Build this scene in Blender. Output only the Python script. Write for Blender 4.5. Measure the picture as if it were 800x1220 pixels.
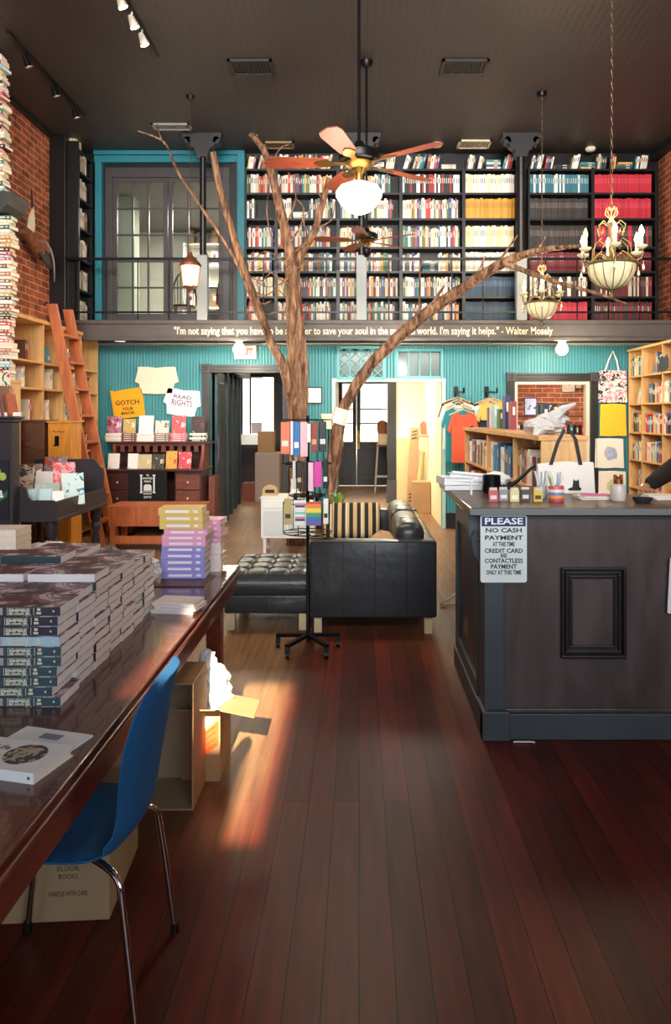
import bpy, bmesh, math, random
from mathutils import Vector, Matrix, Euler
random.seed(11)
R = math.radians; PI = math.pi
for o in list(bpy.data.objects): bpy.data.objects.remove(o)
SC = bpy.context.scene; COL = SC.collection
# ---------------- camera ----------------
F, CX, CY, EYE = 880.0, 428.0, 495.0, 1.62
cam = bpy.data.objects.new('camera', bpy.data.cameras.new('camera')); COL.objects.link(cam)
cam.location = (0, 0, EYE); cam.rotation_euler = (PI/2, 0, 0)
cam.data.sensor_fit = 'VERTICAL'; cam.data.sensor_height = 36; cam.data.lens = 36*F/1220
cam.data.shift_x = -(CX-400)/1220; cam.data.shift_y = -(610-CY)/1220
cam.data.clip_start = .05; cam.data.clip_end = 200
SC.camera = cam
def P(px, py, Y): return Vector(((px-CX)*Y/F, Y, EYE-(py-CY)*Y/F))
def PX(px, Y): return (px-CX)*Y/F
def PZ(py, Y): return EYE-(py-CY)*Y/F
# ---------------- world, exposure ----------------
SC.view_settings.view_transform = 'Standard'; SC.view_settings.look = 'None'
SC.view_settings.gamma = 1; SC.view_settings.use_curve_mapping = False
SC.view_settings.exposure = 0.75
w = bpy.data.worlds.new('world'); SC.world = w; w.use_nodes = True
w.node_tree.nodes['Background'].inputs[0].default_value = (.80, .88, 1, 1)
w.node_tree.nodes['Background'].inputs[1].default_value = 1.6
# ---------------- sun and daylight ----------------
def light(name, kind, loc, energy, color=(1,1,1), size=.1, rot=None, size_y=None, spread=None):
    l = bpy.data.lights.new(name, kind); o = bpy.data.objects.new(name, l); COL.objects.link(o)
    o.location = loc; l.energy = energy; l.color = color
    if kind == 'AREA':
        l.size = size
        if size_y: l.shape = 'RECTANGLE'; l.size_y = size_y
        if spread: l.spread = spread
    elif kind == 'SUN': l.angle = size
    else: l.shadow_soft_size = size
    if rot: o.rotation_euler = rot
    return o
# low sun through slots cut in the unseen front wall to shape its patch
sd = Vector((0, 1, -.6)).normalized()
sun = light('sun', 'SUN', (3, -6, 5), 15, (1, .84, .58), R(.7))
sun.rotation_euler = sd.to_track_quat('-Z', 'Y').to_euler()
# added area lights inside the solid front wall stand in for daylight
light('storefront_daylight', 'AREA', (1.6, -2.0, 2.0), 62, (.88, .94, 1), 3.4, (R(90), 0, 0), 2.2)
light('clerestory_daylight', 'AREA', (0, -2.0, 4.4), 205, (1, .96, .9), 6.5, (R(91), 0, 0), 1.5, spread=R(75))  # high fill added to brighten the balcony shelves
light('storefront_daylight_left', 'AREA', (-3.2, -2.0, 2.1), 35, (.86, .92, 1), 2.0, (R(90), 0, 0), 3.4)
# ---------------- materials ----------------
def lin(c):
    if isinstance(c, str): c = tuple(int(c[i:i+2], 16)/255 for i in (0, 2, 4))
    return tuple((v/12.92 if v <= .04045 else ((v+.055)/1.055)**2.4) for v in c) + (1,)
MC = {}
def newmat(name):
    m = bpy.data.materials.new(name); m.use_nodes = True
    return m, m.node_tree.nodes, m.node_tree.links, m.node_tree.nodes['Principled BSDF']
def M(name, c='808080', rough=.5, metal=0, emit=0, alpha=1, noise=0, nscale=8, bump=0, bscale=40, trans=0, coat=0, stretch=None, ior=1.45):
    if name in MC: return MC[name]
    m, n, l, b = newmat(name)
    b.inputs['Base Color'].default_value = lin(c); b.inputs['Roughness'].default_value = rough
    b.inputs['Metallic'].default_value = metal; b.inputs['IOR'].default_value = ior
    if emit: b.inputs['Emission Color'].default_value = lin(c); b.inputs['Emission Strength'].default_value = emit
    if trans: b.inputs['Transmission Weight'].default_value = trans
    if coat: b.inputs['Coat Weight'].default_value = coat
    if alpha < 1: b.inputs['Alpha'].default_value = alpha
    if noise or bump:
        tc = n.new('ShaderNodeTexCoord'); mp = n.new('ShaderNodeMapping'); l.new(tc.outputs['Object'], mp.inputs[0])
        if stretch: mp.inputs['Scale'].default_value = stretch
    if noise:
        t = n.new('ShaderNodeTexNoise'); t.inputs['Scale'].default_value = nscale; t.inputs['Detail'].default_value = 6
        l.new(mp.outputs[0], t.inputs[0])
        r = n.new('ShaderNodeValToRGB'); a = lin(c)
        r.color_ramp.elements[0].position = .3; r.color_ramp.elements[1].position = .7
        r.color_ramp.elements[0].color = tuple(v*(1-noise) for v in a[:3]) + (1,)
        r.color_ramp.elements[1].color = tuple(min(1, v*(1+noise)) for v in a[:3]) + (1,)
        l.new(t.outputs[0], r.inputs[0]); l.new(r.outputs[0], b.inputs['Base Color'])
    if bump:
        t = n.new('ShaderNodeTexNoise'); t.inputs['Scale'].default_value = bscale; t.inputs['Detail'].default_value = 4
        l.new(mp.outputs[0], t.inputs[0])
        bp = n.new('ShaderNodeBump'); bp.inputs['Strength'].default_value = bump; bp.inputs['Distance'].default_value = .02
        l.new(t.outputs[0], bp.inputs['Height']); l.new(bp.outputs[0], b.inputs['Normal'])
    MC[name] = m; return m
def wood(name, c, dark=.55, rough=.45, scale=(14, 14, 1.4), nscale=3, coat=0):
    if name in MC: return MC[name]
    m, n, l, b = newmat(name)
    tc = n.new('ShaderNodeTexCoord'); mp = n.new('ShaderNodeMapping'); mp.inputs['Scale'].default_value = scale
    t = n.new('ShaderNodeTexNoise'); t.inputs['Scale'].default_value = nscale; t.inputs['Detail'].default_value = 8; t.inputs['Distortion'].default_value = .6
    r = n.new('ShaderNodeValToRGB'); a = lin(c)
    r.color_ramp.elements[0].position = .32; r.color_ramp.elements[1].position = .68
    r.color_ramp.elements[0].color = tuple(v*dark for v in a[:3]) + (1,); r.color_ramp.elements[1].color = tuple(min(1, v*1.12) for v in a[:3]) + (1,)
    l.new(tc.outputs['Object'], mp.inputs[0]); l.new(mp.outputs[0], t.inputs[0]); l.new(t.outputs[0], r.inputs[0]); l.new(r.outputs[0], b.inputs['Base Color'])
    bp = n.new('ShaderNodeBump'); bp.inputs['Strength'].default_value = .15; bp.inputs['Distance'].default_value = .01
    l.new(t.outputs[0], bp.inputs['Height']); l.new(bp.outputs[0], b.inputs['Normal'])
    b.inputs['Roughness'].default_value = rough; b.inputs['Coat Weight'].default_value = coat
    MC[name] = m; return m
def ridged(name, c, axis=0, period=.045, rough=.5, strength=.8, noise=.12, groove=.45):
    """beadboard: grooves across one axis"""
    if name in MC: return MC[name]
    m, n, l, b = newmat(name)
    tc = n.new('ShaderNodeTexCoord'); sp = n.new('ShaderNodeSeparateXYZ'); l.new(tc.outputs['Object'], sp.inputs[0])
    m1 = n.new('ShaderNodeMath'); m1.operation = 'MULTIPLY'; m1.inputs[1].default_value = 1/period; l.new(sp.outputs[axis], m1.inputs[0])
    m2 = n.new('ShaderNodeMath'); m2.operation = 'PINGPONG'; m2.inputs[1].default_value = .5; l.new(m1.outputs[0], m2.inputs[0])
    m3 = n.new('ShaderNodeMapRange'); m3.inputs[1].default_value = 0; m3.inputs[2].default_value = .14; l.new(m2.outputs[0], m3.inputs[0])
    bp = n.new('ShaderNodeBump'); bp.inputs['Strength'].default_value = strength; bp.inputs['Distance'].default_value = .008
    l.new(m3.outputs[0], bp.inputs['Height']); l.new(bp.outputs[0], b.inputs['Normal'])
    t = n.new('ShaderNodeTexNoise'); t.inputs['Scale'].default_value = 1.3; l.new(tc.outputs['Object'], t.inputs[0])
    r = n.new('ShaderNodeValToRGB'); a = lin(c)
    r.color_ramp.elements[0].color = tuple(v*(1-noise) for v in a[:3]) + (1,); r.color_ramp.elements[1].color = tuple(min(1, v*(1+noise)) for v in a[:3]) + (1,)
    l.new(t.outputs[0], r.inputs[0])
    mx = n.new('ShaderNodeMix'); mx.data_type = 'RGBA'; l.new(m3.outputs[0], mx.inputs[0])
    mx.inputs[6].default_value = tuple(v*groove for v in a[:3]) + (1,); l.new(r.outputs[0], mx.inputs[7]); l.new(mx.outputs[2], b.inputs['Base Color'])
    b.inputs['Roughness'].default_value = rough
    MC[name] = m; return m
def floor_mat():
    m, n, l, b = newmat('floorboards')
    tc = n.new('ShaderNodeTexCoord'); mp = n.new('ShaderNodeMapping'); mp.inputs['Rotation'].default_value = (0, 0, R(90)); l.new(tc.outputs['Object'], mp.inputs[0])
    br = n.new('ShaderNodeTexBrick'); br.inputs['Scale'].default_value = 1; br.inputs['Brick Width'].default_value = 3.1; br.inputs['Row Height'].default_value = .105
    br.inputs['Mortar Size'].default_value = .0022; br.inputs['Mortar Smooth'].default_value = .3; br.inputs['Bias'].default_value = 0; br.offset = .37
    br.inputs['Color1'].default_value = lin('43140e'); br.inputs['Color2'].default_value = lin('682014'); br.inputs['Mortar'].default_value = lin('1c0b08')
    l.new(mp.outputs[0], br.inputs[0])
    m2 = n.new('ShaderNodeMapping'); m2.inputs['Scale'].default_value = (9, .7, 1); l.new(tc.outputs['Object'], m2.inputs[0])
    t = n.new('ShaderNodeTexNoise'); t.inputs['Scale'].default_value = 3; t.inputs['Detail'].default_value = 8; l.new(m2.outputs[0], t.inputs[0])
    t2 = n.new('ShaderNodeTexNoise'); t2.inputs['Scale'].default_value = 1.1; t2.inputs['Detail'].default_value = 5; l.new(tc.outputs['Object'], t2.inputs[0])
    r = n.new('ShaderNodeMapRange'); r.inputs[1].default_value = .3; r.inputs[2].default_value = .7; r.inputs[3].default_value = .62; r.inputs[4].default_value = 1.25; l.new(t.outputs[0], r.inputs[0])
    mx = n.new('ShaderNodeMix'); mx.data_type = 'RGBA'; mx.blend_type = 'MULTIPLY'; mx.inputs[0].default_value = 1
    # the red varnish is worn to brown wood towards the back of the shop
    sp = n.new('ShaderNodeSeparateXYZ'); l.new(tc.outputs['Object'], sp.inputs[0]); wy = n.new('ShaderNodeMapRange'); wy.inputs[1].default_value = 4.4; wy.inputs[2].default_value = 8.5; l.new(sp.outputs[1], wy.inputs[0])
    wn = n.new('ShaderNodeMath'); wn.operation = 'MULTIPLY'; l.new(wy.outputs[0], wn.inputs[0]); wr_ = n.new('ShaderNodeMapRange'); wr_.inputs[1].default_value = .35; wr_.inputs[2].default_value = .6; wr_.inputs[3].default_value = .55; wr_.inputs[4].default_value = 1; l.new(t2.outputs[0], wr_.inputs[0]); l.new(wr_.outputs[0], wn.inputs[1])
    # golden sun patch beside the long table, painted in as a tan strip
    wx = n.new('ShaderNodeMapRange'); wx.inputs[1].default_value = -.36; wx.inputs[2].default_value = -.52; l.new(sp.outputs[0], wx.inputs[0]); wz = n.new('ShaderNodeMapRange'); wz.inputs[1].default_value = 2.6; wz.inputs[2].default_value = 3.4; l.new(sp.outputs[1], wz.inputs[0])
    sun_strip = n.new('ShaderNodeMath'); sun_strip.operation = 'MULTIPLY'; l.new(wx.outputs[0], sun_strip.inputs[0]); l.new(wz.outputs[0], sun_strip.inputs[1]); wq = n.new('ShaderNodeMath'); wq.operation = 'MAXIMUM'; l.new(sun_strip.outputs[0], wq.inputs[0]); l.new(wn.outputs[0], wq.inputs[1]); wn = wq
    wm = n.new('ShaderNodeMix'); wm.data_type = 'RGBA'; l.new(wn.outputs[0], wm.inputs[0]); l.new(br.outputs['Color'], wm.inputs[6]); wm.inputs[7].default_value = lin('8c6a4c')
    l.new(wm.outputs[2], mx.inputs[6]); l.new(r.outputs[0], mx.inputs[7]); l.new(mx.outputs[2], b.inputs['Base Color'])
    rr = n.new('ShaderNodeMapRange'); rr.inputs[1].default_value = .1; rr.inputs[2].default_value = .9; rr.inputs[3].default_value = .3; rr.inputs[4].default_value = .5; l.new(t2.outputs[0], rr.inputs[0])
    l.new(rr.outputs[0], b.inputs['Roughness'])
    bp = n.new('ShaderNodeBump'); bp.invert = True; bp.inputs['Strength'].default_value = .5; bp.inputs['Distance'].default_value = .006; l.new(br.outputs['Fac'], bp.inputs['Height'])
    b2 = n.new('ShaderNodeBump'); b2.inputs['Strength'].default_value = .12; b2.inputs['Distance'].default_value = .01; l.new(t.outputs[0], b2.inputs['Height']); l.new(bp.outputs[0], b2.inputs['Normal'])
    l.new(b2.outputs[0], b.inputs['Normal']); b.inputs['Specular IOR Level'].default_value = .24
    return m
def brick_mat(name, ax=1):
    m, n, l, b = newmat(name)
    tc = n.new('ShaderNodeTexCoord'); sp = n.new('ShaderNodeSeparateXYZ'); l.new(tc.outputs['Object'], sp.inputs[0])
    cb = n.new('ShaderNodeCombineXYZ'); l.new(sp.outputs[ax], cb.inputs[0]); l.new(sp.outputs[2], cb.inputs[1])
    br = n.new('ShaderNodeTexBrick'); br.inputs['Scale'].default_value = 1; br.inputs['Brick Width'].default_value = .23; br.inputs['Row Height'].default_value = .085
    br.inputs['Mortar Size'].default_value = .008; br.inputs['Mortar Smooth'].default_value = .2; br.inputs['Bias'].default_value = -.1
    br.inputs['Color1'].default_value = lin('8a3c22'); br.inputs['Color2'].default_value = lin('b05a34'); br.inputs['Mortar'].default_value = lin('b9987c')
    nt = n.new('ShaderNodeTexNoise'); nt.inputs['Scale'].default_value = 9; l.new(tc.outputs['Object'], nt.inputs[0])
    va = n.new('ShaderNodeVectorMath'); va.operation = 'SCALE'; va.inputs['Scale'].default_value = .02; l.new(nt.outputs[1], va.inputs[0])
    vb = n.new('ShaderNodeVectorMath'); vb.operation = 'ADD'; l.new(cb.outputs[0], vb.inputs[0]); l.new(va.outputs[0], vb.inputs[1]); l.new(vb.outputs[0], br.inputs[0])
    n2 = n.new('ShaderNodeTexNoise'); n2.inputs['Scale'].default_value = 5; n2.inputs['Detail'].default_value = 6; l.new(tc.outputs['Object'], n2.inputs[0])
    r = n.new('ShaderNodeMapRange'); r.inputs[1].default_value = .3; r.inputs[2].default_value = .7; r.inputs[3].default_value = .6; r.inputs[4].default_value = 1.3; l.new(n2.outputs[0], r.inputs[0])
    mx = n.new('ShaderNodeMix'); mx.data_type = 'RGBA'; mx.blend_type = 'MULTIPLY'; mx.inputs[0].default_value = 1
    l.new(br.outputs['Color'], mx.inputs[6]); l.new(r.outputs[0], mx.inputs[7]); l.new(mx.outputs[2], b.inputs['Base Color'])
    bp = n.new('ShaderNodeBump'); bp.invert = True; bp.inputs['Strength'].default_value = .8; bp.inputs['Distance'].default_value = .012
    l.new(br.outputs['Fac'], bp.inputs['Height']); l.new(bp.outputs[0], b.inputs['Normal']); b.inputs['Roughness'].default_value = .85
    MC[name] = m; return m
def blotch(name, cols, scale=6, rough=.35, detail=3):
    """printed artwork made of coloured patches"""
    if name in MC: return MC[name]
    m, n, l, b = newmat(name)
    tc = n.new('ShaderNodeTexCoord'); t = n.new('ShaderNodeTexNoise'); t.inputs['Scale'].default_value = scale; t.inputs['Detail'].default_value = detail; t.inputs['Distortion'].default_value = 1.2
    l.new(tc.outputs['Object'], t.inputs[0]); r = n.new('ShaderNodeValToRGB'); r.color_ramp.interpolation = 'CONSTANT'
    k = len(cols); e = r.color_ramp.elements
    while len(e) < k: e.new(.5)
    for i, c in enumerate(cols): e[i].position = 0 if i == 0 else .36+.28*(i-1)/max(1, k-2); e[i].color = lin(c)
    l.new(t.outputs[0], r.inputs[0]); l.new(r.outputs[0], b.inputs['Base Color']); b.inputs['Roughness'].default_value = rough
    MC[name] = m; return m
def stripes(name, cols, axis=0, period=.1, rough=.7):
    if name in MC: return MC[name]
    m, n, l, b = newmat(name)
    tc = n.new('ShaderNodeTexCoord'); sp = n.new('ShaderNodeSeparateXYZ'); l.new(tc.outputs['Object'], sp.inputs[0])
    m1 = n.new('ShaderNodeMath'); m1.operation = 'MULTIPLY_ADD'; m1.inputs[1].default_value = 1/period; m1.inputs[2].default_value = 100; l.new(sp.outputs[axis], m1.inputs[0])
    m2 = n.new('ShaderNodeMath'); m2.operation = 'FRACT'; l.new(m1.outputs[0], m2.inputs[0])
    r = n.new('ShaderNodeValToRGB'); r.color_ramp.interpolation = 'CONSTANT'; e = r.color_ramp.elements
    while len(e) < len(cols): e.new(.5)
    for i, c in enumerate(cols): e[i].position = i/len(cols); e[i].color = lin(c)
    l.new(m2.outputs[0], r.inputs[0]); l.new(r.outputs[0], b.inputs['Base Color']); b.inputs['Roughness'].default_value = rough
    MC[name] = m; return m
def glass(name='window_glass', tint=(1, 1, 1, 1), gl=.025):
    if name in MC: return MC[name]
    m = bpy.data.materials.new(name); m.use_nodes = True; n = m.node_tree.nodes; l = m.node_tree.links; n.remove(n['Principled BSDF'])
    a = n.new('ShaderNodeBsdfTransparent'); a.inputs[0].default_value = tint; g = n.new('ShaderNodeBsdfGlossy'); g.inputs[1].default_value = .03
    x = n.new('ShaderNodeMixShader'); x.inputs[0].default_value = gl; l.new(a.outputs[0], x.inputs[1]); l.new(g.outputs[0], x.inputs[2]); l.new(x.outputs[0], n['Material Output'].inputs[0])
    MC[name] = m; return m
# ---------------- mesh builder ----------------
class MB:
    def __init__(s): s.v = []; s.f = []; s.m = []; s.X = None
    def _add(s, vs, fs, m):
        k = len(s.v)
        if s.X is not None: vs = [s.X @ Vector(q) for q in vs]
        s.v += [tuple(q) for q in vs]; s.f += [tuple(k+i for i in f) for f in fs]; s.m += [m]*len(fs)
        return s
    def box(s, x0, x1, y0, y1, z0, z1, m=0, T=None):
        vs = [Vector(q) for q in ((x0,y0,z0),(x1,y0,z0),(x1,y1,z0),(x0,y1,z0),(x0,y0,z1),(x1,y0,z1),(x1,y1,z1),(x0,y1,z1))]
        if T is not None: vs = [T @ q for q in vs]
        return s._add(vs, [(3,2,1,0),(4,5,6,7),(0,1,5,4),(1,2,6,5),(2,3,7,6),(3,0,4,7)], m)
    def cbox(s, c, d, m=0, T=None):
        return s.box(c[0]-d[0]/2, c[0]+d[0]/2, c[1]-d[1]/2, c[1]+d[1]/2, c[2]-d[2]/2, c[2]+d[2]/2, m, T)
    def bar(s, a, b, wx, wz, m=0, up=(0,0,1)):
        """rectangular bar from a to b"""
        a = Vector(a); b = Vector(b); d = (b-a).normalized(); u = Vector(up)
        if abs(d.dot(u)) > .98: u = Vector((1,0,0))
        sx = d.cross(u).normalized()*wx/2; sz = sx.cross(d).normalized()*wz/2
        vs = [a-sx-sz, a+sx-sz, a+sx+sz, a-sx+sz, b-sx-sz, b+sx-sz, b+sx+sz, b-sx+sz]
        return s._add(vs, [(0,1,2,3),(7,6,5,4),(4,5,1,0),(5,6,2,1),(6,7,3,2),(7,4,0,3)], m)
    def tube(s, pts, r, n=8, m=0, jit=0, cap=True):
        pts = [Vector(p) for p in pts]; k = len(pts)
        rs = r if isinstance(r, (list, tuple)) else [r]*k
        vs = []; fs = []; ref = None
        for i, p in enumerate(pts):
            d = (pts[min(i+1, k-1)]-pts[max(i-1, 0)])
            d = d.normalized() if d.length > 1e-9 else Vector((0,0,1))
            if ref is None: ref = Vector((1,0,0)) if abs(d.x) < .9 else Vector((0,1,0))
            u = (ref-d*ref.dot(d)); u = u.normalized() if u.length > 1e-6 else d.orthogonal().normalized(); v = d.cross(u); ref = u
            for j in range(n):
                a = 2*PI*j/n; q = rs[i]*(1+random.uniform(-jit, jit)); vs.append(p+u*math.cos(a)*q+v*math.sin(a)*q)
        for i in range(k-1):
            for j in range(n): fs.append((i*n+j, i*n+(j+1)%n, (i+1)*n+(j+1)%n, (i+1)*n+j))
        if cap: fs += [tuple(range(n-1, -1, -1)), tuple((k-1)*n+j for j in range(n))]
        return s._add(vs, fs, m)
    def lathe(s, prof, c=(0,0,0), n=20, m=0, wob=0, wn=8):
        vs = []; fs = []; k = len(prof)
        for r, z in prof:
            for j in range(n):
                a = 2*PI*j/n; q = max(r, .0004)*(1+wob*math.cos(wn*a)); vs.append((c[0]+q*math.cos(a), c[1]+q*math.sin(a), c[2]+z))
        for i in range(k-1):
            for j in range(n): fs.append((i*n+j, i*n+(j+1)%n, (i+1)*n+(j+1)%n, (i+1)*n+j))
        fs += [tuple(range(n-1, -1, -1)), tuple((k-1)*n+j for j in range(n))]
        return s._add(vs, fs, m)
    def prism(s, poly, a, b, ax='y', m=0, T=None):
        """polygon of 2-d points extruded along an axis: 'y' uses (x,z), 'x' uses (y,z), 'z' uses (x,y)"""
        g = {'y': lambda p, t: (p[0], t, p[1]), 'x': lambda p, t: (t, p[0], p[1]), 'z': lambda p, t: (p[0], p[1], t)}[ax]
        n = len(poly); vs = [Vector(g(p, a)) for p in poly]+[Vector(g(p, b)) for p in poly]
        if T is not None: vs = [T @ q for q in vs]
        fs = [tuple(range(n)), tuple(range(2*n-1, n-1, -1))]+[(i, i+n, (i+1)%n+n, (i+1)%n) for i in range(n)]
        return s._add(vs, fs, m)
    def ball(s, c, r, m=0, n=12, sc=(1,1,1), jit=0):
        k = n//2+1; vs = []; fs = []
        for i in range(k+1):
            t = PI*i/k
            for j in range(n):
                a = 2*PI*j/n; q = r*(1+random.uniform(-jit, jit)); vs.append((c[0]+q*sc[0]*math.sin(t)*math.cos(a), c[1]+q*sc[1]*math.sin(t)*math.sin(a), c[2]+q*sc[2]*math.cos(t)))
        for i in range(k):
            for j in range(n): fs.append((i*n+j, (i+1)*n+j, (i+1)*n+(j+1)%n, i*n+(j+1)%n))
        return s._add(vs, fs, m)
    def mesh(s, me, T, m=0):
        return s._add([T @ q.co for q in me.vertices], [tuple(p.vertices) for p in me.polygons], m)
    def build(s, name, mats, parent=None, loc=None, rot=None, smooth=False, bevel=0, sub=0):
        me = bpy.data.meshes.new(name); me.from_pydata(s.v, [], s.f)
        if not isinstance(mats, (list, tuple)): mats = [mats]
        for q in mats: me.materials.append(q)
        me.polygons.foreach_set('material_index', s.m)
        bm = bmesh.new(); bm.from_mesh(me); bmesh.ops.remove_doubles(bm, verts=bm.verts, dist=1e-6) if smooth else None
        bmesh.ops.recalc_face_normals(bm, faces=bm.faces); bm.to_mesh(me); bm.free()
        if smooth: me.polygons.foreach_set('use_smooth', [True]*len(me.polygons)); me.set_sharp_from_angle(angle=R(42))
        o = bpy.data.objects.new(name, me); COL.objects.link(o)
        if parent: o.parent = parent
        if loc is not None: o.location = loc
        if rot is not None: o.rotation_euler = rot
        if bevel: b = o.modifiers.new('bevel', 'BEVEL'); b.width = bevel; b.segments = 2; b.limit_method = 'ANGLE'
        if sub: q = o.modifiers.new('sub', 'SUBSURF'); q.levels = sub; q.render_levels = sub
        return o
def tag(o, label, cat, group=None, kind=None):
    o['label'] = label; o['category'] = cat
    if group: o['group'] = group
    if kind: o['kind'] = kind
    return o
def thing(name, label, cat, loc=(0,0,0), rz=0, group=None):
    o = bpy.data.objects.new(name, None); COL.objects.link(o); o.location = loc; o.rotation_euler = (0, 0, rz); o.empty_display_size = .1
    return tag(o, label, cat, group)
def struct(o): o['kind'] = 'structure'; return o
def copy_tree(o, loc=None, rz=None, parent=None):
    c = o.copy(); COL.objects.link(c)
    if parent: c.parent = parent
    if loc is not None: c.location = loc
    if rz is not None: c.rotation_euler = (0, 0, rz)
    for ch in list(o.children): copy_tree(ch, parent=c)
    return c
TXT = {}
def text_mesh(s, size=1, sx=1, align='CENTER', bold=0, spacing=1):
    cu = bpy.data.curves.new('t', 'FONT'); cu.body = s; cu.size = size; cu.align_x = align; cu.align_y = 'CENTER'; cu.extrude = .0006; cu.offset = bold; cu.resolution_u = 2; cu.space_character = spacing
    o = bpy.data.objects.new('t', cu); COL.objects.link(o); bpy.context.view_layer.update()
    me = bpy.data.meshes.new_from_object(o.evaluated_get(bpy.context.evaluated_depsgraph_get()))
    bpy.data.objects.remove(o); bpy.data.curves.remove(cu); return me
# text faces -Y (towards the camera) when stood up with STAND
STAND = Matrix.Rotation(PI/2, 4, 'X')
def T3(x, y, z): return Matrix.Translation((x, y, z))
def Sx(x, y=1, z=1): return Matrix.Diagonal((x, y, z, 1))
def addtext(mb, s, x, y, z, size, m=1, bold=0, width=None, T=None, rot=0):
    me = text_mesh(s, size, bold=bold)
    k = 1
    if width:
        xs = [v.co.x for v in me.vertices]; k = width/(max(xs)-min(xs))
    mb.mesh(me, (T if T is not None else Matrix.Identity(4)) @ T3(x, y, z) @ STAND @ Matrix.Rotation(rot, 4, 'Z') @ Sx(k), m); bpy.data.meshes.remove(me)
WHITE = M('white_paint', 'e8e6e0', .5); BLACK = M('black_satin', '101012', .4); DARK = M('dark_paint', '1d1b1c', .45, noise=.15)
TEALBB = ridged('teal_beadboard', '3d8c94', 0, .045, .5); TEAL = M('teal_paint', '1f7282', .45, noise=.1, nscale=3)
PINE = wood('pine', 'd9a566', .78, .5, (3, 3, 14)); PINEL = wood('pine_pale', 'dcae72', .8, .5, (9, 9, 1)); ORANGEW = wood('cedar', 'b8653a', .7, .45, (10, 10, 1))
BRASS = M('aged_brass', '8a6a38', .35, .9); CHROME = M('chrome', 'd0d0d2', .12, 1); BLKMET = M('black_metal', '16161a', .35, .6)
CREAM = M('cream_paint', 'efe2c0', .6); CARD = M('cardboard', 'a98560', .8, noise=.1, nscale=5); CARDL = M('cardboard_inner', '9c8a70', .8, noise=.08)
PAGE = M('book_pages', 'e9e2d2', .7); GLASS = glass()
BULB = M('warm_bulb', 'ffdca0', .4, emit=30)
# ======================= THE SETTING =======================
XL, XR, YB, YF, YW, ZC = -4.15, 4.3, 10.6, 9.88, -2.3, 5.38
Z1, Z2 = 2.62, 2.86                      # underside and top of the balcony
def wallrect(mb, x0, x1, z0, z1, y0, y1, holes, m=0, ax='y'):
    xs = sorted({x0, x1, *[h[0] for h in holes], *[h[1] for h in holes]}); zs = sorted({z0, z1, *[h[2] for h in holes], *[h[3] for h in holes]})
    for i in range(len(xs)-1):
        for j in range(len(zs)-1):
            cx, cz = (xs[i]+xs[i+1])/2, (zs[j]+zs[j+1])/2
            if any(h[0] < cx < h[1] and h[2] < cz < h[3] for h in holes): continue
            if ax == 'y': mb.box(xs[i], xs[i+1], y0, y1, zs[j], zs[j+1], m)
            else: mb.box(y0, y1, xs[i], xs[i+1], zs[j], zs[j+1], m)
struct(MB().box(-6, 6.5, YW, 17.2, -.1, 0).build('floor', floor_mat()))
struct(MB().box(-6, 6.5, YW, 17.2, ZC, ZC+.1).build('ceiling', ridged('ceiling_boards', '37302f', 0, .075, .5, .2, .15, .82)))
struct(MB().box(XL-.15, XL, YW, YB, 0, ZC).build('wall_left', brick_mat('brick_left', 1)))
struct(MB().box(XR, XR+.15, YW, YB, 0, ZC).build('wall_right', MC['brick_left']))
mb = MB(); wallrect(mb, XL-.15, XR+.15, 0, ZC, YW-.12, YW, [(-.74, -.52, 3.5, 4.13), (-.52, -.38, 3.06, 4.13)])  # openings made up to shape the sun patch on the floor
struct(mb.build('wall_front', DARK))
# made-up window frames on the unseen front wall, added behind the fill lights
for k, (cx, cz, ww, hh) in enumerate(((1.6, 2.0, 3.4, 2.2), (-3.1, 2.1, 1.9, 3.0), (1.9, 4.4, 4.2, 1.4), (-2.5, 4.4, 3.0, 1.4))):
    f = MB(); a_, b_, c_, d_ = cx-ww/2, cx+ww/2, cz-hh/2, cz+hh/2
    for q in ((a_-.08, a_, c_-.08, d_+.08), (b_, b_+.08, c_-.08, d_+.08), (a_, b_, c_-.08, c_), (a_, b_, d_, d_+.08), (cx-.03, cx+.03, c_, d_)): f.box(q[0], q[1], YW, YW+.06, q[2], q[3])
    o = struct(f.build('window_%d' % (5+k), DARK)); MB().box(a_, b_, YW+.01, YW+.02, c_, d_).build('pane', M('daylit_blind', 'dfe4e8', .7), o)
# back wall, lower storey: teal beadboard with three doorways
DL, DM, DR = (PX(251, YB), PX(337, YB), 0, PZ(444, YB)), (PX(400, YB), PX(527, YB), 0, PZ(455, YB)), (PX(613, YB), PX(703, YB), 0, PZ(454, YB))
TR1, TR2 = (PX(404, YB), PX(457, YB), PZ(450, YB), PZ(415, YB)), (PX(474, YB), PX(526, YB), PZ(449, YB), PZ(418, YB))
mb = MB(); wallrect(mb, XL, XR, 0, Z1, YB, YB+.12, [DL, DM, DR, TR1, TR2]); struct(mb.build('wall_back', TEALBB))
WN = (PX(126, YB), PX(274, YB), Z2+.02, PZ(200, YB))
mb = MB(); wallrect(mb, XL, XR, Z2, ZC, YB, YB+.12, [WN]); struct(mb.build('wall_back_upper', BLACK))
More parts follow.
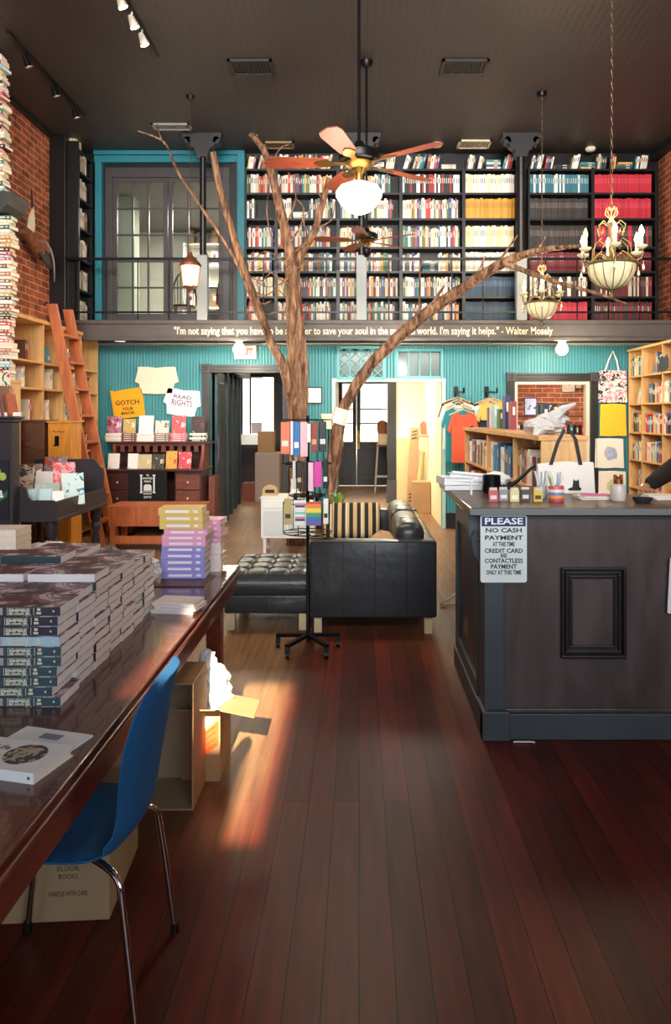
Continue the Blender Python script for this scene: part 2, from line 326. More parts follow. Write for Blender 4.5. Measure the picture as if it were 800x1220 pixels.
# storey slab behind the balcony, balcony floor, fascia
struct(MB().box(-6, 6.5, YB+.12, 17.2, Z1, Z2).build('ceiling_back_rooms', M('offwhite', 'cfc9bd', .7)))
struct(MB().box(XL, XR, YF+.04, YB+.12, Z1+.05, Z2).build('floor_balcony', DARK))
FAS = M('fascia_grey', '4e4845', .5, noise=.12)
fa = MB(); fa.box(XL, XR, YF-.03, YF+.04, Z1+.04, Z2-.02); fa.box(XL, XR, YF-.06, YF+.06, Z2-.02, Z2+.03); fa.box(XL, XR, YF-.05, YF+.05, Z1-.0, Z1+.04)
FA = struct(fa.build('trim_1', FAS, bevel=.004))
tq = MB(); zq = PZ(394.5, YF-.03)
addtext(tq, '"I\'m not saying that you have to be a reader to save your soul in the modern world. I\'m saying it helps." - Walter Mosely', (PX(208, YF)+PX(658, YF))/2, YF-.032, zq, .14, 0, bold=.0016, width=PX(658, YF)-PX(208, YF))
tq.build('quote_lettering', M('cream_lettering', 'e8dcc0', .6), FA)
# black cornice along the left wall, black pilaster at the corner
cn = MB(); cn.box(XL, XL+.06, YW, YB, ZC-.06, ZC); struct(cn.build('trim_2', DARK, bevel=.01))
cn = MB(); cn.box(XR-.12, XR, YW, YB, ZC-.12, ZC); struct(cn.build('trim_3', DARK, bevel=.01))
struct(MB().box(XL, XL+.22, YB-.72, YB, Z2, ZC).build('trim_4', BLACK, bevel=.01))
# teal frame round the interior window upstairs
tf = MB()
tf.box(PX(112, 10.5), PX(292, 10.5), YB-.1, YB, PZ(193, 10.5), PZ(185, 10.5)); tf.box(PX(112, 10.5), PX(292, 10.5), YB-.14, YB, PZ(185, 10.5), PZ(180, 10.5))
tf.box(PX(113, 10.5), PX(121, 10.5), YB-.1, YB, Z2, PZ(193, 10.5)); tf.box(PX(283, 10.35), PX(292, 10.35), YB-.28, YB, Z2, PZ(185, 10.4))
struct(tf.build('trim_5', TEAL, bevel=.006))
struct(MB().box(PX(280, 10.35), PX(283, 10.35), YB-.28, YB, Z2, PZ(196, 10.4)).build('trim_6', BLACK))
# the interior window: two casements of three by five panes
WF = M('window_frame_grey', '3f3b3d', .4, noise=.1)
def casement(parent, x0, x1, z0, z1, y, cols, rows, st=.06, bar=.024):
    f = MB(); f.box(x0, x0+st, y, y+.05, z0, z1); f.box(x1-st, x1, y, y+.05, z0, z1); f.box(x0+st, x1-st, y, y+.05, z0, z0+st*2); f.box(x0+st, x1-st, y, y+.05, z1-st, z1)
    gx0, gx1, gz0, gz1 = x0+st, x1-st, z0+2*st, z1-st
    for i in range(1, cols): c = gx0+(gx1-gx0)*i/cols; f.box(c-bar/2, c+bar/2, y+.008, y+.042, gz0, gz1)
    for j in range(1, rows): c = gz0+(gz1-gz0)*j/rows; f.box(gx0, gx1, y+.01, y+.04, c-bar/2, c+bar/2)
    o = f.build('casement', WF, parent); MB().box(gx0, gx1, y+.022, y+.028, gz0, gz1).build('pane', GLASS, o); return o
wf = MB(); a, b = WN[0], WN[1]
wf.box(a, a+.1, YB-.02, YB+.1, WN[2], WN[3]); wf.box(b-.1, b, YB-.02, YB+.1, WN[2], WN[3]); wf.box(a+.1, b-.1, YB-.02, YB+.1, WN[3]-.14, WN[3]); wf.box(a+.1, b-.1, YB-.02, YB+.1, WN[2], WN[2]+.08)
win = struct(wf.build('window_1', WF, bevel=.004)); mid = PX(200, YB)
casement(win, a+.1, mid-.004, WN[2]+.08, WN[3]-.14, YB+.01, 3, 5); casement(win, mid+.004, b-.1, WN[2]+.08, WN[3]-.14, YB+.01, 3, 5)
# room behind the interior window
UP = M('upper_room_paint', 'b4b4a8', .7); UG = M('upper_room_green', 'a9b6a2', .7)
struct(MB().box(-6, -.6, 14.6, 14.7, Z2, ZC).build('wall_upper_room_back', UP)); struct(MB().box(-4.6, -4.5, YB+.12, 14.6, Z2, ZC).build('wall_upper_room_left', UG))
struct(MB().box(-.7, -.6, YB+.12, 14.6, Z2, ZC).build('wall_upper_room_right', UP)); struct(MB().box(-4.0, -3.72, 12.2, 12.5, Z2, ZC).build('trim_7', UG))
struct(MB().box(-4.5, -.7, YB+.13, 14.6, ZC-.14, ZC-.005).build('ceiling_upper_room', M('grey_ceiling', '6d6d6c', .7)))
light('upper_room_lamp', 'AREA', (-2.3, 13.2, 5.1), 85, (1, .93, .82), .9, (0, 0, 0))
# transoms
def transom(h, lattice, nm):
    f = MB(); x0, x1, z0, z1 = h; t = .03
    f.box(x0-.03, x0+.01, YB-.03, YB+.02, z0-.03, z1+.03); f.box(x1-.01, x1+.03, YB-.03, YB+.02, z0-.03, z1+.03); f.box(x0, x1, YB-.03, YB+.02, z0-.03, z0+.01); f.box(x0, x1, YB-.03, YB+.02, z1-.01, z1+.03)
    for i in range(1, 4): c = x0+(x1-x0)*i/4; f.box(c-.009, c+.009, YB-.005, YB+.02, z0, z1)
    if lattice:
        n = 4
        for i in range(4):
            c0 = x0+(x1-x0)*i/4; c1 = x0+(x1-x0)*(i+1)/4
            for j in range(3):
                d0 = z0+(z1-z0)*j/3; d1 = z0+(z1-z0)*(j+1)/3
                f.bar((c0, YB, d0), (c1, YB, d1), .012, .012); f.bar((c0, YB, d1), (c1, YB, d0), .012, .012)
    o = struct(f.build(nm, M('teal_light', '62a9ad', .5))); MB().box(x0, x1, YB+.05, YB+.06, z0, z1).build('pane', M('dark_green_glass', '1c4440', .2), o)
transom(TR1, True, 'window_2'); transom(TR2, False, 'window_3')
# door casings with rosettes
def casing(nm, x0, x1, z1, w=.11, parts=(1, 1)):
    f = MB(); y0 = YB-.05
    f.box(x0-w, x0, y0, YB, 0, z1); f.box(x1, x1+w, y0, YB, 0, z1); f.box(x0, x1, y0, YB, z1, z1+w)
    for e in (.03, .075):
        f.box(x0-w+e, x0-w+e+.012, y0-.012, y0, .2, z1); f.box(x1+e, x1+e+.012, y0-.012, y0, .2, z1); f.box(x0, x1, y0-.012, y0, z1+e, z1+e+.012)
    f.box(x0-w-.02, x0+.005, y0-.02, YB, 0, .2); f.box(x1-.005, x1+w+.02, y0-.02, YB, 0, .2)
    o = struct(f.build(nm, WF if nm != 'trim_10' else DARK, bevel=.003))
    for c in (x0-w/2, x1+w/2):
        r = MB(); r.box(c-w/2-.01, c+w/2+.01, y0-.03, YB, z1-.005, z1+w+.01)
        r.X = T3(c, y0-.03, z1+w/2) @ Matrix.Rotation(PI/2, 4, 'X'); r.lathe([(.045, 0), (.045, .012), (.036, .012), (.032, .004), (.022, .004), (.018, .014), (.006, .016), (0, .016)], n=16); r.build('rosette', WF, o)
jb = MB(); jb.box(DR[0], DR[0]+.05, YB, YB+.13, 0, DR[3]); jb.box(DR[1]-.05, DR[1], YB, YB+.13, 0, DR[3]); jb.box(DR[0]+.05, DR[1]-.05, YB, YB+.13, DR[3]-.05, DR[3]); struct(jb.build('trim_19', M('jamb_cream', 'dccdb4', .5)))
casing('trim_8', DL[0], DL[1], DL[3]); casing('trim_10', DR[0], DR[1], DR[3])
mw = MB(); mw.box(DM[0]-.05, DM[0], YB-.02, YB, 0, DM[3]); mw.box(DM[1], DM[1]+.05, YB-.02, YB, 0, DM[3]); mw.box(DM[0]-.05, DM[1]+.05, YB-.025, YB, DM[3], DM[3]+.05); struct(mw.build('trim_11', M('pale_teal_trim', 'a7cfc9', .5)))
bb = MB()
for x0, x1 in ((XL, DL[0]-.13), (DL[1]+.13, DM[0]-.05), (DM[1]+.05, DR[0]-.13), (DR[1]+.13, XR)): bb.box(x0, x1, YB-.03, YB, 0, .2); bb.box(x0, x1, YB-.04, YB, .2, .225)
struct(bb.build('baseboard_back', BLACK))
# ---- back rooms ----
struct(MB().box(DM[1], DM[1]+.12, YB+.12, 13.8, 0, Z1).build('wall_hall_right', CREAM))
struct(MB().box(PX(472, 13.8), DM[1], 13.8, 13.9, 0, Z1).build('wall_hall_front', CREAM))
struct(MB().box(PX(462, 13.8), PX(472, 13.8), 13.7, 13.95, 0, Z1).build('trim_12', DARK))
struct(MB().box(PX(461, 13.7), PX(473, 13.7), 13.66, 13.7, 0, .42).build('trim_13', WF))
struct(MB().box(PX(472, 13.8), PX(472, 13.8)+.1, 13.9, 17, 0, Z1).build('wall_hall_far_right', M('dark_hall', '4a3a3a', .6)))
struct(MB().box(DM[0]-.25, DM[0]-.13, YB+.12, 17, 0, Z1).build('wall_hall_left', CREAM))
# street wall at the far back, with the double door and a window
HD = (PX(403, 16.9), PX(469, 16.9), 0, 2.45); HW = (PX(286, 16.9), PX(328, 16.9), PZ(520, 16.9), PZ(444, 16.9))
mb = MB(); wallrect(mb, -6, 6.5, 0, Z1, 17, 17.15, [HD, HW]); struct(mb.build('wall_far_back', M('dark_hall', '4a3a3a', .6)))
struct(MB().box(-6, -5.9, YB+.12, 17, 0, ZC).build('wall_back_left_side', UP)); struct(MB().box(6.4, 6.5, YB+.12, 17, 0, ZC).build('wall_back_right_side', UP))
def street_door(x0, x1, handle, nm):
    f = MB(); y = 17.02; z1 = 2.44; s = .09
    f.box(x0, x0+s, y, y+.05, .01, z1); f.box(x1-s, x1, y, y+.05, .01, z1); f.box(x0+s, x1-s, y, y+.05, .01, .2); f.box(x0+s, x1-s, y, y+.05, z1-s, z1); f.box(x0+s, x1-s, y, y+.05, .9, 1.02)
    f.box(x0+s, x1-s, y+.015, y+.035, .2, .9); f.box(x0+s+.05, x1-s-.05, y+.005, y+.02, .28, .82)
    for z in (1.42, 1.75): f.box(x0+s, x1-s, y+.01, y+.04, z, z+.03)
    o = struct(f.build(nm, M('door_black', '2a2a2e', .4), bevel=.004)); MB().box(x0+s, x1-s, y+.02, y+.026, 1.02, z1-s).build('pane', GLASS, o)
    if handle: hb = MB(); hb.box(handle-.035, handle+.035, y-.02, y, .85, 1.28); hb.tube([(handle, y-.02, 1.0), (handle, y-.06, 1.02), (handle, y-.06, 1.15), (handle, y-.02, 1.17)], .01, 6); hb.build('door_handle', BRASS, o)
xm = PX(425, 16.9)
street_door(HD[0]+.01, xm, None, 'door_1'); street_door(xm+.005, HD[1]-.01, xm+.04, 'door_2')
f = MB(); x0, x1, z0, z1 = HW
f.box(x0, x0+.05, 17, 17.06, z0, z1); f.box(x1-.05, x1, 17, 17.06, z0, z1); f.box(x0, x1, 17, 17.06, z0, z0+.05); f.box(x0, x1, 17, 17.06, z1-.1, z1); f.box(x0+.2, x0+.24, 17.01, 17.05, z0, z1)
o = struct(f.build('window_4', DARK)); MB().box(x0, x1, 17.03, 17.035, z0, z1).build('pane', GLASS, o)
struct(MB().box(PX(326, 15.6), PX(336, 15.6), 15.6, 15.75, 0, Z1).build('trim_14', DARK))
# pale building across the street and pavement, seen through the glass
struct(MB().box(-30, 30, 17.2, 40, -.12, -.02).build('pavement_back', M('pavement', 'b5afa6', .8)))
bld = thing('street_building', 'pale building with windows across the street seen through the back door glass', 'building', (0, 30, 0))
mb = MB(); wallrect(mb, -12, 12, 0, 9, 0, .4, [(x, x+1.1, 1.2, 3.2) for x in (-5, -2.6, -.2, 2.2, 4.6)]); mb.build('facade', M('pale_stucco', 'efe6dc', .8), bld)
for x in (-5, -2.6, -.2, 2.2, 4.6): MB().box(x, x+1.1, .15, .2, 1.2, 3.2).build('window_pane', M('grey_glass', '9aa7b0', .2), bld)
# folding dark panelled screen doors along the left passage
dk = M('door_slate', '2e3d44', .35, noise=.15)
for i in range(4):
    y0 = YB+.16+i*.72; xx = -2.06-i*.05
    o = MB(); o.box(xx-.045, xx, y0, y0+.68, .01, 2.25)
    for z0, z1 in ((.2, .85), (1.0, 2.1)):
        for a, b in ((y0+.1, y0+.58),): o.box(xx, xx+.008, a-.02, a, z0, z1); o.box(xx, xx+.008, b, b+.02, z0, z1); o.box(xx, xx+.008, a, b, z0, z0+.02); o.box(xx, xx+.008, a, b, z1-.02, z1)
    d = struct(o.build('door_%d' % (i+3), dk, rot=None, bevel=.003)); MB().box(xx, xx+.012, y0+.03, y0+.07, .95, 1.3).build('push_plate', M('grey_plate', '6d7072', .3, .7), d)
    struct(MB().box(xx-.06, xx+.03, y0+.66, y0+.74, 0, 2.3).build('trim_%d' % (15+i), M('door_slate', '2e3d44')))
struct(MB().box(-2.35, -2.0, YB+.12, 13.6, 2.3, Z1).build('wall_passage_header', DARK)); struct(MB().box(-2.5, -2.2, YB+.12, 13.6, 0, 2.3).build('wall_passage_left', DARK))
# brick room behind the right doorway
br2 = brick_mat('brick_room', 0); struct(MB().box(1.5, 6.4, 13.4, 13.5, 0, Z1).build('wall_right_room', br2))
light('right_room_lamp', 'AREA', (3.6, 12.2, 2.55), 34, (1, .9, .74), .7, (0, 0, 0)); light('hall_lamp', 'AREA', (.3, 12.4, 2.58), 60, (1, .93, .75), .6, (0, 0, 0)); light('left_room_lamp', 'AREA', (-1.5, 13.6, 2.58), 22, (1, .95, .85), .6, (0, 0, 0))  # hall light is an added fill, hidden above the doorway header
# ======================= BALCONY: posts, railing, shelves =======================
for i, (px, nm) in enumerate(((242, 'left'), (431, 'middle'), (621, 'right'))):
    x = PX(px, YF); t = thing('balcony_post', {'left': 'grey and black balcony post in front of the interior window', 'middle': 'grey balcony post in the middle behind the ceiling fans', 'right': 'black and grey balcony post beside the smaller chandelier'}[nm], 'post', (x, YF+.0, Z2+.03), 0)
    zr = PZ(305, YF)-Z2-.03; wl, wu = .068, .045 if i < 2 else .07
    MB().box(-wl, wl, -wl, wl, 0, zr).build('lower_post', M('post_grey', '8f9597', .45), t, bevel=.004)
    MB().lathe([(wu*.9, zr), (wu, zr+.02), (wu*.92, ZC-Z2-.36), (wu*1.1, ZC-Z2-.3)], n=16).build('upper_post', BLACK, t, smooth=True)
    c = MB(); h = ZC-Z2-.03; c.prism([(-.07, h-.32), (.07, h-.32), (.1, h-.22), (.16, h-.17), (.2, h-.1), (.26, h-.07), (.26, h), (-.26, h), (-.26, h-.07), (-.2, h-.1), (-.16, h-.17), (-.1, h-.22)], -.08, .08)
    for s in (-1, 1): c.tube([(s*.19, -.08, h-.1), (s*.19, .08, h-.1)], .05, 12)
    c.build('corbel', M('corbel_black', '2b2b2e', .4), t, bevel=.004)
rl = thing('balcony_railing', 'thin black metal railing along the balcony edge', 'railing', (0, YF, 0))
zt = PZ(308.5, YF); zb = PZ(372, YF)
MB().box(XL+.22, XR, -.015, .015, zt-.018, zt+.018).build('top_rail', BLKMET, rl); MB().box(XL+.22, XR, -.012, .012, zb-.012, zb+.012).build('bottom_rail', BLKMET, rl)
x = XL+.35
while x < XR:
    if min(abs(x-PX(p, YF)) for p in (242, 431, 621)) > .09: MB().tube([(x, 0, Z2+.03), (x, 0, zt-.018)], .008, 6).build('baluster', BLKMET, rl)
    x += .42
# ---- books ----
def unit_book(mats, band=True):
    mb = MB(); t = .1
    mb.box(-.5, -.5+t, 0, 1, 0, 1, 0); mb.box(.5-t, .5, 0, 1, 0, 1, 0); mb.box(-.5+t, .5-t, 0, .03, 0, 1, 0); mb.box(-.5+t, .5-t, .03, .97, .02, .98, 1)
    if band: mb.box(-.22, .22, -.003, 0, .52, .8, 2)
    me = mb.build('book', mats); d = me.data; bpy.data.objects.remove(me); return d
def bm_(c, lab='e9e4d8'): return [M('cover_'+c, c, .5), PAGE, M('cover_'+lab, lab, .5)]
PALW = ['efeae0', 'e2dccd', 'd8d0c0', 'f2f0ea', 'cfc6b4', 'e8e2d4']
PALD = ['1e2024', '2b2a2e', '3a3330', '24303c', '42454a']
PALC = ['a32b2b', 'c8423a', '2c5f8a', '3f8f8f', 'd8a63a', '5a7d4a', 'b8693a', '7c3f5a', '3b4f86', '8a6a4a', 'e0c25a', '1f6f7a']
BOOKS = {c: unit_book(bm_(c, {'efeae0': 'a89888', 'e2dccd': '8a3a34', 'd8d0c0': '5a5048', 'f2f0ea': '4a6078', 'cfc6b4': '9a8870', 'e8e2d4': 'b0a090', 'c22a3c': 'd85868', 'b02438': 'cc4a5c', 'd9a03c': 'b07c2c', 'c98f34': '9c6c24', 'efe3b8': 'c8b88c', 'e8dba6': 'bca878', '2f6f82': '8fb4bc', '2a2624': '6a625c', '353130': '7a706a', '6e2026': 'a8505a', '25465f': '5f7f98', '1d3a55': '4f6f88'}.get(c, 'cfc6b4'))) for c in set(PALW+PALD+PALC+['c22a3c', 'b02438', '6e2026', '7d3038', 'd9a03c', 'c98f34', 'efe3b8', 'e8dba6', '2f6f82', '3a7688', '25465f', '1d3a55', '2a2624', '353130', '4a2620', 'c88c6a'])}
SHELFBOOKS = []
def shelf_books(x0, x1, z, h, y, seq, lab, cat='book', thick=(.018, .042), lean=0, full=1, hv=.1, group=None, xdir=None):
    """fills a run with upright books; records them for the later individual/stuff split"""
    x = x0+.004; L = x0+(x1-x0)*full
    while True:
        t = random.uniform(*thick)
        if x+t > L-.004: break
        c = random.choice(seq); hh = h*random.uniform(1-hv*2.2, 1); d = random.uniform(.13, .16)
        SHELFBOOKS.append(((x+t/2, y+random.uniform(0, .012), z), (t*.94, d, hh), c, lab, lean*random.uniform(.5, 1) if lean else 0))
        x += t+(abs(math.sin(lean))*.0 if lean else 0)
YS = 10.32                               # front plane of the upstairs shelves
bays = [292, 329, 403, 478, 553, 619, 630, 707, 783]
lv = [PZ(p, YS) for p in (201, 229.5, 260, 294, 323, 353)] + [Z2+.06]
bn = ['narrow upstairs bay beside the teal frame', 'upstairs bay behind the tree branches', 'upstairs bay behind the fan globe', 'upstairs bay right of the fans', 'upstairs bay with gold sets', '', 'upstairs bay behind the smaller chandelier', 'upstairs bay behind the larger chandelier']
mixW = PALW*5+PALC*2+PALD; mixC = PALW*2+PALC+PALD
for i in range(8):
    if i == 5: continue
    x0, x1 = PX(bays[i], YS), PX(bays[i+1], YS)
    t = thing('bookcase', 'black built-in bookcase, the '+bn[i], 'bookcase', ((x0+x1)/2, YS, Z2), 0); hw = (x1-x0)/2; H = lv[0]-Z2
    for s in (-1, 1): MB().box(min(s*hw, s*(hw-.022)), max(s*hw, s*(hw-.022)), 0, YB-YS-.005, 0, H+(.02)).build('side_panel', BLACK, t)
    MB().box(-hw+.022, hw-.022, YB-YS-.02, YB-YS-.005, 0, H).build('back_panel', M('shelf_black', '141416', .5), t)
    for z in lv: MB().box(-hw+.022, hw-.022, .0, YB-YS-.02, z-Z2-.028, z-Z2).build('shelf', BLACK, t)
    rows = ['top', 'second', 'third', 'fourth', 'fifth', 'sixth', 'lowest']
    for r in range(7):
        z = lv[r]; hmax = (lv[r-1]-lv[r]-.03) if r else .24
        h = min(.3, hmax*.88); seq = mixC if r in (0,) else mixW; full = random.uniform(.88, 1); th = (.016, .04); hv = .075
        lab = 'book upright on the %s shelf of the %s' % (rows[r], bn[i])
        sp = {(4,1): (['efe3b8', 'f2f0ea', 'efeae0'], 'cream bound book'), (4,2): (['d9a03c', 'c98f34', 'd9a03c'], 'gold bound book'), (4,3): (['efe3b8', 'e8dba6', 'f2f0ea'], 'cream bound book'), (4,4): (PALW, 'pale book'), (4,5): (['25465f', '1d3a55'], 'dark blue book'), (4,6): (['25465f', '1d3a55'], 'dark blue book'),
              (6,1): (['2f6f82', '3a7688', '2f6f82', 'f2f0ea'], 'teal or white book'), (6,2): (['2a2624', '353130'], 'black bound book'), (6,3): (['353130', '2a2624'], 'black bound book'), (6,4): (['6e2026', '7d3038'], 'dark red book'), (6,5): (['4a2620', '353130', 'efeae0'], 'brown or white book'), (6,6): (['c22a3c', 'b02438'], 'red book'),
              (7,1): (['c22a3c', 'c22a3c', 'b02438'], 'red bound book'), (7,2): (['c22a3c', 'b02438'], 'red bound book'), (7,3): (['c22a3c', '353130'], 'red or black book'), (7,4): (['6e2026', '5a2024' if 0 else '6e2026'], 'dark red book'), (7,5): (['353130', 'cfc6b4', '6e2026'], 'dark book'), (7,6): (['4a2620', '353130', '6e2026'], 'brown book')}.get((i, r))
        if i == 3 and r == 1: sp = (['f2f0ea', 'a32b2b', '1e2024', '2b2a2e', '1e2024'], 'mixed book')
        if sp: seq = sp[0]; hv = .03; full = .97; th = (.022, .03); lab = '%s on the %s shelf of the %s' % (sp[1], rows[r], bn[i])
        if r == 0:
            # top board: leaning books and small flat piles
            x = x0+.03
            while x < x1-.12:
                if random.random() < .3:
                    for k in range(random.randint(2, 4)): SHELFBOOKS.append(((x+.1, YS+.01, z+.033*k), (.2, .15, .03), random.choice(mixC), 'book in a flat pile on top of the '+bn[i], 'flat'))
                    x += .22
                else:
                    n = random.randint(3, 6); le = random.uniform(.08, .3)
                    for k in range(n):
                        if x > x1-.07: break
                        tt = random.uniform(.02, .034); SHELFBOOKS.append(((x+tt/2, YS+.01, z), (tt*.95, .15, random.uniform(.17, .21)), random.choice(mixC), 'book leaning on top of the '+bn[i], le)); x += tt/math.cos(le)+.001
                    x += .045
            continue
        if not sp and random.random() < .25:
            # part of the run lies flat
            xa = x0+.03+random.uniform(.2, .45)*(x1-x0); shelf_books(x0+.022, xa, z, h, YS+.01, seq, lab)
            if x1-xa > .4:
                for k in range(random.randint(3, 5)): SHELFBOOKS.append(((xa+.12, YS+.01, z+.03*k), (.21, .15, .028), random.choice(mixW), 'book in a flat pile on the %s shelf of the %s' % (rows[r], bn[i]), 'flat'))
                shelf_books(xa+.235, x1-.022, z, h, YS+.01, seq, lab, full=.97)
        else: shelf_books(x0+.022, x1-.022, z, h, YS+.01, seq, lab, thick=th, full=full, hv=hv)
def put_book(b, single=True):
    (x, y, z), (t, d, h), c, lab, le = b
    if le == 'flat': T = T3(x, y, z+h/2) @ Matrix.Rotation(PI/2, 4, 'Y') @ T3(0, 0, -t/2) @ Sx(h, d, t)
    else:
        T = T3(x, y, z) @ T3(-t/2, 0, 0) @ Matrix.Rotation(le, 4, 'Y') @ T3(t/2, 0, 0) @ Sx(t, d, h)
        if le: T = T3(0, 0, t*math.sin(le)) @ T if le > 0 else T
    return T
SHELFBOOKS.sort(key=lambda b: -b[1][0]*b[1][2])
for b in SHELFBOOKS[:300]:
    o = bpy.data.objects.new('shelved_book', BOOKS[b[2]]); COL.objects.link(o); o.matrix_world = put_book(b); tag(o, b[3], 'book', b[3].replace('book ', 'books ', 1))
rest = MB(); mi = {}; mats = [PAGE]
for b in SHELFBOOKS[300:]:
    T = put_book(b)
    me = BOOKS[b[2]]
    for k, q in enumerate(me.materials):
        if q.name not in mi and q != PAGE: mi[q.name] = len(mats); mats.append(q)
    base = len(rest.v); rest.v += [tuple(T @ v.co) for v in me.vertices]
    for p in me.polygons:
        rest.f.append(tuple(base+i for i in p.vertices)); q = me.materials[p.material_index]; rest.m.append(0 if q == PAGE else mi[q.name])
tag(rest.build('shelved_books', mats), 'remaining thinner books filling the black upstairs bookcase bays', 'books', None, 'stuff')
# black bookcase on the left end of the balcony, open towards the right
x1 = PX(95, 10.0); t = thing('bookcase', 'tall black bookcase seen end-on at the left end of the balcony', 'bookcase', (x1, 9.98, Z2+.03), 0); D = .46; W = .5; H = PZ(178, 10.0)-Z2-.03
for y in (0, W): MB().box(-D, 0, y, y+.025, 0, H).build('side_panel', BLACK, t)
MB().box(-D, -D+.02, .025, W, 0, H).build('back_panel', BLACK, t)
zs = [0, .42, .84, 1.26, 1.66, 2.02]
for z in zs+[H-.03]: MB().box(-D+.02, 0, .025, W, z, z+.03).build('shelf', BLACK, t)
MB().box(XL-x1+.005, 0, -.02, .0, 0, H+.1).build('face_frame', BLACK, t)
for r, z in enumerate(zs):
    y = 10.03
    for k in range(7):
        tt = random.uniform(.03, .045); c = random.choice(['efeae0', 'e2dccd', '8a6a4a', 'd8d0c0', 'cfc6b4']); o = bpy.data.objects.new('pale_book', BOOKS[c]); COL.objects.link(o); o.scale = (tt*.94, .15, random.uniform(.2, .27)); o.location = (x1-.01, y+tt/2, Z2+.06+z); o.rotation_euler = (0, 0, PI/2)
        g = ['lowest', 'second lowest', 'third lowest', 'third highest', 'second highest', 'highest'][r]; tag(o, 'pale book on the %s shelf of the black bookcase left of the interior window' % g, 'book', 'pale books on the %s shelf of the end bookcase' % g); y += tt
for k in range(5):
    o = bpy.data.objects.new('pale_book', BOOKS['efe3b8']); COL.objects.link(o); o.scale = (.04, .2, .2); o.location = (x1-.28+k*.05, 10.02, Z2+.03+H); tag(o, 'cream book standing on top of the black end bookcase near the ceiling', 'book', 'cream books on top of the end bookcase')
# ---- room behind the interior window: chairs, white shelving ----
def windsor(x, y, rz, label):
    t = thing('windsor_chair', label, 'chair', (x, y, Z2), rz)
    dw = M('chair_dark', '2a1a16', .4)
    s = MB(); s.lathe([(.0, .43), (.2, .43), (.21, .45), (.2, .465), (0, .46)], n=16); s.build('seat', dw, t, smooth=True)
    for a in (45, 135, 225, 315): MB().tube([(.14*math.cos(R(a)), .14*math.sin(R(a)), .44), (.2*math.cos(R(a)), .2*math.sin(R(a)), 0)], .014, 6).build('leg', dw, t)
    pts = [(.19*math.cos(R(a)), .18+.04*math.sin(R(a)), .45+.5*max(0, math.sin(R(a)))) for a in range(0, 181, 15)]; MB().tube(pts, .013, 6).build('back_hoop', dw, t)
    for i in range(-3, 4): MB().tube([(i*.045, .17, .45), (i*.05, .2, .45+.5*math.sqrt(max(0, 1-(i*.05/.19)**2)))], .006, 5).build('spindle', dw, t)
windsor(-2.75, 11.5, R(200), 'dark spindle-back chair behind the left casement of the interior window'); windsor(-1.95, 11.4, R(170), 'dark spindle-back chair behind the balcony post at the interior window')
t = thing('white_shelving', 'white shelving with books against the far wall of the upstairs room', 'shelving', (-2.3, 14.25, Z2))
MB().box(-1.1, 1.1, .28, .3, 0, 2.1).build('back_panel', UP, t)
for x in (-1.1, -.4, .38, 1.08): MB().box(x, x+.03, 0, .28, 0, 2.1).build('side_panel', WHITE, t)
for k in range(6): MB().box(-1.07, 1.08, 0, .28, k*.41, k*.41+.03).build('shelf', WHITE, t)
for k in range(6):
    for j in range(9):
        if random.random() < .75: o = bpy.data.objects.new('distant_book', BOOKS[random.choice(['8a6a4a', 'e2dccd', '42454a', 'cfc6b4'])]); COL.objects.link(o); o.scale = (.12, .2, .26); o.location = (-2.3-.95+j*.23+(.05 if j > 3 else 0), 14.26, Z2+.03+k*.41); tag(o, 'book on the white shelving beyond the interior window', 'book', 'books on the upstairs white shelving')
# ======================= CEILING =======================
def vent(px, py, w, d, label, m='vent_dark', c='2a2728'):
    Y = (ZC-EYE)*F/(CY-py); x = PX(px, Y); t = thing('ceiling_vent', label, 'vent', (x, Y, ZC-.012)); mm = M(m, c, .5)
    f = MB(); f.box(-w/2, w/2, -d/2, -d/2+.03, -.012, .01); f.box(-w/2, w/2, d/2-.03, d/2, -.012, .01); f.box(-w/2, -w/2+.03, -d/2, d/2, -.012, .01); f.box(w/2-.03, w/2, -d/2, d/2, -.012, .01); f.build('frame', mm, t)
    n = int((w-.06)/.03); s = MB()
    for i in range(n): s.box(-w/2+.03+i*.03, -w/2+.042+i*.03, -d/2+.03, d/2-.03, -.008, .008)
    s.build('louvres', mm, t)
    MB().box(-w/2+.03, w/2-.03, -d/2+.03, d/2-.03, .008, .0115).build('backing', BLACK, t)
vent(300, 79, .47, .34, 'dark ceiling vent left of the big ceiling fan rod'); vent(553, 79, .5, .34, 'dark ceiling vent right of the big ceiling fan rod')
vent(565, 171, .45, .3, 'pale ceiling vent above the gold book sets', 'vent_pale', 'cfc4ac'); vent(205, 150, .5, .2, 'slotted grey ceiling vent above the interior window', 'vent_grey', '8d8f92')
vent(333, 172, .42, .25, 'grey ceiling vent behind the tall tree top', 'vent_tan', '8d7458')
def detector(px, py, label):
    Y = (ZC-EYE)*F/(CY-py); o = MB().lathe([(.0, 0), (.07, 0), (.075, -.02), (.055, -.045), (.03, -.05), (0, -.05)][::-1], n=20).build('smoke_detector', M('offwhite_plastic', 'e8e2d4', .5), loc=(PX(px, Y), Y, ZC-.001), smooth=True); tag(o, label, 'smoke detector')
detector(521, 171, 'round white smoke detector behind the big fan blade'); detector(704, 176, 'round white smoke detector above the red books')
def ccanopy(parent, c, zc, r=.06): pass
